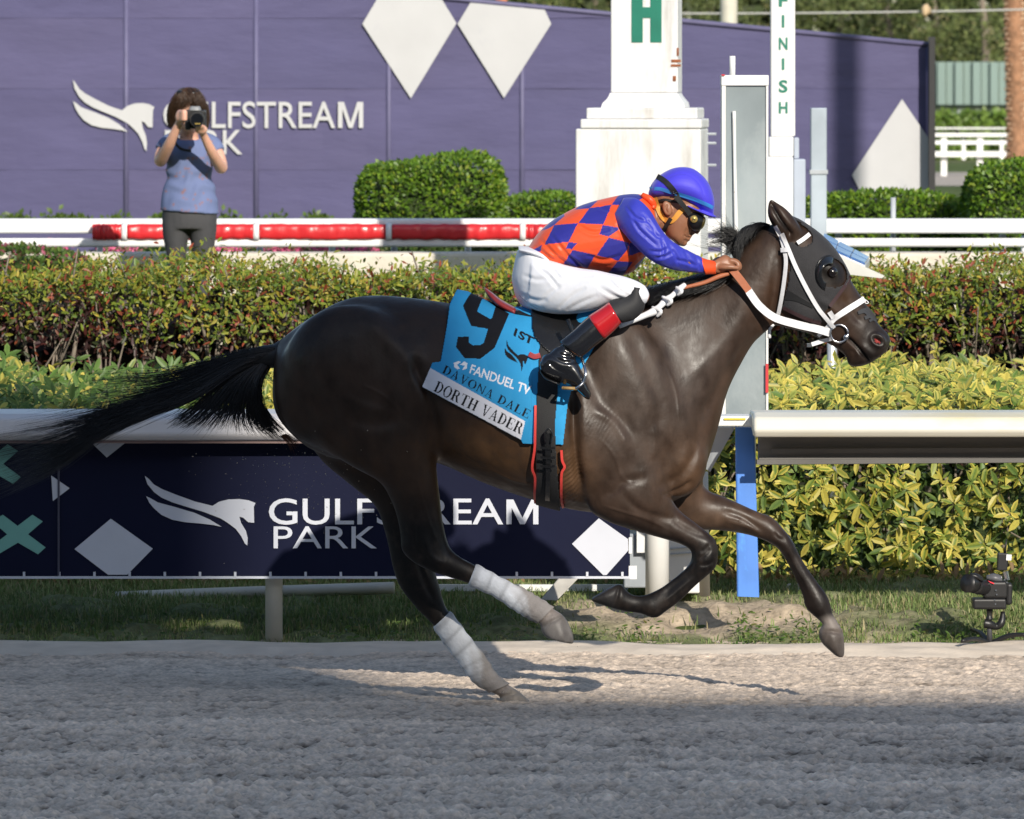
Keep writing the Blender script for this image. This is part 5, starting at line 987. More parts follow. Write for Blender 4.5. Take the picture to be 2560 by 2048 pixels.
def cloth_color(q, near):
    c = np.tile([.030, .30, .60], (len(q), 1)); n_ = near
    c[inpoly(q, STRIP) & n_] = (.74, .74, .80)
    blk = (.006, .006, .009); m9 = inpoly(q, NINE) & ~inpoly(q, NINEH); c[m9 & n_] = blk
    for L_ in (LOGO_A, LOGO_B): c[inpoly(q, ca(L_)) & n_] = blk
    for s_, a_, b_2, h_ in (('DAVONA DALE', c7(1208, 603), c7(1722, 878), 21.5), ('DORTH VADER', c7(1158, 712), c7(1678, 972), 28)):
        d_ = np.array(b_2) - np.array(a_); up = (d_[1] * .92, -d_[0])
        for poly in serif_text(s_, a_, b_2, h_, up): c[inpoly(q, poly) & n_] = blk
    V_, T_ = fit_text('FANDUEL TV', c7(1372, 606), c7(1730, 738), c7(1388, 552), .02); c[paint_tris(q, V_, T_) & n_] = (.78, .78, .82)
    for poly in ([(1280, 545), (1310, 532), (1322, 540), (1300, 556), (1318, 580), (1300, 583), (1282, 568)], [(1318, 555), (1345, 535), (1362, 548), (1358, 580), (1330, 588), (1346, 562)]): c[inpoly(q, [c7(*p) for p in poly]) & n_] = (.78, .78, .82)
    V_, T_ = fit_text('1ST', c7(1636, 382), c7(1750, 440), c7(1650, 335), .04); c[paint_tris(q, V_, T_) & n_] = blk
    return c
def cloth_shape(Vv, q):
    lift = .048 * np.exp(-((q[:, 1] - 745) / 55) ** 2) * np.clip((1260 - q[:, 0]) / 90, 0, 1)
    Vv[:, 2] += lift; wv = .0022 * np.sin(q[:, 0] * .07 + q[:, 1] * .02) * np.sin(q[:, 1] * .03 + q[:, 0] * .015) + .0015 * np.sin(q[:, 0] * .03 - q[:, 1] * .05)
    fl = np.clip((q[:, 1] - 900) / 150, 0, 1) * .006 * (1 + np.sin(q[:, 0] * .03)) * (q[:, 0] < 1330); Vv[:, 1] += np.sign(Vv[:, 1]) * (np.abs(wv) + fl) * (np.abs(Vv[:, 1]) > .08); return Vv
CLOTH = [(1152, 640), (1150, 745), (1124, 782), (1113, 839), (1101, 904), (1081, 906), (1055, 967), (1302, 1100), (1307, 1110), (1408, 1113), (1420, 1010), (1432, 962), (1485, 868), (1525, 800), (1530, 640)]
m_cloth = mat('saddle_cloth_print', attr=True, rough=.75, var=.06, scale=8, bump=.002, bscale=18, spec=.25)
sc_ = thing('saddle_cloth', W(1270, 1110), 'turquoise number nine saddle cloth lettered with names', 'saddle cloth')
wrap_sheet('cloth', CLOTH, m_cloth, sc_, .010, 330, nph=640, color=cloth_color, extra=cloth_shape, thick=.003)
# saddle, girth and irons
m_blackl = mat('black_leather', (.010, .010, .011), rough=.30, var=.15, spec=.5, bump=.001, bscale=60); m_web = mat('black_webbing', (.014, .014, .015), rough=.75, var=.1, bump=.001, bscale=200)
m_maroon = mat('maroon_leather', (.30, .035, .035), rough=.35, var=.2); m_pipe = mat('red_piping', (.72, .06, .05), rough=.5); m_steel = mat('steel', (.60, .60, .62), rough=.22, metal=1.0, var=.05)
sd_ = thing('saddle', W(1370, 1262), 'small black racing saddle with maroon cantle and black girth', 'saddle')
st = [(1212, 719, 1212, 729, .025, 0), (1230, 731, 1224, 747, .06, 0), (1254, 750, 1246, 768, .085, 0), (1290, 770, 1285, 788, .105, 0), (1340, 784, 1340, 799, .12, 0), (1420, 780, 1420, 797, .12, 0), (1500, 762, 1504, 782, .10, 0), (1570, 730, 1580, 752, .07, 0), (1610, 716, 1616, 730, .03, 0)]
V_, F_ = loft(st[:4], 20, 5, 2.6); mk('cantle', V_, F_, m_maroon, sd_, True); V_, F_ = loft(st[3:], 20, 5, 2.6); mk('seat', V_, F_, m_blackl, sd_, True)
wrap_sheet('flap', [(1322, 640), (1420, 640), (1540, 640), (1548, 800), (1500, 850), (1450, 890), (1400, 905), (1362, 872), (1338, 845), (1330, 815)], m_blackl, sd_, .020, 110, nph=220, thick=.004)
def girth_extra(Vv, q): return Vv
wrap_sheet('girth', [(1354, 770), (1416, 770), (1404, 880), (1396, 960), (1388, 1060), (1392, 1160), (1399, 1250), (1402, 1330), (1338, 1330), (1338, 1250), (1339, 1110), (1341, 1000), (1348, 880)], m_web, sd_, .015, 50, ph0=-180, ph1=180, nph=420, thick=.004)
for P_ in ([(1338, 1003), (1337, 1070), (1336, 1110), (1330, 1158), (1337, 1185), (1336, 1230), (1338, 1256)], [(1402, 1114), (1404, 1140), (1410, 1156), (1403, 1172), (1402, 1210), (1403, 1245), (1408, 1268)]):
    strap('girth_piping', HB, P_, 6, m_pipe, sd_, .014, .012, (-1,), 6)
strap('girth_strap', HB, [(1367, 1072), (1369, 1120), (1369, 1180), (1368, 1230), (1368, 1258)], [20, 14, 11, 11, 11], m_blackl, sd_, .032, .006)
for y in (1107, 1131, 1153): strap('strap_keeper', HB, [(1350, y), (1370, y + 2), (1386, y)], 6, m_blackl, sd_, .040, .004)
for s in (-1, 1): 
    V_, F_ = tube([W(1364, 1108, s * .37 if False else hit(1364, 1100, s).y + s * .045), W(1362, 1085, hit(1364, 1085, s).y + s * .05), W(1372, 1072, hit(1370, 1075, s).y + s * .05), W(1380, 1085, hit(1376, 1085, s).y + s * .05), W(1376, 1108, hit(1374, 1100, s).y + s * .045)], .0035, 8, 5); mk('strap_loop', V_, F_, m_blackl, sd_, True)
strap('surcingle_tab', HB, [(1322, 878), (1336, 884), (1350, 881)], 12, m_maroon, sd_, .022, .004)
m_lbl = mat('girth_label', (.5, .5, .5), rough=.6); V_, T_ = fit_text('HAY', (1372, 1240), (1384, 1242), (1372, 1234), .03)
for s in (-1, 1):
    yb = -.375 if s < 0 else .375
    lt = [W(1420, 800, s * .30), W(1440, 850, s * .335), W(1452, 893, s * .35)]; V_, F_ = tube(lt, .008, 8, 4); mk('stirrup_leather', V_, F_, m_blackl, sd_, True)
    ring = [W(1453, 892, yb), W(1464, 930, yb - .048), W(1459, 955, yb - .052), W(1440, 971, yb - .052), W(1424, 973, yb), W(1440, 971, yb + .052), W(1459, 955, yb + .052), W(1464, 930, yb + .045), W(1453, 892, yb)]
    V_, F_ = tube(ring, .0055, 10, 6); mk('stirrup_iron', V_, F_, m_steel, sd_, True)
    a_ = W(1404, 970, yb); V_, F_ = tube([W(1408, 970, yb - .05), W(1408, 970, yb + .05)], .006, 8, 0); V2, F2 = tube([W(1408, 970, yb - .05), W(1442, 972, yb - .05)], .006, 8, 0); V3, F3 = tube([W(1408, 970, yb + .05), W(1442, 972, yb + .05)], .006, 8, 0)
    mk('stirrup_tread', *join((V_, F_), (V2, F2), (V3, F3)), mat('gold_rubber', (.35, .22, .08), rough=.5), sd_, True)
# bridle
m_wl = mat('white_nylon', (.76, .76, .78), rough=.45, var=.05, scale=30, bump=.0008, bscale=90); m_tan = mat('tan_rubber_rein', (.40, .13, .06), rough=.6, var=.15, bump=.001, bscale=120)
br = thing('bridle', W(2060, 830), 'white nylon bridle with ring bit and white reins', 'bridle')
c6 = lambda *pts: [(1700 + x / 3.593, 460 + y / 3.593) for x, y in pts]
strap('throat_strap', HB, c6((845, 375), (900, 480), (928, 590), (942, 700), (922, 900), (892, 1090), (862, 1240)), 9.5, m_wl, br, .008)
strap('cheek_strap', HB, c6((905, 440), (960, 570), (1030, 740), (1130, 940), (1230, 1110), (1310, 1210), (1375, 1290)), 10.5, m_wl, br, .014)
strap('noseband', HB, c6((1655, 1030), (1500, 1120), (1380, 1200), (1320, 1280), (1235, 1365)), [14, 15, 14, 11, 9], m_wl, br, .009)
strap('brow_keeper', HB, c6((895, 590), (965, 585)), 11, m_wl, br, .017); strap('chin_strap', HB, c6((1355, 1385), (1260, 1415), (1180, 1440)), 10, m_wl, br, .010)
strap('brow_band', HB, c6((1045, 525), (1100, 490), (1160, 445)), 10, m_wl, br, .014)
strap('buckle_tab', HB, c6((1330, 1140), (1370, 1200)), 12, m_wl, br, .016, sides=(-1,))
V_, F_ = tube([W(x, y, -.02) for x, y in c6((840, 1260), (805, 1310), (803, 1385))], [.006, .006, .007], 8, 4); mk('throat_strap_end', V_, F_, m_wl, br, True)
V_, F_ = tube([W(2159 + 1, 748, 0), W(2168, 753, 0), W(2171, 757, 0), W(2166, 759, 0), W(2160, 755, 0)], .002, 6, 4); mk('nose_loop', V_, F_, m_wl, br, True)
for s in (-1, 1):
    yb = hit(2092, 832, s).y + s * .016
    V_, F_ = tube([W(2098 + 22 * math.cos(a_), 834 + 22 * math.sin(a_), yb) for a_ in np.linspace(0, 2 * math.pi, 25)], .0042, 8, 1); mk('bit_ring', V_, F_, m_steel, br, True)
    V_, F_ = ell(W(2115, 843, yb - s * .004), (.012, .010, .012), 12); mk('bit_joint', V_, F_, m_steel, br, True)
    V_, F_ = box(0, .018, -.002, .002, 0, .014); V_ = V_ + np.array(W(2017, 868, hit(2040, 850, s).y + s * .014)); bevel(mk('buckle', V_, F_, m_steel, br), .001)
def ribbon(P, wd, thick=.004, sub=8, tw=None):
    """free strap through 3-D points, flat in the picture plane"""
    P = np.array(P, float); A = catmull(np.column_stack([P, np.asarray(wd, float) * np.ones(len(P))]), sub); C_ = A[:, :3]; T = np.gradient(C_, axis=0); T /= np.linalg.norm(T, axis=1)[:, None]; n_ = np.cross(T, [0, 1, 0]); n_ /= np.linalg.norm(n_, axis=1)[:, None]; V_ = []; m = len(C_)
    for c, q, w_ in zip(C_, n_, A[:, 3]):
        V_ += [c + q * w_ / 2 + [0, -thick / 2, 0], c - q * w_ / 2 + [0, -thick / 2, 0], c - q * w_ / 2 + [0, thick / 2, 0], c + q * w_ / 2 + [0, thick / 2, 0]]
    F_ = [(i * 4 + j, i * 4 + (j + 1) % 4, i * 4 + 4 + (j + 1) % 4, i * 4 + 4 + j) for i in range(m - 1) for j in range(4)] + [(3, 2, 1, 0), (m * 4 - 4, m * 4 - 3, m * 4 - 2, m * 4 - 1)]; return np.array(V_), F_
for s in (-1, 1):
    y_ = lambda px, py, o: (hit(px, py, s).y if hit(px, py, s) is not None else s * .08) + s * o
    P_ = [W(2076, 832, y_(2076, 830, .014)), W(2040, 822, y_(2040, 822, .016)), W(1992, 811, y_(1990, 800, .02)), W(1937, 794, s * .112), W(1900, 766, s * .118), W(1878, 737, s * .124), W(1870, 724, s * .126)]
    V_, F_ = ribbon(P_, [.030, .028, .028, .028, .028, .028, .027], .004); mk('rein_white', V_, F_, m_wl, br)
    V_, F_ = ribbon([W(1872, 727, s * .126), W(1852, 700, s * .128), W(1832, 676, s * .124), W(1820, 668, s * .11)], [.026, .027, .027, .024], .006); mk('rein_grip', V_, F_, m_tan, br)
V_, F_ = tube([W(1822, 684, -.11), W(1796, 692, -.118), W(1760, 707, -.122), W(1716, 718, -.128), W(1705, 722, -.13)], [.008, .009, .008, .007, .006], 8, 6); mk('rein_loop', V_, F_, m_tan, br, True)
kn = [W(1712, 712, -.128), W(1698, 724, -.145), W(1680, 740, -.155), W(1664, 752, -.17), W(1650, 766, -.19), W(1636, 778, -.205), W(1616, 787, -.215), W(1590, 798, -.225), W(1548, 816, -.245)]
V_, F_ = tube(kn, [.009, .012, .010, .014, .011, .015, .012, .011, .009], 10, 6); mk('knotted_rein_end', V_, F_, m_wl, br, True)
for a_, b_2, c_2 in (((1690, 718), (1694, 738), (1704, 728)), ((1655, 742), (1668, 764), (1678, 752)), ((1630, 768), (1642, 792), (1652, 778))):
    V_, F_ = tube([W(*a_, -.165 - .04 * (1700 - a_[0]) / 70), W(*c_2, -.185 - .04 * (1700 - a_[0]) / 70), W(*b_2, -.175 - .04 * (1700 - a_[0]) / 70)], [.005, .008, .005], 8, 5); mk('rein_knot', V_, F_, m_wl, br, True)
# blinker hood: a second skin over the head
me_h = hm; fv = np.array([list(p.vertices) if len(p.vertices) == 4 else list(p.vertices) + [p.vertices[-1]] for p in me_h.polygons]); HV = vco(me_h); HNm = vno(me_h); HQ = PX(HV); HQm = np.stack([CXP + HV[:, 0] * FPX / DC, HZ + (HC - HV[:, 2]) * FPX / DC], 1)
hood_poly = [(1962, 535), (1978, 520), (2060, 560), (2140, 660), (2127, 692), (2100, 728), (2070, 765), (2055, 785), (2052, 806), (2020, 797), (1985, 782), (1953, 770), (1960, 740), (1967, 710), (1974, 655), (1966, 610), (1975, 600), (1985, 608), (2005, 618), (2026, 606), (2028, 590), (2012, 572), (1994, 560), (1976, 548)]
hin = inpoly(HQm, hood_poly); ex = np.stack([(HQm[:, 0] - 2075) * .83 + (HQm[:, 1] - 681) * .55, -(HQm[:, 0] - 2075) * .55 + (HQm[:, 1] - 681) * .83], 1); eyeh = (ex[:, 0] / 40) ** 2 + (ex[:, 1] / 32) ** 2 < 1
earv = (np.abs(HV[:, 1]) > .03) & (HQm[:, 0] < 1998) & (HQm[:, 1] < 545 + (HQm[:, 0] - 1975) * 1.0)
hin &= ~eyeh & ~earv; fk = fv[hin[fv].all(1)]; used = np.unique(fk); mp = -np.ones(len(HV), int); mp[used] = np.arange(len(used))
m_hoodf = mat('mesh_hood_cloth', (.020, .019, .021), rough=.8, var=.12, scale=40, bump=.0015, bscale=260, sheen=.25)
hd_ = thing('blinker_hood', W(2040, 700), 'black mesh blinker hood with an open cup round the eye', 'hood')
faces = [tuple(dict.fromkeys(mp[f].tolist())) for f in fk]; o = mk('hood_cloth', HV[used] + HNm[used] * .004, faces, m_hoodf, hd_, True); sm = o.modifiers.new('t', 'SOLIDIFY'); sm.thickness = .003; sm.offset = 1
m_trim = mat('hood_trim', (.035, .014, .016), rough=.7)
strap('hood_trim', HB, [(2127, 690), (2100, 727), (2071, 764)], 9, m_trim, hd_, .008); strap('hood_trim', HB, [(1955, 768), (1988, 784), (2020, 798), (2050, 806)], 9, m_trim, hd_, .008); strap('hood_fastener', HB, [(1962, 735), (1990, 745), (2030, 765)], [26, 14, 8], mat('hood_velcro', (.008, .008, .009), rough=.95), hd_, .009, .002)
for s in (-1, 1):   # half cups behind the eyes
    h = hit(2066, 684, s); A, B = 16, 8; V_ = []; ce = W(2068, 682, h.y + s * .004)
    for j in range(B + 1):
        f = j / B; rad = 1 - .42 * f * f; 
        for i in range(A + 1):
            an = math.radians(62 + 190 * i / A); x = math.cos(an) * 35 * rad; y = -math.sin(an) * 43 * rad; p = W(2069 + x * .95, 682 + y, 0); base = hit(2069 + x * .95, 682 + y, s); yy = (base.y if base else h.y) + s * .006 + s * .034 * math.sin(f * math.pi / 2) * math.sin(math.pi * (.08 + .84 * i / A)); V_.append((p.x, yy, p.z))
    F_ = [(j * (A + 1) + i, j * (A + 1) + i + 1, (j + 1) * (A + 1) + i + 1, (j + 1) * (A + 1) + i) for j in range(B) for i in range(A)]
    o = mk('eye_cup', V_, F_, mat('cup_plastic', (.012, .013, .015), rough=.25, coat=.3), hd_, True); sm = o.modifiers.new('t', 'SOLIDIFY'); sm.thickness = .003
    V_, F_ = tube([Vector(v) for v in V_[:A + 1]], .004, 8, 1); mk('cup_rim', V_, F_, m_trim if False else m_blackl, hd_, True)
m_ns = mat('nasal_strip', (.035, .037, .042), rough=.8); tag(mk('nasal_strip', *join(*[strap_geo(HB, P_, w_, .004, .002, s) for s in (-1, 1) for P_, w_ in (([(2164, 768), (2176, 786), (2190, 803)], [10, 16, 5]), ([(2143, 781), (2160, 776), (2172, 786)], [8, 12, 10]), ([(2160, 794), (2172, 790)], 9), ([(2172, 802), (2184, 796)], 6))]), m_ns, None), 'dark adhesive strip across the bridge of the horse nose', 'nasal strip', kind='thing')
# mane
hy2 = lambda x, y, f: tuple(W(x, y, f))
mane = [[hy2(1590, 728, -.02), hy2(1610, 735, -.10), hy2(1600, 748, -.17)], [hy2(1650, 712, -.02), hy2(1650, 722, -.09), hy2(1625, 742, -.15), hy2(1600, 752, -.18)], [hy2(1710, 697, -.02), hy2(1715, 705, -.07), hy2(1690, 728, -.12), hy2(1650, 745, -.15)],
        [hy2(1770, 680, -.02), hy2(1780, 692, -.06), hy2(1755, 712, -.10), hy2(1710, 730, -.125)], [hy2(1815, 655, -.02), hy2(1826, 672, -.06), hy2(1800, 702, -.09), hy2(1750, 722, -.11)]]
strands('mane_hair', mane, 1500, .0016, .007, (.007, .007, .008), horse, 12)
mane2 = [[hy2(1835, 645, .0), hy2(1822, 622, -.01), hy2(1812, 608, -.02), hy2(1790, 610, -.03), hy2(1760, 622, -.03)], [hy2(1840, 642, -.01), hy2(1835, 610, -.02), hy2(1820, 588, -.02), hy2(1800, 580, -.02), hy2(1770, 588, -.02)], [hy2(1848, 632, -.01), hy2(1850, 605, -.03), hy2(1842, 580, -.03), hy2(1828, 570, -.03), hy2(1800, 560, -.02)], [hy2(1846, 640, -.02), hy2(1832, 620, -.04), hy2(1822, 628, -.06), hy2(1815, 645, -.06), hy2(1800, 660, -.07)]]
strands('mane_tuft', mane2, 480, .0013, .006, (.007, .007, .008), horse, 12)
mane3 = [[hy2(1850, 628, .0), hy2(1850, 605, -.03), hy2(1862, 585, -.05), hy2(1850, 620, -.08), hy2(1843, 665, -.09)], [hy2(1875, 600, .0), hy2(1868, 578, -.03), hy2(1850, 585, -.06), hy2(1843, 620, -.08), hy2(1840, 655, -.085)], [hy2(1900, 578, .0), hy2(1885, 564, -.03), hy2(1868, 570, -.06), hy2(1856, 595, -.08), hy2(1850, 630, -.085)], [hy2(1925, 562, .0), hy2(1905, 560, -.03), hy2(1885, 572, -.06), hy2(1872, 590, -.075)]]
strands('mane_lock', mane3, 800, .0014, .005, (.007, .007, .008), horse, 12)
fly = [[hy2(1830, 630, .0), hy2(1800, 615, .0), hy2(1760, 600, .0), hy2(1735, 590, .0)], [hy2(1835, 620, .0), hy2(1815, 580, .0), hy2(1795, 555, .0), hy2(1775, 545, .0)], [hy2(1840, 610, .0), hy2(1830, 570, .0), hy2(1810, 550, .0), hy2(1780, 552, .0)], [hy2(1825, 640, .0), hy2(1790, 630, .0), hy2(1755, 622, .0), hy2(1720, 612, .0)]]
strands('mane_wisps', fly, 60, .0008, .014, (.007, .007, .008), horse, 12)
# ================================================================== THE JOCKEY
jk = thing('person', W(1360, 785), 'jockey in orange and blue checked silks crouched over the horse neck', 'person')
m_skin = mat('brown_skin', (.30, .135, .075), rough=.45, var=.08, scale=30, bump=.0006, bscale=120, sss=.15)
def folds(me, lines, r=4., d=.004):
    Vv = vco(me); Nv = vno(me); q = PX(Vv); q2 = np.stack([CXP + Vv[:, 0] * FPX / DC, HZ + (HC - Vv[:, 2]) * FPX / DC], 1); q = np.where((Vv[:, 1] < 0)[:, None], q, q2); k = np.zeros(len(Vv))
    for i, P_ in enumerate(lines):
        P_ = np.array(P_, float); L_ = np.linalg.norm(P_[-1] - P_[0]); dd = pdist(q, P_); fade = np.clip(1 - np.maximum(np.linalg.norm(q - P_.mean(0), axis=1) - L_ * .25, 0) / (L_ * .45), 0, 1); k += -d * np.exp(-(dd / r) ** 2) * fade + .5 * d * np.exp(-((dd - 2.1 * r) / r) ** 2) * fade
    me.vertices.foreach_set('co', (Vv + Nv * k[:, None]).astype(np.float32).ravel()); me.update()
def mir(st, s): return [tuple(list(q[:5]) + [q[5] * s] + list(q[6:])) for q in st]
J_torso = [(1318, 624, 1405, 668, .13, 0), (1338, 592, 1430, 674, .15, 0), (1366, 562, 1465, 676, .165, 0), (1420, 528, 1505, 682, .178, 0), (1486, 503, 1548, 690, .188, 0), (1545, 489, 1586, 676, .19, 0), (1586, 485, 1615, 640, .165, 0), (1612, 490, 1632, 600, .12, 0), (1630, 502, 1642, 570, .07, 0)]
J_arm = [(1560, 494, 1530, 545, .05, -.12), (1592, 496, 1548, 570, .06, -.175), (1624, 524, 1568, 594, .06, -.205), (1648, 564, 1594, 622, .054, -.22), (1672, 595, 1628, 652, .05, -.22), (1706, 619, 1672, 672, .044, -.20), (1734, 633, 1716, 680, .037, -.17), (1757, 645, 1766, 684, .029, -.135)]
J_cuff = [(1750, 642, 1764, 687, .031, -.142), (1766, 648, 1777, 686, .029, -.13), (1789, 653, 1789, 686, .027, -.115)]
def shrink(st, k): return [((a_ + c) / 2 + (a_ - c) / 2 * k, (b_2 + d) / 2 + (b_2 - d) / 2 * k, (a_ + c) / 2 - (a_ - c) / 2 * k, (b_2 + d) / 2 - (b_2 - d) / 2 * k, hw * k, y) for a_, b_2, c, d, hw, y in [q[:6] for q in st]]
J_thigh = [(1330, 630, 1318, 768, .085, -.08), (1390, 655, 1365, 783, .09, -.13), (1445, 669, 1425, 785, .086, -.185), (1498, 677, 1482, 777, .08, -.24), (1548, 688, 1532, 757, .068, -.29), (1588, 701, 1576, 756, .058, -.315), (1613, 716, 1604, 764, .048, -.325), (1625, 738, 1618, 756, .028, -.325)]
J_shin = [(1562, 735, 1618, 762, .05, -.32), (1532, 748, 1586, 792, .052, -.335), (1514, 762, 1556, 808, .052, -.345), (1471, 791, 1510, 848, .052, -.36), (1432, 826, 1480, 872, .048, -.372), (1398, 854, 1452, 897, .045, -.38)]
J_foot = [(1351, 905, 1349, 922, .026, -.385), (1362, 886, 1362, 941, .038, -.385), (1396, 872, 1398, 957, .042, -.385), (1434, 893, 1428, 966, .042, -.385), (1456, 930, 1448, 982, .043, -.385), (1470, 962, 1462, 996, .036, -.385), (1479, 985, 1473, 1001, .018, -.385)]
pelvis = [(1294, 622, 1402, 664, .135, 0), (1285, 660, 1425, 688, .16, 0), (1280, 705, 1430, 722, .168, 0), (1296, 752, 1420, 760, .15, 0), (1330, 775, 1390, 780, .10, 0)]
J_head = [(1772, 505, 1640, 470, .060, 0), (1768, 522, 1636, 500, .073, 0), (1757, 542, 1640, 526, .073, 0), (1744, 562, 1648, 552, .070, 0), (1728, 582, 1658, 574, .061, 0), (1719, 598, 1668, 592, .051, 0), (1709, 611, 1684, 604, .034, 0), (1700, 615, 1690, 611, .018, 0)]
bp_ = [loft(J_head, 28, 5), ell(W(1695, 490), (.105, .078, .085), 20), tube([W(1652, 540), W(1625, 548), W(1590, 560)], [.060, .060, .065], 16, 4), loft(shrink(J_torso, .9), 24, 4), loft(shrink(pelvis, .9), 24, 4)]
# face: nose, nostril, lips, chin, brow
bp_ += [tube([W(1757, 540), W(1750, 560), W(1741, 576), W(1737, 582)], [.008, .011, .0135, .011], 12, 5), ell(W(1730, 583, -.008), (.011, .009, .008), 10), ell(W(1730, 583, .008), (.011, .009, .008), 10), tube([W(1722, 590, -.022), W(1725.5, 590, 0), W(1722, 590, .022)], [.004, .0075, .004], 8, 4), tube([W(1717, 597, -.02), W(1720.5, 598, 0), W(1717, 597, .02)], [.004, .0085, .004], 8, 4), ell(W(1708, 607), (.015, .024, .014), 12)]
for s in (-1, 1):
    ea = ell((0, 0, 0), (.017, .009, .029), 16, Matrix.Rotation(R(-18), 4, 'Y').to_quaternion()); bp_.append((ea[0] + np.array(W(1668, 521, s * .077)), ea[1]))
    bp_ += [loft(shrink(mir(J_arm, -s if False else (1 if s < 0 else -1)), .82), 18, 4), loft(shrink(mir(J_cuff, 1 if s < 0 else -1), .8), 14, 3), loft(shrink(mir(J_thigh, 1 if s < 0 else -1), .88), 18, 4), loft(shrink(mir(J_shin, 1 if s < 0 else -1), .85), 16, 4), loft(shrink(mir(J_foot, 1 if s < 0 else -1), .8), 14, 4)]
    yy = lambda v: v * (1 if s < 0 else -1); ox, oy = (0, 0) if s < 0 else (-14, 4)
    w2 = lambda x, y, v: W(x + ox, y + oy, yy(v))
    palm = [(1780 + ox, 656 + oy, 1780 + ox, 682 + oy, .021, yy(-.118)), (1796 + ox, 645 + oy, 1796 + ox, 684 + oy, .024, yy(-.108)), (1812 + ox, 637 + oy, 1814 + ox, 681 + oy, .030, yy(-.10)), (1828 + ox, 645 + oy, 1828 + ox, 676 + oy, .031, yy(-.095)), (1838 + ox, 654 + oy, 1837 + ox, 670 + oy, .026, yy(-.093))]
    bp_.append(loft(palm, 20, 4))
    for k, (x, y, v) in enumerate(((1832, 650, -.120), (1833, 649, -.101), (1829, 650, -.083), (1823, 652, -.066))):   # four fingers curled over the rein
        L_ = (1.0, 1.06, .98, .8)[k]; bp_.append(tube([w2(x - 8, y + 2, v), w2(x + 5 * L_, y + 4, v), w2(x + 14 * L_, y + 12, v - .003), w2(x + 15 * L_, y + 21, v), w2(x + 6, y + 25, v + .003), w2(x - 4, y + 22, v + .003)], [.0095, .0098, .0092, .0088, .0082, .007], 10, 4))
    bp_.append(tube([w2(1794, 668, -.124), w2(1812, 668, -.138), w2(1830, 668, -.140), w2(1846, 671, -.134)], [.010, .0105, .0092, .007], 10, 4))   # thumb
jm = remesh(bp_, .0034, 3, .45)
V = vco(jm); N = vno(jm); Q = PX(V); sd2 = np.clip(np.abs(N[:, 1]) * 1.3, 0, 1)
def jd(P, r, d_): 
    global V
    V = V - N * (np.exp(-(pdist(Q, P) / r) ** 2) * d_)[:, None]
jd([(1712, 590), (1718, 593.5), (1724, 594)], 1.6, .0035); jd([(1716, 575), (1713, 583), (1712, 590)], 3, .002); jd([(1668, 514), (1664, 522), (1667, 530)], 3, .004); jd([(1712, 601), (1716, 602)], 2.5, .002); jd([(1745, 540), (1735, 548), (1728, 556)], 6, .004)
jm.vertices.foreach_set('co', V.astype(np.float32).ravel()); jm.update()
body_j = put(jm, 'body', m_skin, jk); JB = BVHTree.FromPolygons([tuple(v) for v in V], [tuple(p.vertices) for p in jm.polygons])
m_hr = mat('dark_hair', (.012, .009, .008), rough=.7, bump=.002, bscale=300); V_, F_ = loft([(1640, 492, 1645, 516, .05, 0), (1660, 490, 1664, 512, .078, 0), (1690, 496, 1690, 512, .080, 0), (1706, 505, 1704, 516, .078, 0)], 20, 4); mk('hair', V_, F_, m_hr, jk, True)
# silks
def wrinkle_noise(Q, a, b_, ph=0): return np.sin(Q[:, 0] * a + Q[:, 1] * b_ + ph + 1.7 * np.sin(Q[:, 0] * b_ * .6 - Q[:, 1] * a * .5))
c5 = lambda P: [(1200 + x / 3.08, 380 + y / 3.08) for x, y in P]
BLUE, ORNG = (.024, .025, .27), (.80, .085, .018)
CHECK = [[(1010, 402), (1055, 345), (1100, 318), (1190, 310), (1260, 350), (1190, 385), (1145, 410)], [(840, 430), (1010, 402), (945, 550), (755, 542)], [(725, 445), (800, 395), (880, 372), (905, 375), (850, 425), (838, 432)], [(570, 560), (750, 542), (680, 685), (495, 705)], [(470, 605), (560, 520), (640, 470), (650, 488), (570, 560), (510, 592)],
         [(940, 555), (1060, 575), (1062, 590), (985, 642), (915, 625)], [(985, 650), (1140, 690), (1130, 740), (1060, 830), (895, 785)], [(680, 685), (745, 695), (705, 740), (660, 735)], [(710, 745), (885, 785), (825, 890), (640, 860)], [(1055, 835), (1170, 840), (1090, 960), (985, 928)], [(395, 760), (430, 735), (480, 710), (460, 760)], [(1140, 700), (1230, 675), (1290, 700), (1250, 760), (1140, 790)], [(1190, 870), (1270, 790), (1330, 800), (1200, 920)]]
sm_ = remesh([loft(J_torso, 36, 6)], .0029, 4, .5); V = vco(sm_); N = vno(sm_); Q = PX(V); Qm = np.stack([CXP + V[:, 0] * FPX / DC, HZ + (HC - V[:, 2]) * FPX / DC], 1)
wv = .0012 * wrinkle_noise(Qm, .05, .08) * np.exp(-((Qm[:, 0] - 1400) / 60) ** 2) + .0008 * wrinkle_noise(Qm, .03, .05, 3); V = V + N * wv[:, None]; sm_.vertices.foreach_set('co', V.astype(np.float32).ravel())
C = np.tile(ORNG, (len(V), 1))
for P_ in CHECK: C[inpoly(Qm, c5(P_))] = BLUE
setcol(sm_, C); m_silk = mat('satin_silks', attr=True, rough=.5, var=.05, scale=6, bump=.0015, bscale=22, sheen=.15); folds(sm_, [[(1352, 600), (1390, 640), (1415, 655)], [(1340, 618), (1375, 645), (1400, 652)], [(1380, 590), (1420, 640), (1440, 660)], [(1560, 590), (1590, 620), (1600, 645)], [(1545, 560), (1575, 600), (1590, 640)], [(1440, 560), (1480, 580), (1520, 575)], [(1470, 640), (1510, 650), (1550, 640)], [(1420, 640), (1440, 655), (1455, 670)], [(1500, 520), (1540, 530), (1570, 520)]], 4, .0036); put(sm_, 'jersey', m_silk, jk)
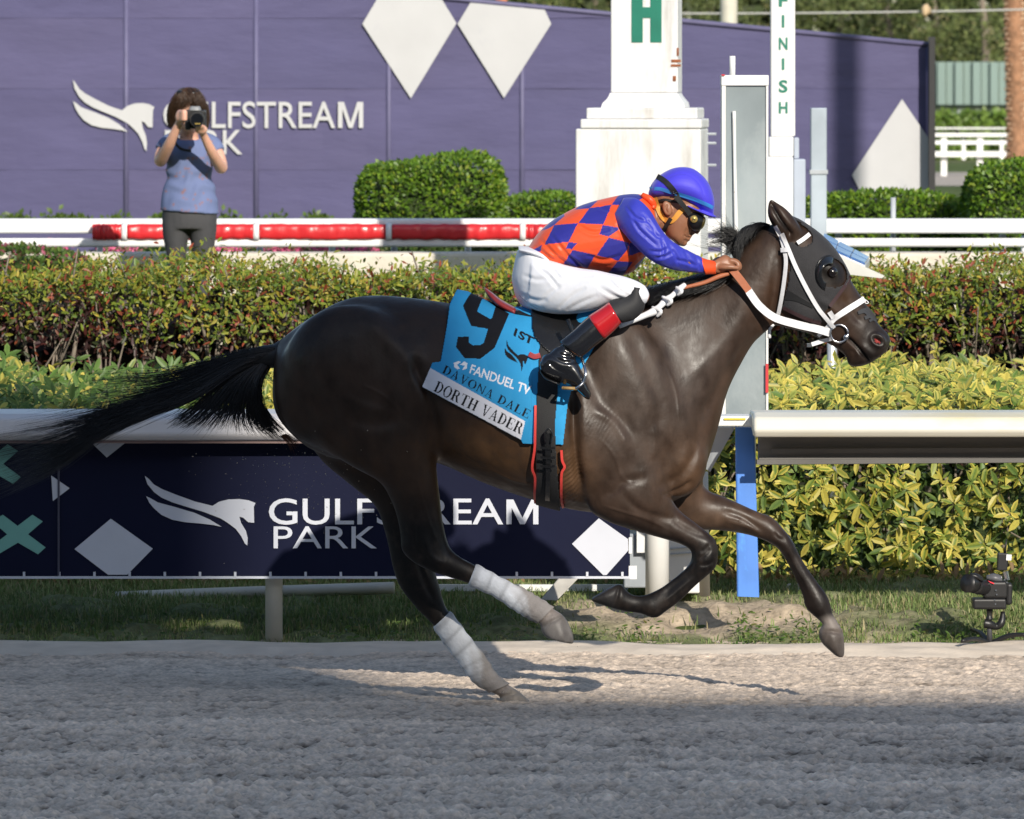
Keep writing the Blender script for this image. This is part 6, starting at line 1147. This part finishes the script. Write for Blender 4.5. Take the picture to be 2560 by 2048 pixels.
m_sleeve = mat('blue_satin', (.034, .042, .42), rough=.5, var=.06, bump=.0018, bscale=26, sheen=.15, stretch=(1, 1, 1)); m_cuff = mat('orange_satin', ORNG, rough=.4, bump=.002, bscale=60)
for s in (1, -1):
    a_ = remesh([loft(mir(J_arm, s), 28, 7)], .0048, 4, .5); folds(a_, [[(1600, 575), (1625, 600), (1640, 612)], [(1612, 560), (1640, 588), (1655, 596)], [(1625, 628), (1650, 630), (1668, 622)], [(1640, 645), (1662, 642), (1684, 630)], [(1672, 612), (1690, 640), (1696, 660)], [(1712, 628), (1722, 648), (1728, 664)], [(1740, 640), (1746, 660), (1752, 676)], [(1580, 545), (1598, 575), (1612, 590)], [(1655, 600), (1660, 625), (1655, 645)], [(1690, 650), (1715, 655), (1740, 664)], [(1568, 520), (1590, 545), (1620, 556)], [(1608, 535), (1630, 566), (1645, 590)]], 3.4, .0046); put(a_, 'sleeve', m_sleeve, jk)
    V_, F_ = loft(mir(J_cuff, s), 24, 6); V_[:, 0] += .0012 * np.sin(np.arange(len(V_)) * 1.9); mk('cuff', V_, F_, m_cuff, jk, True)
V_, F_ = tube([W(1606, 488, -.06), W(1624, 498, -.075), W(1634, 512, -.07), W(1632, 522, -.075)], [.010, .013, .012, .009], 10, 5); mk('neck_scarf', V_, F_, m_cuff, jk, True)
# breeches, knee patches, boots
m_br = mat('white_breeches', (.78, .79, .84), rough=.6, var=.03, bump=.0016, bscale=20, sheen=.2, stretch=(1, 1, 1))
b2 = remesh([loft(pelvis, 30, 5), loft(J_thigh, 26, 6), loft(mir(J_thigh, -1), 26, 6), ell(W(1352, 712), (.103, .165, .105), 24)], .0055, 12, .5); V = vco(b2); N = vno(b2); Q = PX(V)
V = V + N * (.0006 * wrinkle_noise(Q, .03, .06, 5))[:, None]; b2.vertices.foreach_set('co', V.astype(np.float32).ravel()); folds(b2, [[(1330, 655), (1368, 668), (1400, 672)], [(1345, 668), (1372, 690), (1395, 720)], [(1360, 662), (1385, 680), (1402, 700)], [(1405, 700), (1440, 690), (1480, 690)], [(1520, 700), (1550, 725), (1575, 740)], [(1500, 720), (1535, 740), (1560, 748)], [(1400, 770), (1430, 740), (1460, 722)], [(1350, 760), (1372, 735), (1398, 715)], [(1310, 690), (1345, 700), (1375, 695)], [(1420, 775), (1450, 758), (1490, 740)], [(1300, 735), (1335, 750), (1365, 752)], [(1540, 700), (1565, 722), (1590, 735)]], 4.6, .0034); V = vco(b2); breech = put(b2, 'breeches', m_br, jk)
BB = BVHTree.FromPolygons([tuple(v) for v in V], [tuple(p.vertices) for p in b2.polygons])
strap('seam', BB, [(1285, 725), (1320, 755), (1360, 778)], 1.6, mat('seam_stitch', (.55, .56, .62)), jk, .0005, .0012, (-1,))
V_, F_ = loft([(1296, 615, 1298, 632, .11, 0), (1320, 617, 1326, 640, .137, 0), (1358, 626, 1354, 652, .142, 0), (1394, 654, 1384, 672, .125, 0)], 28, 4); V_[:, 2] += .0; mk('waistband', V_, F_, m_br, jk, True)
V_, T_ = text_tris('m', .05); 
m_kp = mat('black_stretch', (.020, .020, .022), rough=.7, bump=.001, bscale=60); m_pat = mat('patent_leather', (.008, .008, .010), rough=.16, coat=.8, var=.1, bump=.0012, bscale=9); m_redb = mat('red_patent', (.42, .010, .014), rough=.14, coat=.8, var=.06)
for s in (1, -1):
    V_, F_ = loft(mir([(1577, 716, 1606, 720, .050, -.325), (1560, 740, 1612, 766, .0545, -.33), (1534, 748, 1590, 796, .054, -.338), (1516, 760, 1556, 808, .053, -.345)], s), 24, 6); mk('knee_patch', V_, F_, m_kp, jk, True)
    V_, F_ = loft(mir([(1522, 755, 1554, 808, .0545, -.347), (1500, 771, 1535, 828, .0545, -.353), (1470, 790, 1511, 849, .0545, -.36)], s), 28, 5); mk('boot_cuff', V_, F_, m_redb, jk, True)
    bo = remesh([loft(mir([J_shin[2]] + J_shin[3:], s), 26, 6), loft(mir(J_foot, s), 24, 6), ell(W(1405, 895, -.382 * s), (.05, .042, .045), 16)], .005, 5, .5); V = vco(bo); N = vno(bo); Q = PX(V)
    kk = np.exp(-(pdist(Q, [(1372, 878), (1400, 884), (1450, 886)]) / 12) ** 2); V = V - N * (.004 * kk)[:, None] ; bo.vertices.foreach_set('co', V.astype(np.float32).ravel()); folds(bo, [[(1385, 892), (1410, 905), (1440, 905)], [(1395, 885), (1420, 893), (1448, 890)], [(1372, 905), (1395, 925), (1420, 935)]], 4, .003); put(bo, 'boot', m_pat, jk)
    V_, F_ = loft(mir([(1349, 924, 1350, 930, .024, -.385), (1366, 942, 1364, 949, .040, -.385), (1400, 957, 1398, 964, .043, -.385)], s), 16, 4); mk('boot_heel', V_, F_, m_blackl, jk, True)
# helmet
m_hel = mat('blue_helmet_cover', (.060, .048, .62), rough=.6, var=.04, bump=.0006, bscale=60, sheen=.2); m_bandb = mat('light_blue_band', (.045, .26, .70), rough=.4)
hl = remesh([loft([(1621, 482, 1622, 494, .025, 0), (1631, 457, 1638, 497, .072, 0), (1655, 434, 1670, 499, .100, 0), (1690, 419, 1706, 507, .113, 0), (1730, 421, 1738, 521, .109, 0), (1760, 443, 1760, 534, .094, 0), (1778, 471, 1774, 541, .072, 0), (1786, 502, 1780, 543, .046, 0), (1785, 524, 1783, 544, .02, 0)], 32, 6), loft([(1716, 510, 1716, 517, .095, 0), (1745, 523, 1744, 530, .090, 0), (1774, 534, 1772, 542, .070, 0), (1788, 539, 1787, 544, .045, 0), (1792, 541, 1791, 545, .02, 0)], 24, 5)], .0036, 4, .5)
V = vco(hl); N = vno(hl); Q = PX(V); Qm = np.stack([CXP + V[:, 0] * FPX / DC, HZ + (HC - V[:, 2]) * FPX / DC], 1); seam = np.exp(-(pdist(Qm, [(1640, 470), (1660, 450), (1690, 434), (1720, 436), (1748, 460), (1762, 500)]) / 2.2) ** 2); V = V - N * (seam * .0016)[:, None]; hl.vertices.foreach_set('co', V.astype(np.float32).ravel())
hel = put(hl, 'helmet', m_hel, jk); HLB = BVHTree.FromPolygons([tuple(v) for v in V], [tuple(p.vertices) for p in hl.polygons])
strap('helmet_band', HLB, [(1624, 472), (1647, 471.5), (1675, 479.5), (1702, 487), (1738, 499), (1766, 511), (1782, 519)], 9, m_bandb, hel, .0008, .0012)
strap('goggle_strap', HLB, [(1643, 441), (1658, 450), (1672, 463), (1684, 478), (1692, 492)], 13.5, m_web, hel, .002, .002)
for a_ in ((1688, 481), (1691, 495)): 
    h0 = HLB.ray_cast(Vector((W(*a_).x, -3, W(*a_).z)), Vector((0, 1, 0)))[0] or W(a_[0], a_[1], -.1); V_, F_ = tube([h0 + Vector((x, -.005, z)) for x, z in ((-.009, -.004), (.009, .002), (.008, .009), (-.010, .004), (-.009, -.004))], .0013, 6, 0); mk('strap_slide', V_, F_, m_steel, hel)
V_, F_ = ribbon([W(1690, 490, -.108), W(1702, 506, -.105), W(1714, 521, -.094), W(1726, 537, -.082)], [.021, .018, .017, .018], .004); mk('goggle_strap', V_, F_, m_web, jk)
m_yel = mat('tan_chin_harness', (.66, .30, .045), rough=.6, bump=.0006, bscale=80)
strap('chin_harness', JB, [(1636, 494), (1640, 508), (1646, 525), (1657, 544), (1672, 553), (1684, 547), (1698, 530), (1714, 518)], [12, 12, 12, 12, 12, 12, 13, 10], m_yel, jk, .003, .004)
strap('chin_strap', JB, [(1676, 545), (1667, 560), (1658, 579)], 10, m_web, jk, .007, .002)
m_gog = mat('goggle_rubber', (.008, .008, .009), rough=.3); m_lens = mat('amber_lens', (.06, .045, .01), rough=.05, coat=1); m_gold = mat('gold_badge', (.55, .40, .12), rough=.3, metal=.6)
for s in (-1, 1):
    gl = remesh([loft([(1722, 534, 1720, 562, .020, s * .060), (1734, 528, 1730, 575, .030, s * .050), (1748, 532, 1742, 578, .034, s * .038), (1760, 540, 1752, 574, .030, s * .030)], 18, 4)], .003, 3, .5); put(gl, 'goggle_cup', m_gog, jk)
    V_, F_ = loft([(1752, 540, 1744, 577, .030, s * .032), (1762, 543, 1755, 572, .026, s * .030), (1765, 548, 1760, 566, .015, s * .029)], 16, 4); mk('goggle_lens', V_, F_, m_lens, jk, True)
    V_, F_ = tube([W(1735, 548, s * .080), W(1735, 548, s * .088)], .0135, 20, 0); mk('goggle_badge', V_, F_, m_gold, jk, True)
    V_, T_ = fit_text('H', (1731, 551), (1738, 552), (1732, 544), .05); mk('badge_letter', [W(a_, b_2, s * .0885) for a_, b_2 in V_], [tuple(t) for t in T_], m_gog, jk)

# ================================================================== THE PHOTOGRAPHER behind the hedge
YPH = 15.2
ph = thing('person', W(472, 912, YPH), 'photographer in a blue printed shirt and grey trousers aiming a camera', 'person')
SK = (.68, .38, .28); m_skin2 = mat('fair_skin', SK, rough=.5, var=.06, scale=20, sss=.15)
zf = gz(YPH); pf = HZ + (HC - zf) * FPX / (DC + YPH)
torso_p = [(432, 350, 516, 350, .08, YPH), (414, 366, 532, 366, .105, YPH), (414, 400, 532, 400, .115, YPH), (416, 440, 530, 440, .11, YPH), (406, 485, 541, 485, .135, YPH), (400, 526, 549, 536, .152, YPH)]
leg_l = [(406, 520, 476, 520, .11, YPH), (406, 580, 472, 580, .10, YPH), (416, 640, 466, 640, .075, YPH), (424, 720, 462, 720, .062, YPH), (424, 790, 462, 790, .058, YPH), (430, pf - 12, 458, pf - 12, .045, YPH)]
leg_r = [(472, 520, 543, 520, .11, YPH), (474, 580, 541, 580, .10, YPH), (480, 640, 533, 640, .075, YPH), (486, 720, 524, 720, .062, YPH), (488, 790, 526, 790, .058, YPH), (494, pf - 12, 522, pf - 12, .045, YPH)]
arm_l = [W(424, 362, YPH), W(406, 385, YPH - .06), W(402, 402, YPH - .10), W(424, 360, YPH - .26), W(446, 312, YPH - .34), W(452, 298, YPH - .36)]; ral = [.056, .044, .037, .033, .025, .026]
arm_r = [W(528, 362, YPH), W(546, 395, YPH - .06), W(553, 420, YPH - .10), W(532, 385, YPH - .26), W(510, 340, YPH - .36), W(504, 326, YPH - .40)]; rar = [.054, .044, .037, .032, .024, .025]
pp = [loft([(440, 240, 500, 240, .06, YPH - .06), (436, 262, 506, 262, .085, YPH - .06), (438, 290, 504, 290, .085, YPH - .06), (446, 316, 498, 316, .07, YPH - .07), (460, 332, 486, 332, .04, YPH - .08)], 20, 4), tube([W(472, 325, YPH - .03), W(473, 350, YPH), W(473, 380, YPH)], [.055, .058, .07], 14, 3), loft(shrink(torso_p, .92), 24, 4), loft(shrink(leg_l, .9), 18, 4), loft(shrink(leg_r, .9), 18, 4), tube(arm_l, ral, 14, 5), tube(arm_r, rar, 14, 5)]
pp += [ell(W(451, 292, YPH - .38), (.032, .03, .045), 12), ell(W(503, 324, YPH - .42), (.04, .035, .03), 12)]
for k in range(4): pp.append(tube([W(449, 280 + k * 7, YPH - .40), W(460, 277 + k * 7.5, YPH - .45), W(468, 279 + k * 7.5, YPH - .44)], [.011, .0105, .008], 8, 3))
pp.append(tube([W(446, 296, YPH - .37), W(456, 303, YPH - .40), W(464, 306, YPH - .40)], [.012, .011, .009], 8, 3))
for k in range(4): pp.append(tube([W(498 + k * 4, 326, YPH - .42), W(492 + k * 5, 318, YPH - .47), W(491 + k * 5, 311, YPH - .49)], [.011, .0105, .008], 8, 3))
for x0, x1 in ((430, 458), (494, 522)): pp.append(loft([(x0 - 4, pf - 12, x1 + 4, pf - 12, .05, YPH), (x0 - 6, pf - 2, x1 + 6, pf - 2, .11, YPH - .05)], 14, 3))
put(remesh(pp, .009, 4, .5), 'body', m_skin2, ph)
m_trs = mat('charcoal_trousers', (.055, .055, .060), rough=.85, var=.1, bump=.004, bscale=18); tm_ = remesh([loft([(406, 505, 541, 505, .125, YPH), (405, 545, 543, 545, .13, YPH), (407, 572, 541, 572, .125, YPH)], 24, 4), loft(leg_l, 20, 5), loft(leg_r, 20, 5)], .009, 4, .5); folds(tm_, [[(408, 560), (435, 572), (465, 578)], [(540, 560), (515, 572), (480, 578)], [(415, 590), (440, 600), (465, 592)], [(478, 592), (505, 602), (535, 592)], [(420, 620), (445, 630), (462, 622)], [(474, 525), (474, 550), (474, 580)]], 4, .012); put(tm_, 'trousers', m_trs, ph)
sh = remesh([loft(torso_p, 30, 5), tube([W(440, 358, YPH), W(422, 362, YPH - .02), W(408, 380, YPH - .04)], [.07, .062, .058], 16, 4), tube([W(506, 358, YPH), W(528, 364, YPH - .02), W(542, 384, YPH - .04)], [.07, .062, .058], 16, 4)], .009, 4, .5); V = vco(sh); N = vno(sh); Q = PX(V)
V = V + N * (.006 * wrinkle_noise(Q, .08, .13) * np.exp(-((Q[:, 1] - 450) / 60) ** 2))[:, None]; sh.vertices.foreach_set('co', V.astype(np.float32).ravel())
C = np.tile([.14, .18, .34], (len(V), 1)); r2 = np.random.default_rng(5)
for _ in range(75):
    x, y = r2.uniform(400, 548), r2.uniform(350, 535); f = np.exp(-(((Q[:, 0] - x) / r2.uniform(1.6, 4)) ** 2 + ((Q[:, 1] - y) / r2.uniform(1.8, 4)) ** 2) ** 2)[:, None] * .8; C = C * (1 - f) + np.array([.30, .13, .09]) * f
setcol(sh, C); folds(sh, [[(420, 420), (440, 470), (445, 520)], [(520, 420), (505, 470), (500, 520)], [(440, 400), (470, 430), (500, 440)], [(475, 440), (474, 480), (473, 530)]], 4, .010); put(sh, 'shirt', mat('printed_shirt', attr=True, rough=.85, var=.06, bump=.003, bscale=14), ph)
m_hair2 = mat('brown_hair', (.042, .023, .014), rough=.5, var=.3, scale=14, bump=.006, bscale=40, stretch=(6, 6, 1))
hr = remesh([loft([(454, 219, 490, 219, .05, YPH - .04), (441, 229, 502, 229, .09, YPH - .04), (434, 250, 508, 250, .105, YPH - .04), (432, 272, 510, 272, .10, YPH - .02)], 24, 4), tube([W(434, 260, YPH - .06), W(430, 290, YPH - .05), W(428, 318, YPH - .03)], [.030, .034, .02], 12, 4), tube([W(508, 260, YPH - .06), W(512, 292, YPH - .05), W(514, 322, YPH - .03)], [.030, .032, .018], 12, 4), loft([(430, 262, 512, 262, .07, YPH + .05), (428, 300, 514, 300, .07, YPH + .05), (434, 335, 508, 335, .05, YPH + .04)], 20, 4)], .008, 3, .5); put(hr, 'hair', m_hair2, ph)
hg_ = lambda *p: [tuple(W(x, y, yy)) for x, y, yy in p]
strands('hair_strands', [hg_((470, 221, YPH - .10), (440, 240, YPH - .13), (428, 275, YPH - .10), (424, 330, YPH - .05)), hg_((471, 221, YPH - .12), (455, 235, YPH - .16), (440, 262, YPH - .16), (434, 305, YPH - .12)), hg_((472, 221, YPH - .12), (470, 235, YPH - .17), (466, 250, YPH - .18), (460, 268, YPH - .17)), hg_((473, 221, YPH - .12), (488, 235, YPH - .16), (502, 262, YPH - .16), (508, 305, YPH - .12)), hg_((474, 221, YPH - .10), (502, 240, YPH - .13), (514, 275, YPH - .10), (518, 330, YPH - .05))], 800, .0022, .011, (.050, .027, .016), ph, 10)
V_, F_ = loft([(444, 226, 446, 240, .03, YPH - .13), (456, 226, 458, 241, .03, YPH - .145), (470, 228, 470, 236, .02, YPH - .15), (484, 226, 482, 241, .03, YPH - .145), (496, 226, 494, 239, .03, YPH - .13)], 12, 4); mk('sunglasses', V_, F_, m_gog, ph, True)
pc = thing('handheld_camera', W(488, 300, YPH - .45), 'black camera held up to the face by the photographer', 'camera')
m_cam = mat('camera_black', (.012, .012, .013), rough=.4, var=.15)
V_, F_ = bbox_px(462, 514, 275, 322, YPH - .42, YPH - .30); bevel(mk('camera_body', V_, F_, m_cam, pc), .012); V_, F_ = loft([(476, 266, 500, 266, .04, YPH - .38), (472, 277, 504, 277, .05, YPH - .38)], 14, 3, 4); mk('prism_hump', V_, F_, mat('camera_grey', (.25, .26, .27), rough=.4), pc, True)
V_, F_ = tube([W(493, 299, YPH - .42), W(493, 299, YPH - .56)], [.044, .042], 24, 0); mk('lens_barrel', V_, F_, m_cam, pc); V_, F_ = tube([W(493, 299, YPH - .558), W(493, 299, YPH - .566)], .036, 24, 0); mk('lens_glass', V_, F_, mat('lens_glass', (.004, .004, .006), rough=.05, coat=1), pc)
V_, F_ = bbox_px(487, 501, 308, 311, YPH - .572, YPH - .567); mk('lens_mark', V_, F_, m_gold, pc); V_, F_ = bbox_px(462, 478, 300, 325, YPH - .46, YPH - .42); bevel(mk('hand_grip', V_, F_, m_cam, pc), .01)
V_, F_ = tube([W(462, 284, YPH - .36), W(440, 330, YPH - .22), W(436, 352, YPH - .13), W(452, 372, YPH - .14), W(478, 378, YPH - .15)], .008, 8, 5); mk('neck_strap', V_, F_, m_cam, pc, True)

# ================================================================== REMOTE CAMERA on a ground tripod at the sand's edge
YT = 2.62
rc_ = thing('remote_camera', W(2478, 1612, YT), 'black remote camera on a small tripod at the sand edge', 'camera')
c3 = lambda x, y: (2340 + x / 5.073, 1340 + y / 5.073)
def P3(x, y, dy=0): return W(*c3(x, y), YT + dy)
zt0 = .035
def pbox(x0, y0, x1, y1, d0, d1, sk=0): return prism([P3(x0, y1, d0), P3(x1 - sk, y1, d0), P3(x1, y0, d0), P3(x0 + sk, y0, d0)], (0, d1 - d0, 0))
bevel(mk('camera_body', *pbox(600, 575, 915, 800, -.045, .05, 12), m_cam, rc_), .012, 3); bevel(mk('battery_grip', *pbox(470, 795, 890, 935, -.05, .045, -10), m_cam, rc_), .010, 3); bevel(mk('hand_grip', *pbox(880, 600, 975, 880, -.03, .03, 8), m_cam, rc_), .012, 3)
for x, y in ((760, 690), (770, 745), (745, 815), (755, 865), (870, 555), (900, 590)): mk('button', *tube([P3(x, y, -.046), P3(x, y, -.052)], .0035, 8, 0), m_steel, rc_)
V_, F_ = tube([P3(660, 665, -.01), P3(560, 650, -.05), P3(480, 630, -.09)], [.030, .031, .031], 20, 2); mk('lens', V_, F_, m_cam, rc_, True)
V_, F_ = tube([P3(490, 620, -.085), P3(420, 605, -.12), P3(395, 600, -.13)], [.032, .037, .038], 20, 2); mk('lens_hood', V_, F_, m_cam, rc_, True); V_, F_ = loft([(*c3(440, 470), *c3(440, 520), .01, YT - .12), (*c3(520, 480), *c3(540, 560), .02, YT - .11), (*c3(590, 520), *c3(600, 580), .015, YT - .09)], 12, 3); mk('hood_petal', V_, F_, m_cam, rc_, True)
V_, F_ = loft([(*c3(640, 500), *c3(640, 560), .02, YT), (*c3(740, 475), *c3(740, 590), .03, YT), (*c3(840, 510), *c3(830, 600), .02, YT)], 14, 4); mk('viewfinder', V_, F_, mat('camera_mid_grey', (.10, .10, .11), rough=.4), rc_, True)
P_ = [P3(655, 565, -.052), P3(740, 600, -.052), P3(735, 612, -.052), P3(690, 595, -.052)]; V_, F_ = prism(P_, (0, .003, 0)); mk('red_stripe', V_, F_, mat('red_mark', (.7, .03, .05)), rc_)
V_, F_ = prism([P3(775, 440, -.02), P3(905, 440, -.02), P3(920, 225, -.02), P3(785, 220, -.02)], (0, .045, 0)); bevel(mk('radio_trigger', V_, F_, m_cam, rc_), .004); V_, F_ = prism([P3(890, 310, -.026), P3(955, 310, -.026), P3(960, 240, -.026), P3(895, 235, -.026)], (0, .01, 0)); mk('trigger_label', V_, F_, m_wl, rc_)
V_, F_ = tube([P3(875, 220, 0), P3(895, 40, 0)], [.005, .003], 8, 0); mk('aerial', V_, F_, m_cam, rc_, True); V_, F_ = tube([P3(880, 450, 0), P3(900, 560, 0)], .011, 8, 0); mk('trigger_foot', V_, F_, m_steel, rc_)
V_, F_ = tube([P3(680, 930, 0), P3(676, 1010, 0), P3(676, 1060, 0)], [.014, .011, .017], 12, 3); mk('ball_head', V_, F_, m_cam, rc_, True); V_, F_ = tube([P3(610, 1110, -.01), P3(680, 1120, -.01), P3(760, 1150, 0), P3(830, 1100, 0), P3(850, 960, .01)], [.02, .018, .014, .016, .008], 10, 4); mk('clamp', V_, F_, m_cam, rc_, True)
V_, F_ = tube([P3(676, 1020, 0), P3(678, 1200, 0), P3(684, 1390, 0)], [.010, .011, .012], 12, 0); mk('centre_column', V_, F_, mat('tripod_grey', (.09, .09, .10), rough=.35, metal=.4), rc_, True)
hub = P3(684, 1370, 0)
for e_ in ((330, 1515, -.22), (1180, 1450, -.05), (450, 1395, .2)):
    q_ = P3(e_[0], e_[1], e_[2]); q_.z = .052 if e_[2] > -.1 else .040; V_, F_ = tube([hub, (hub + q_) / 2 + Vector((0, 0, .015)), q_], [.011, .010, .008], 8, 3); mk('leg', V_, F_, m_cam, rc_, True)
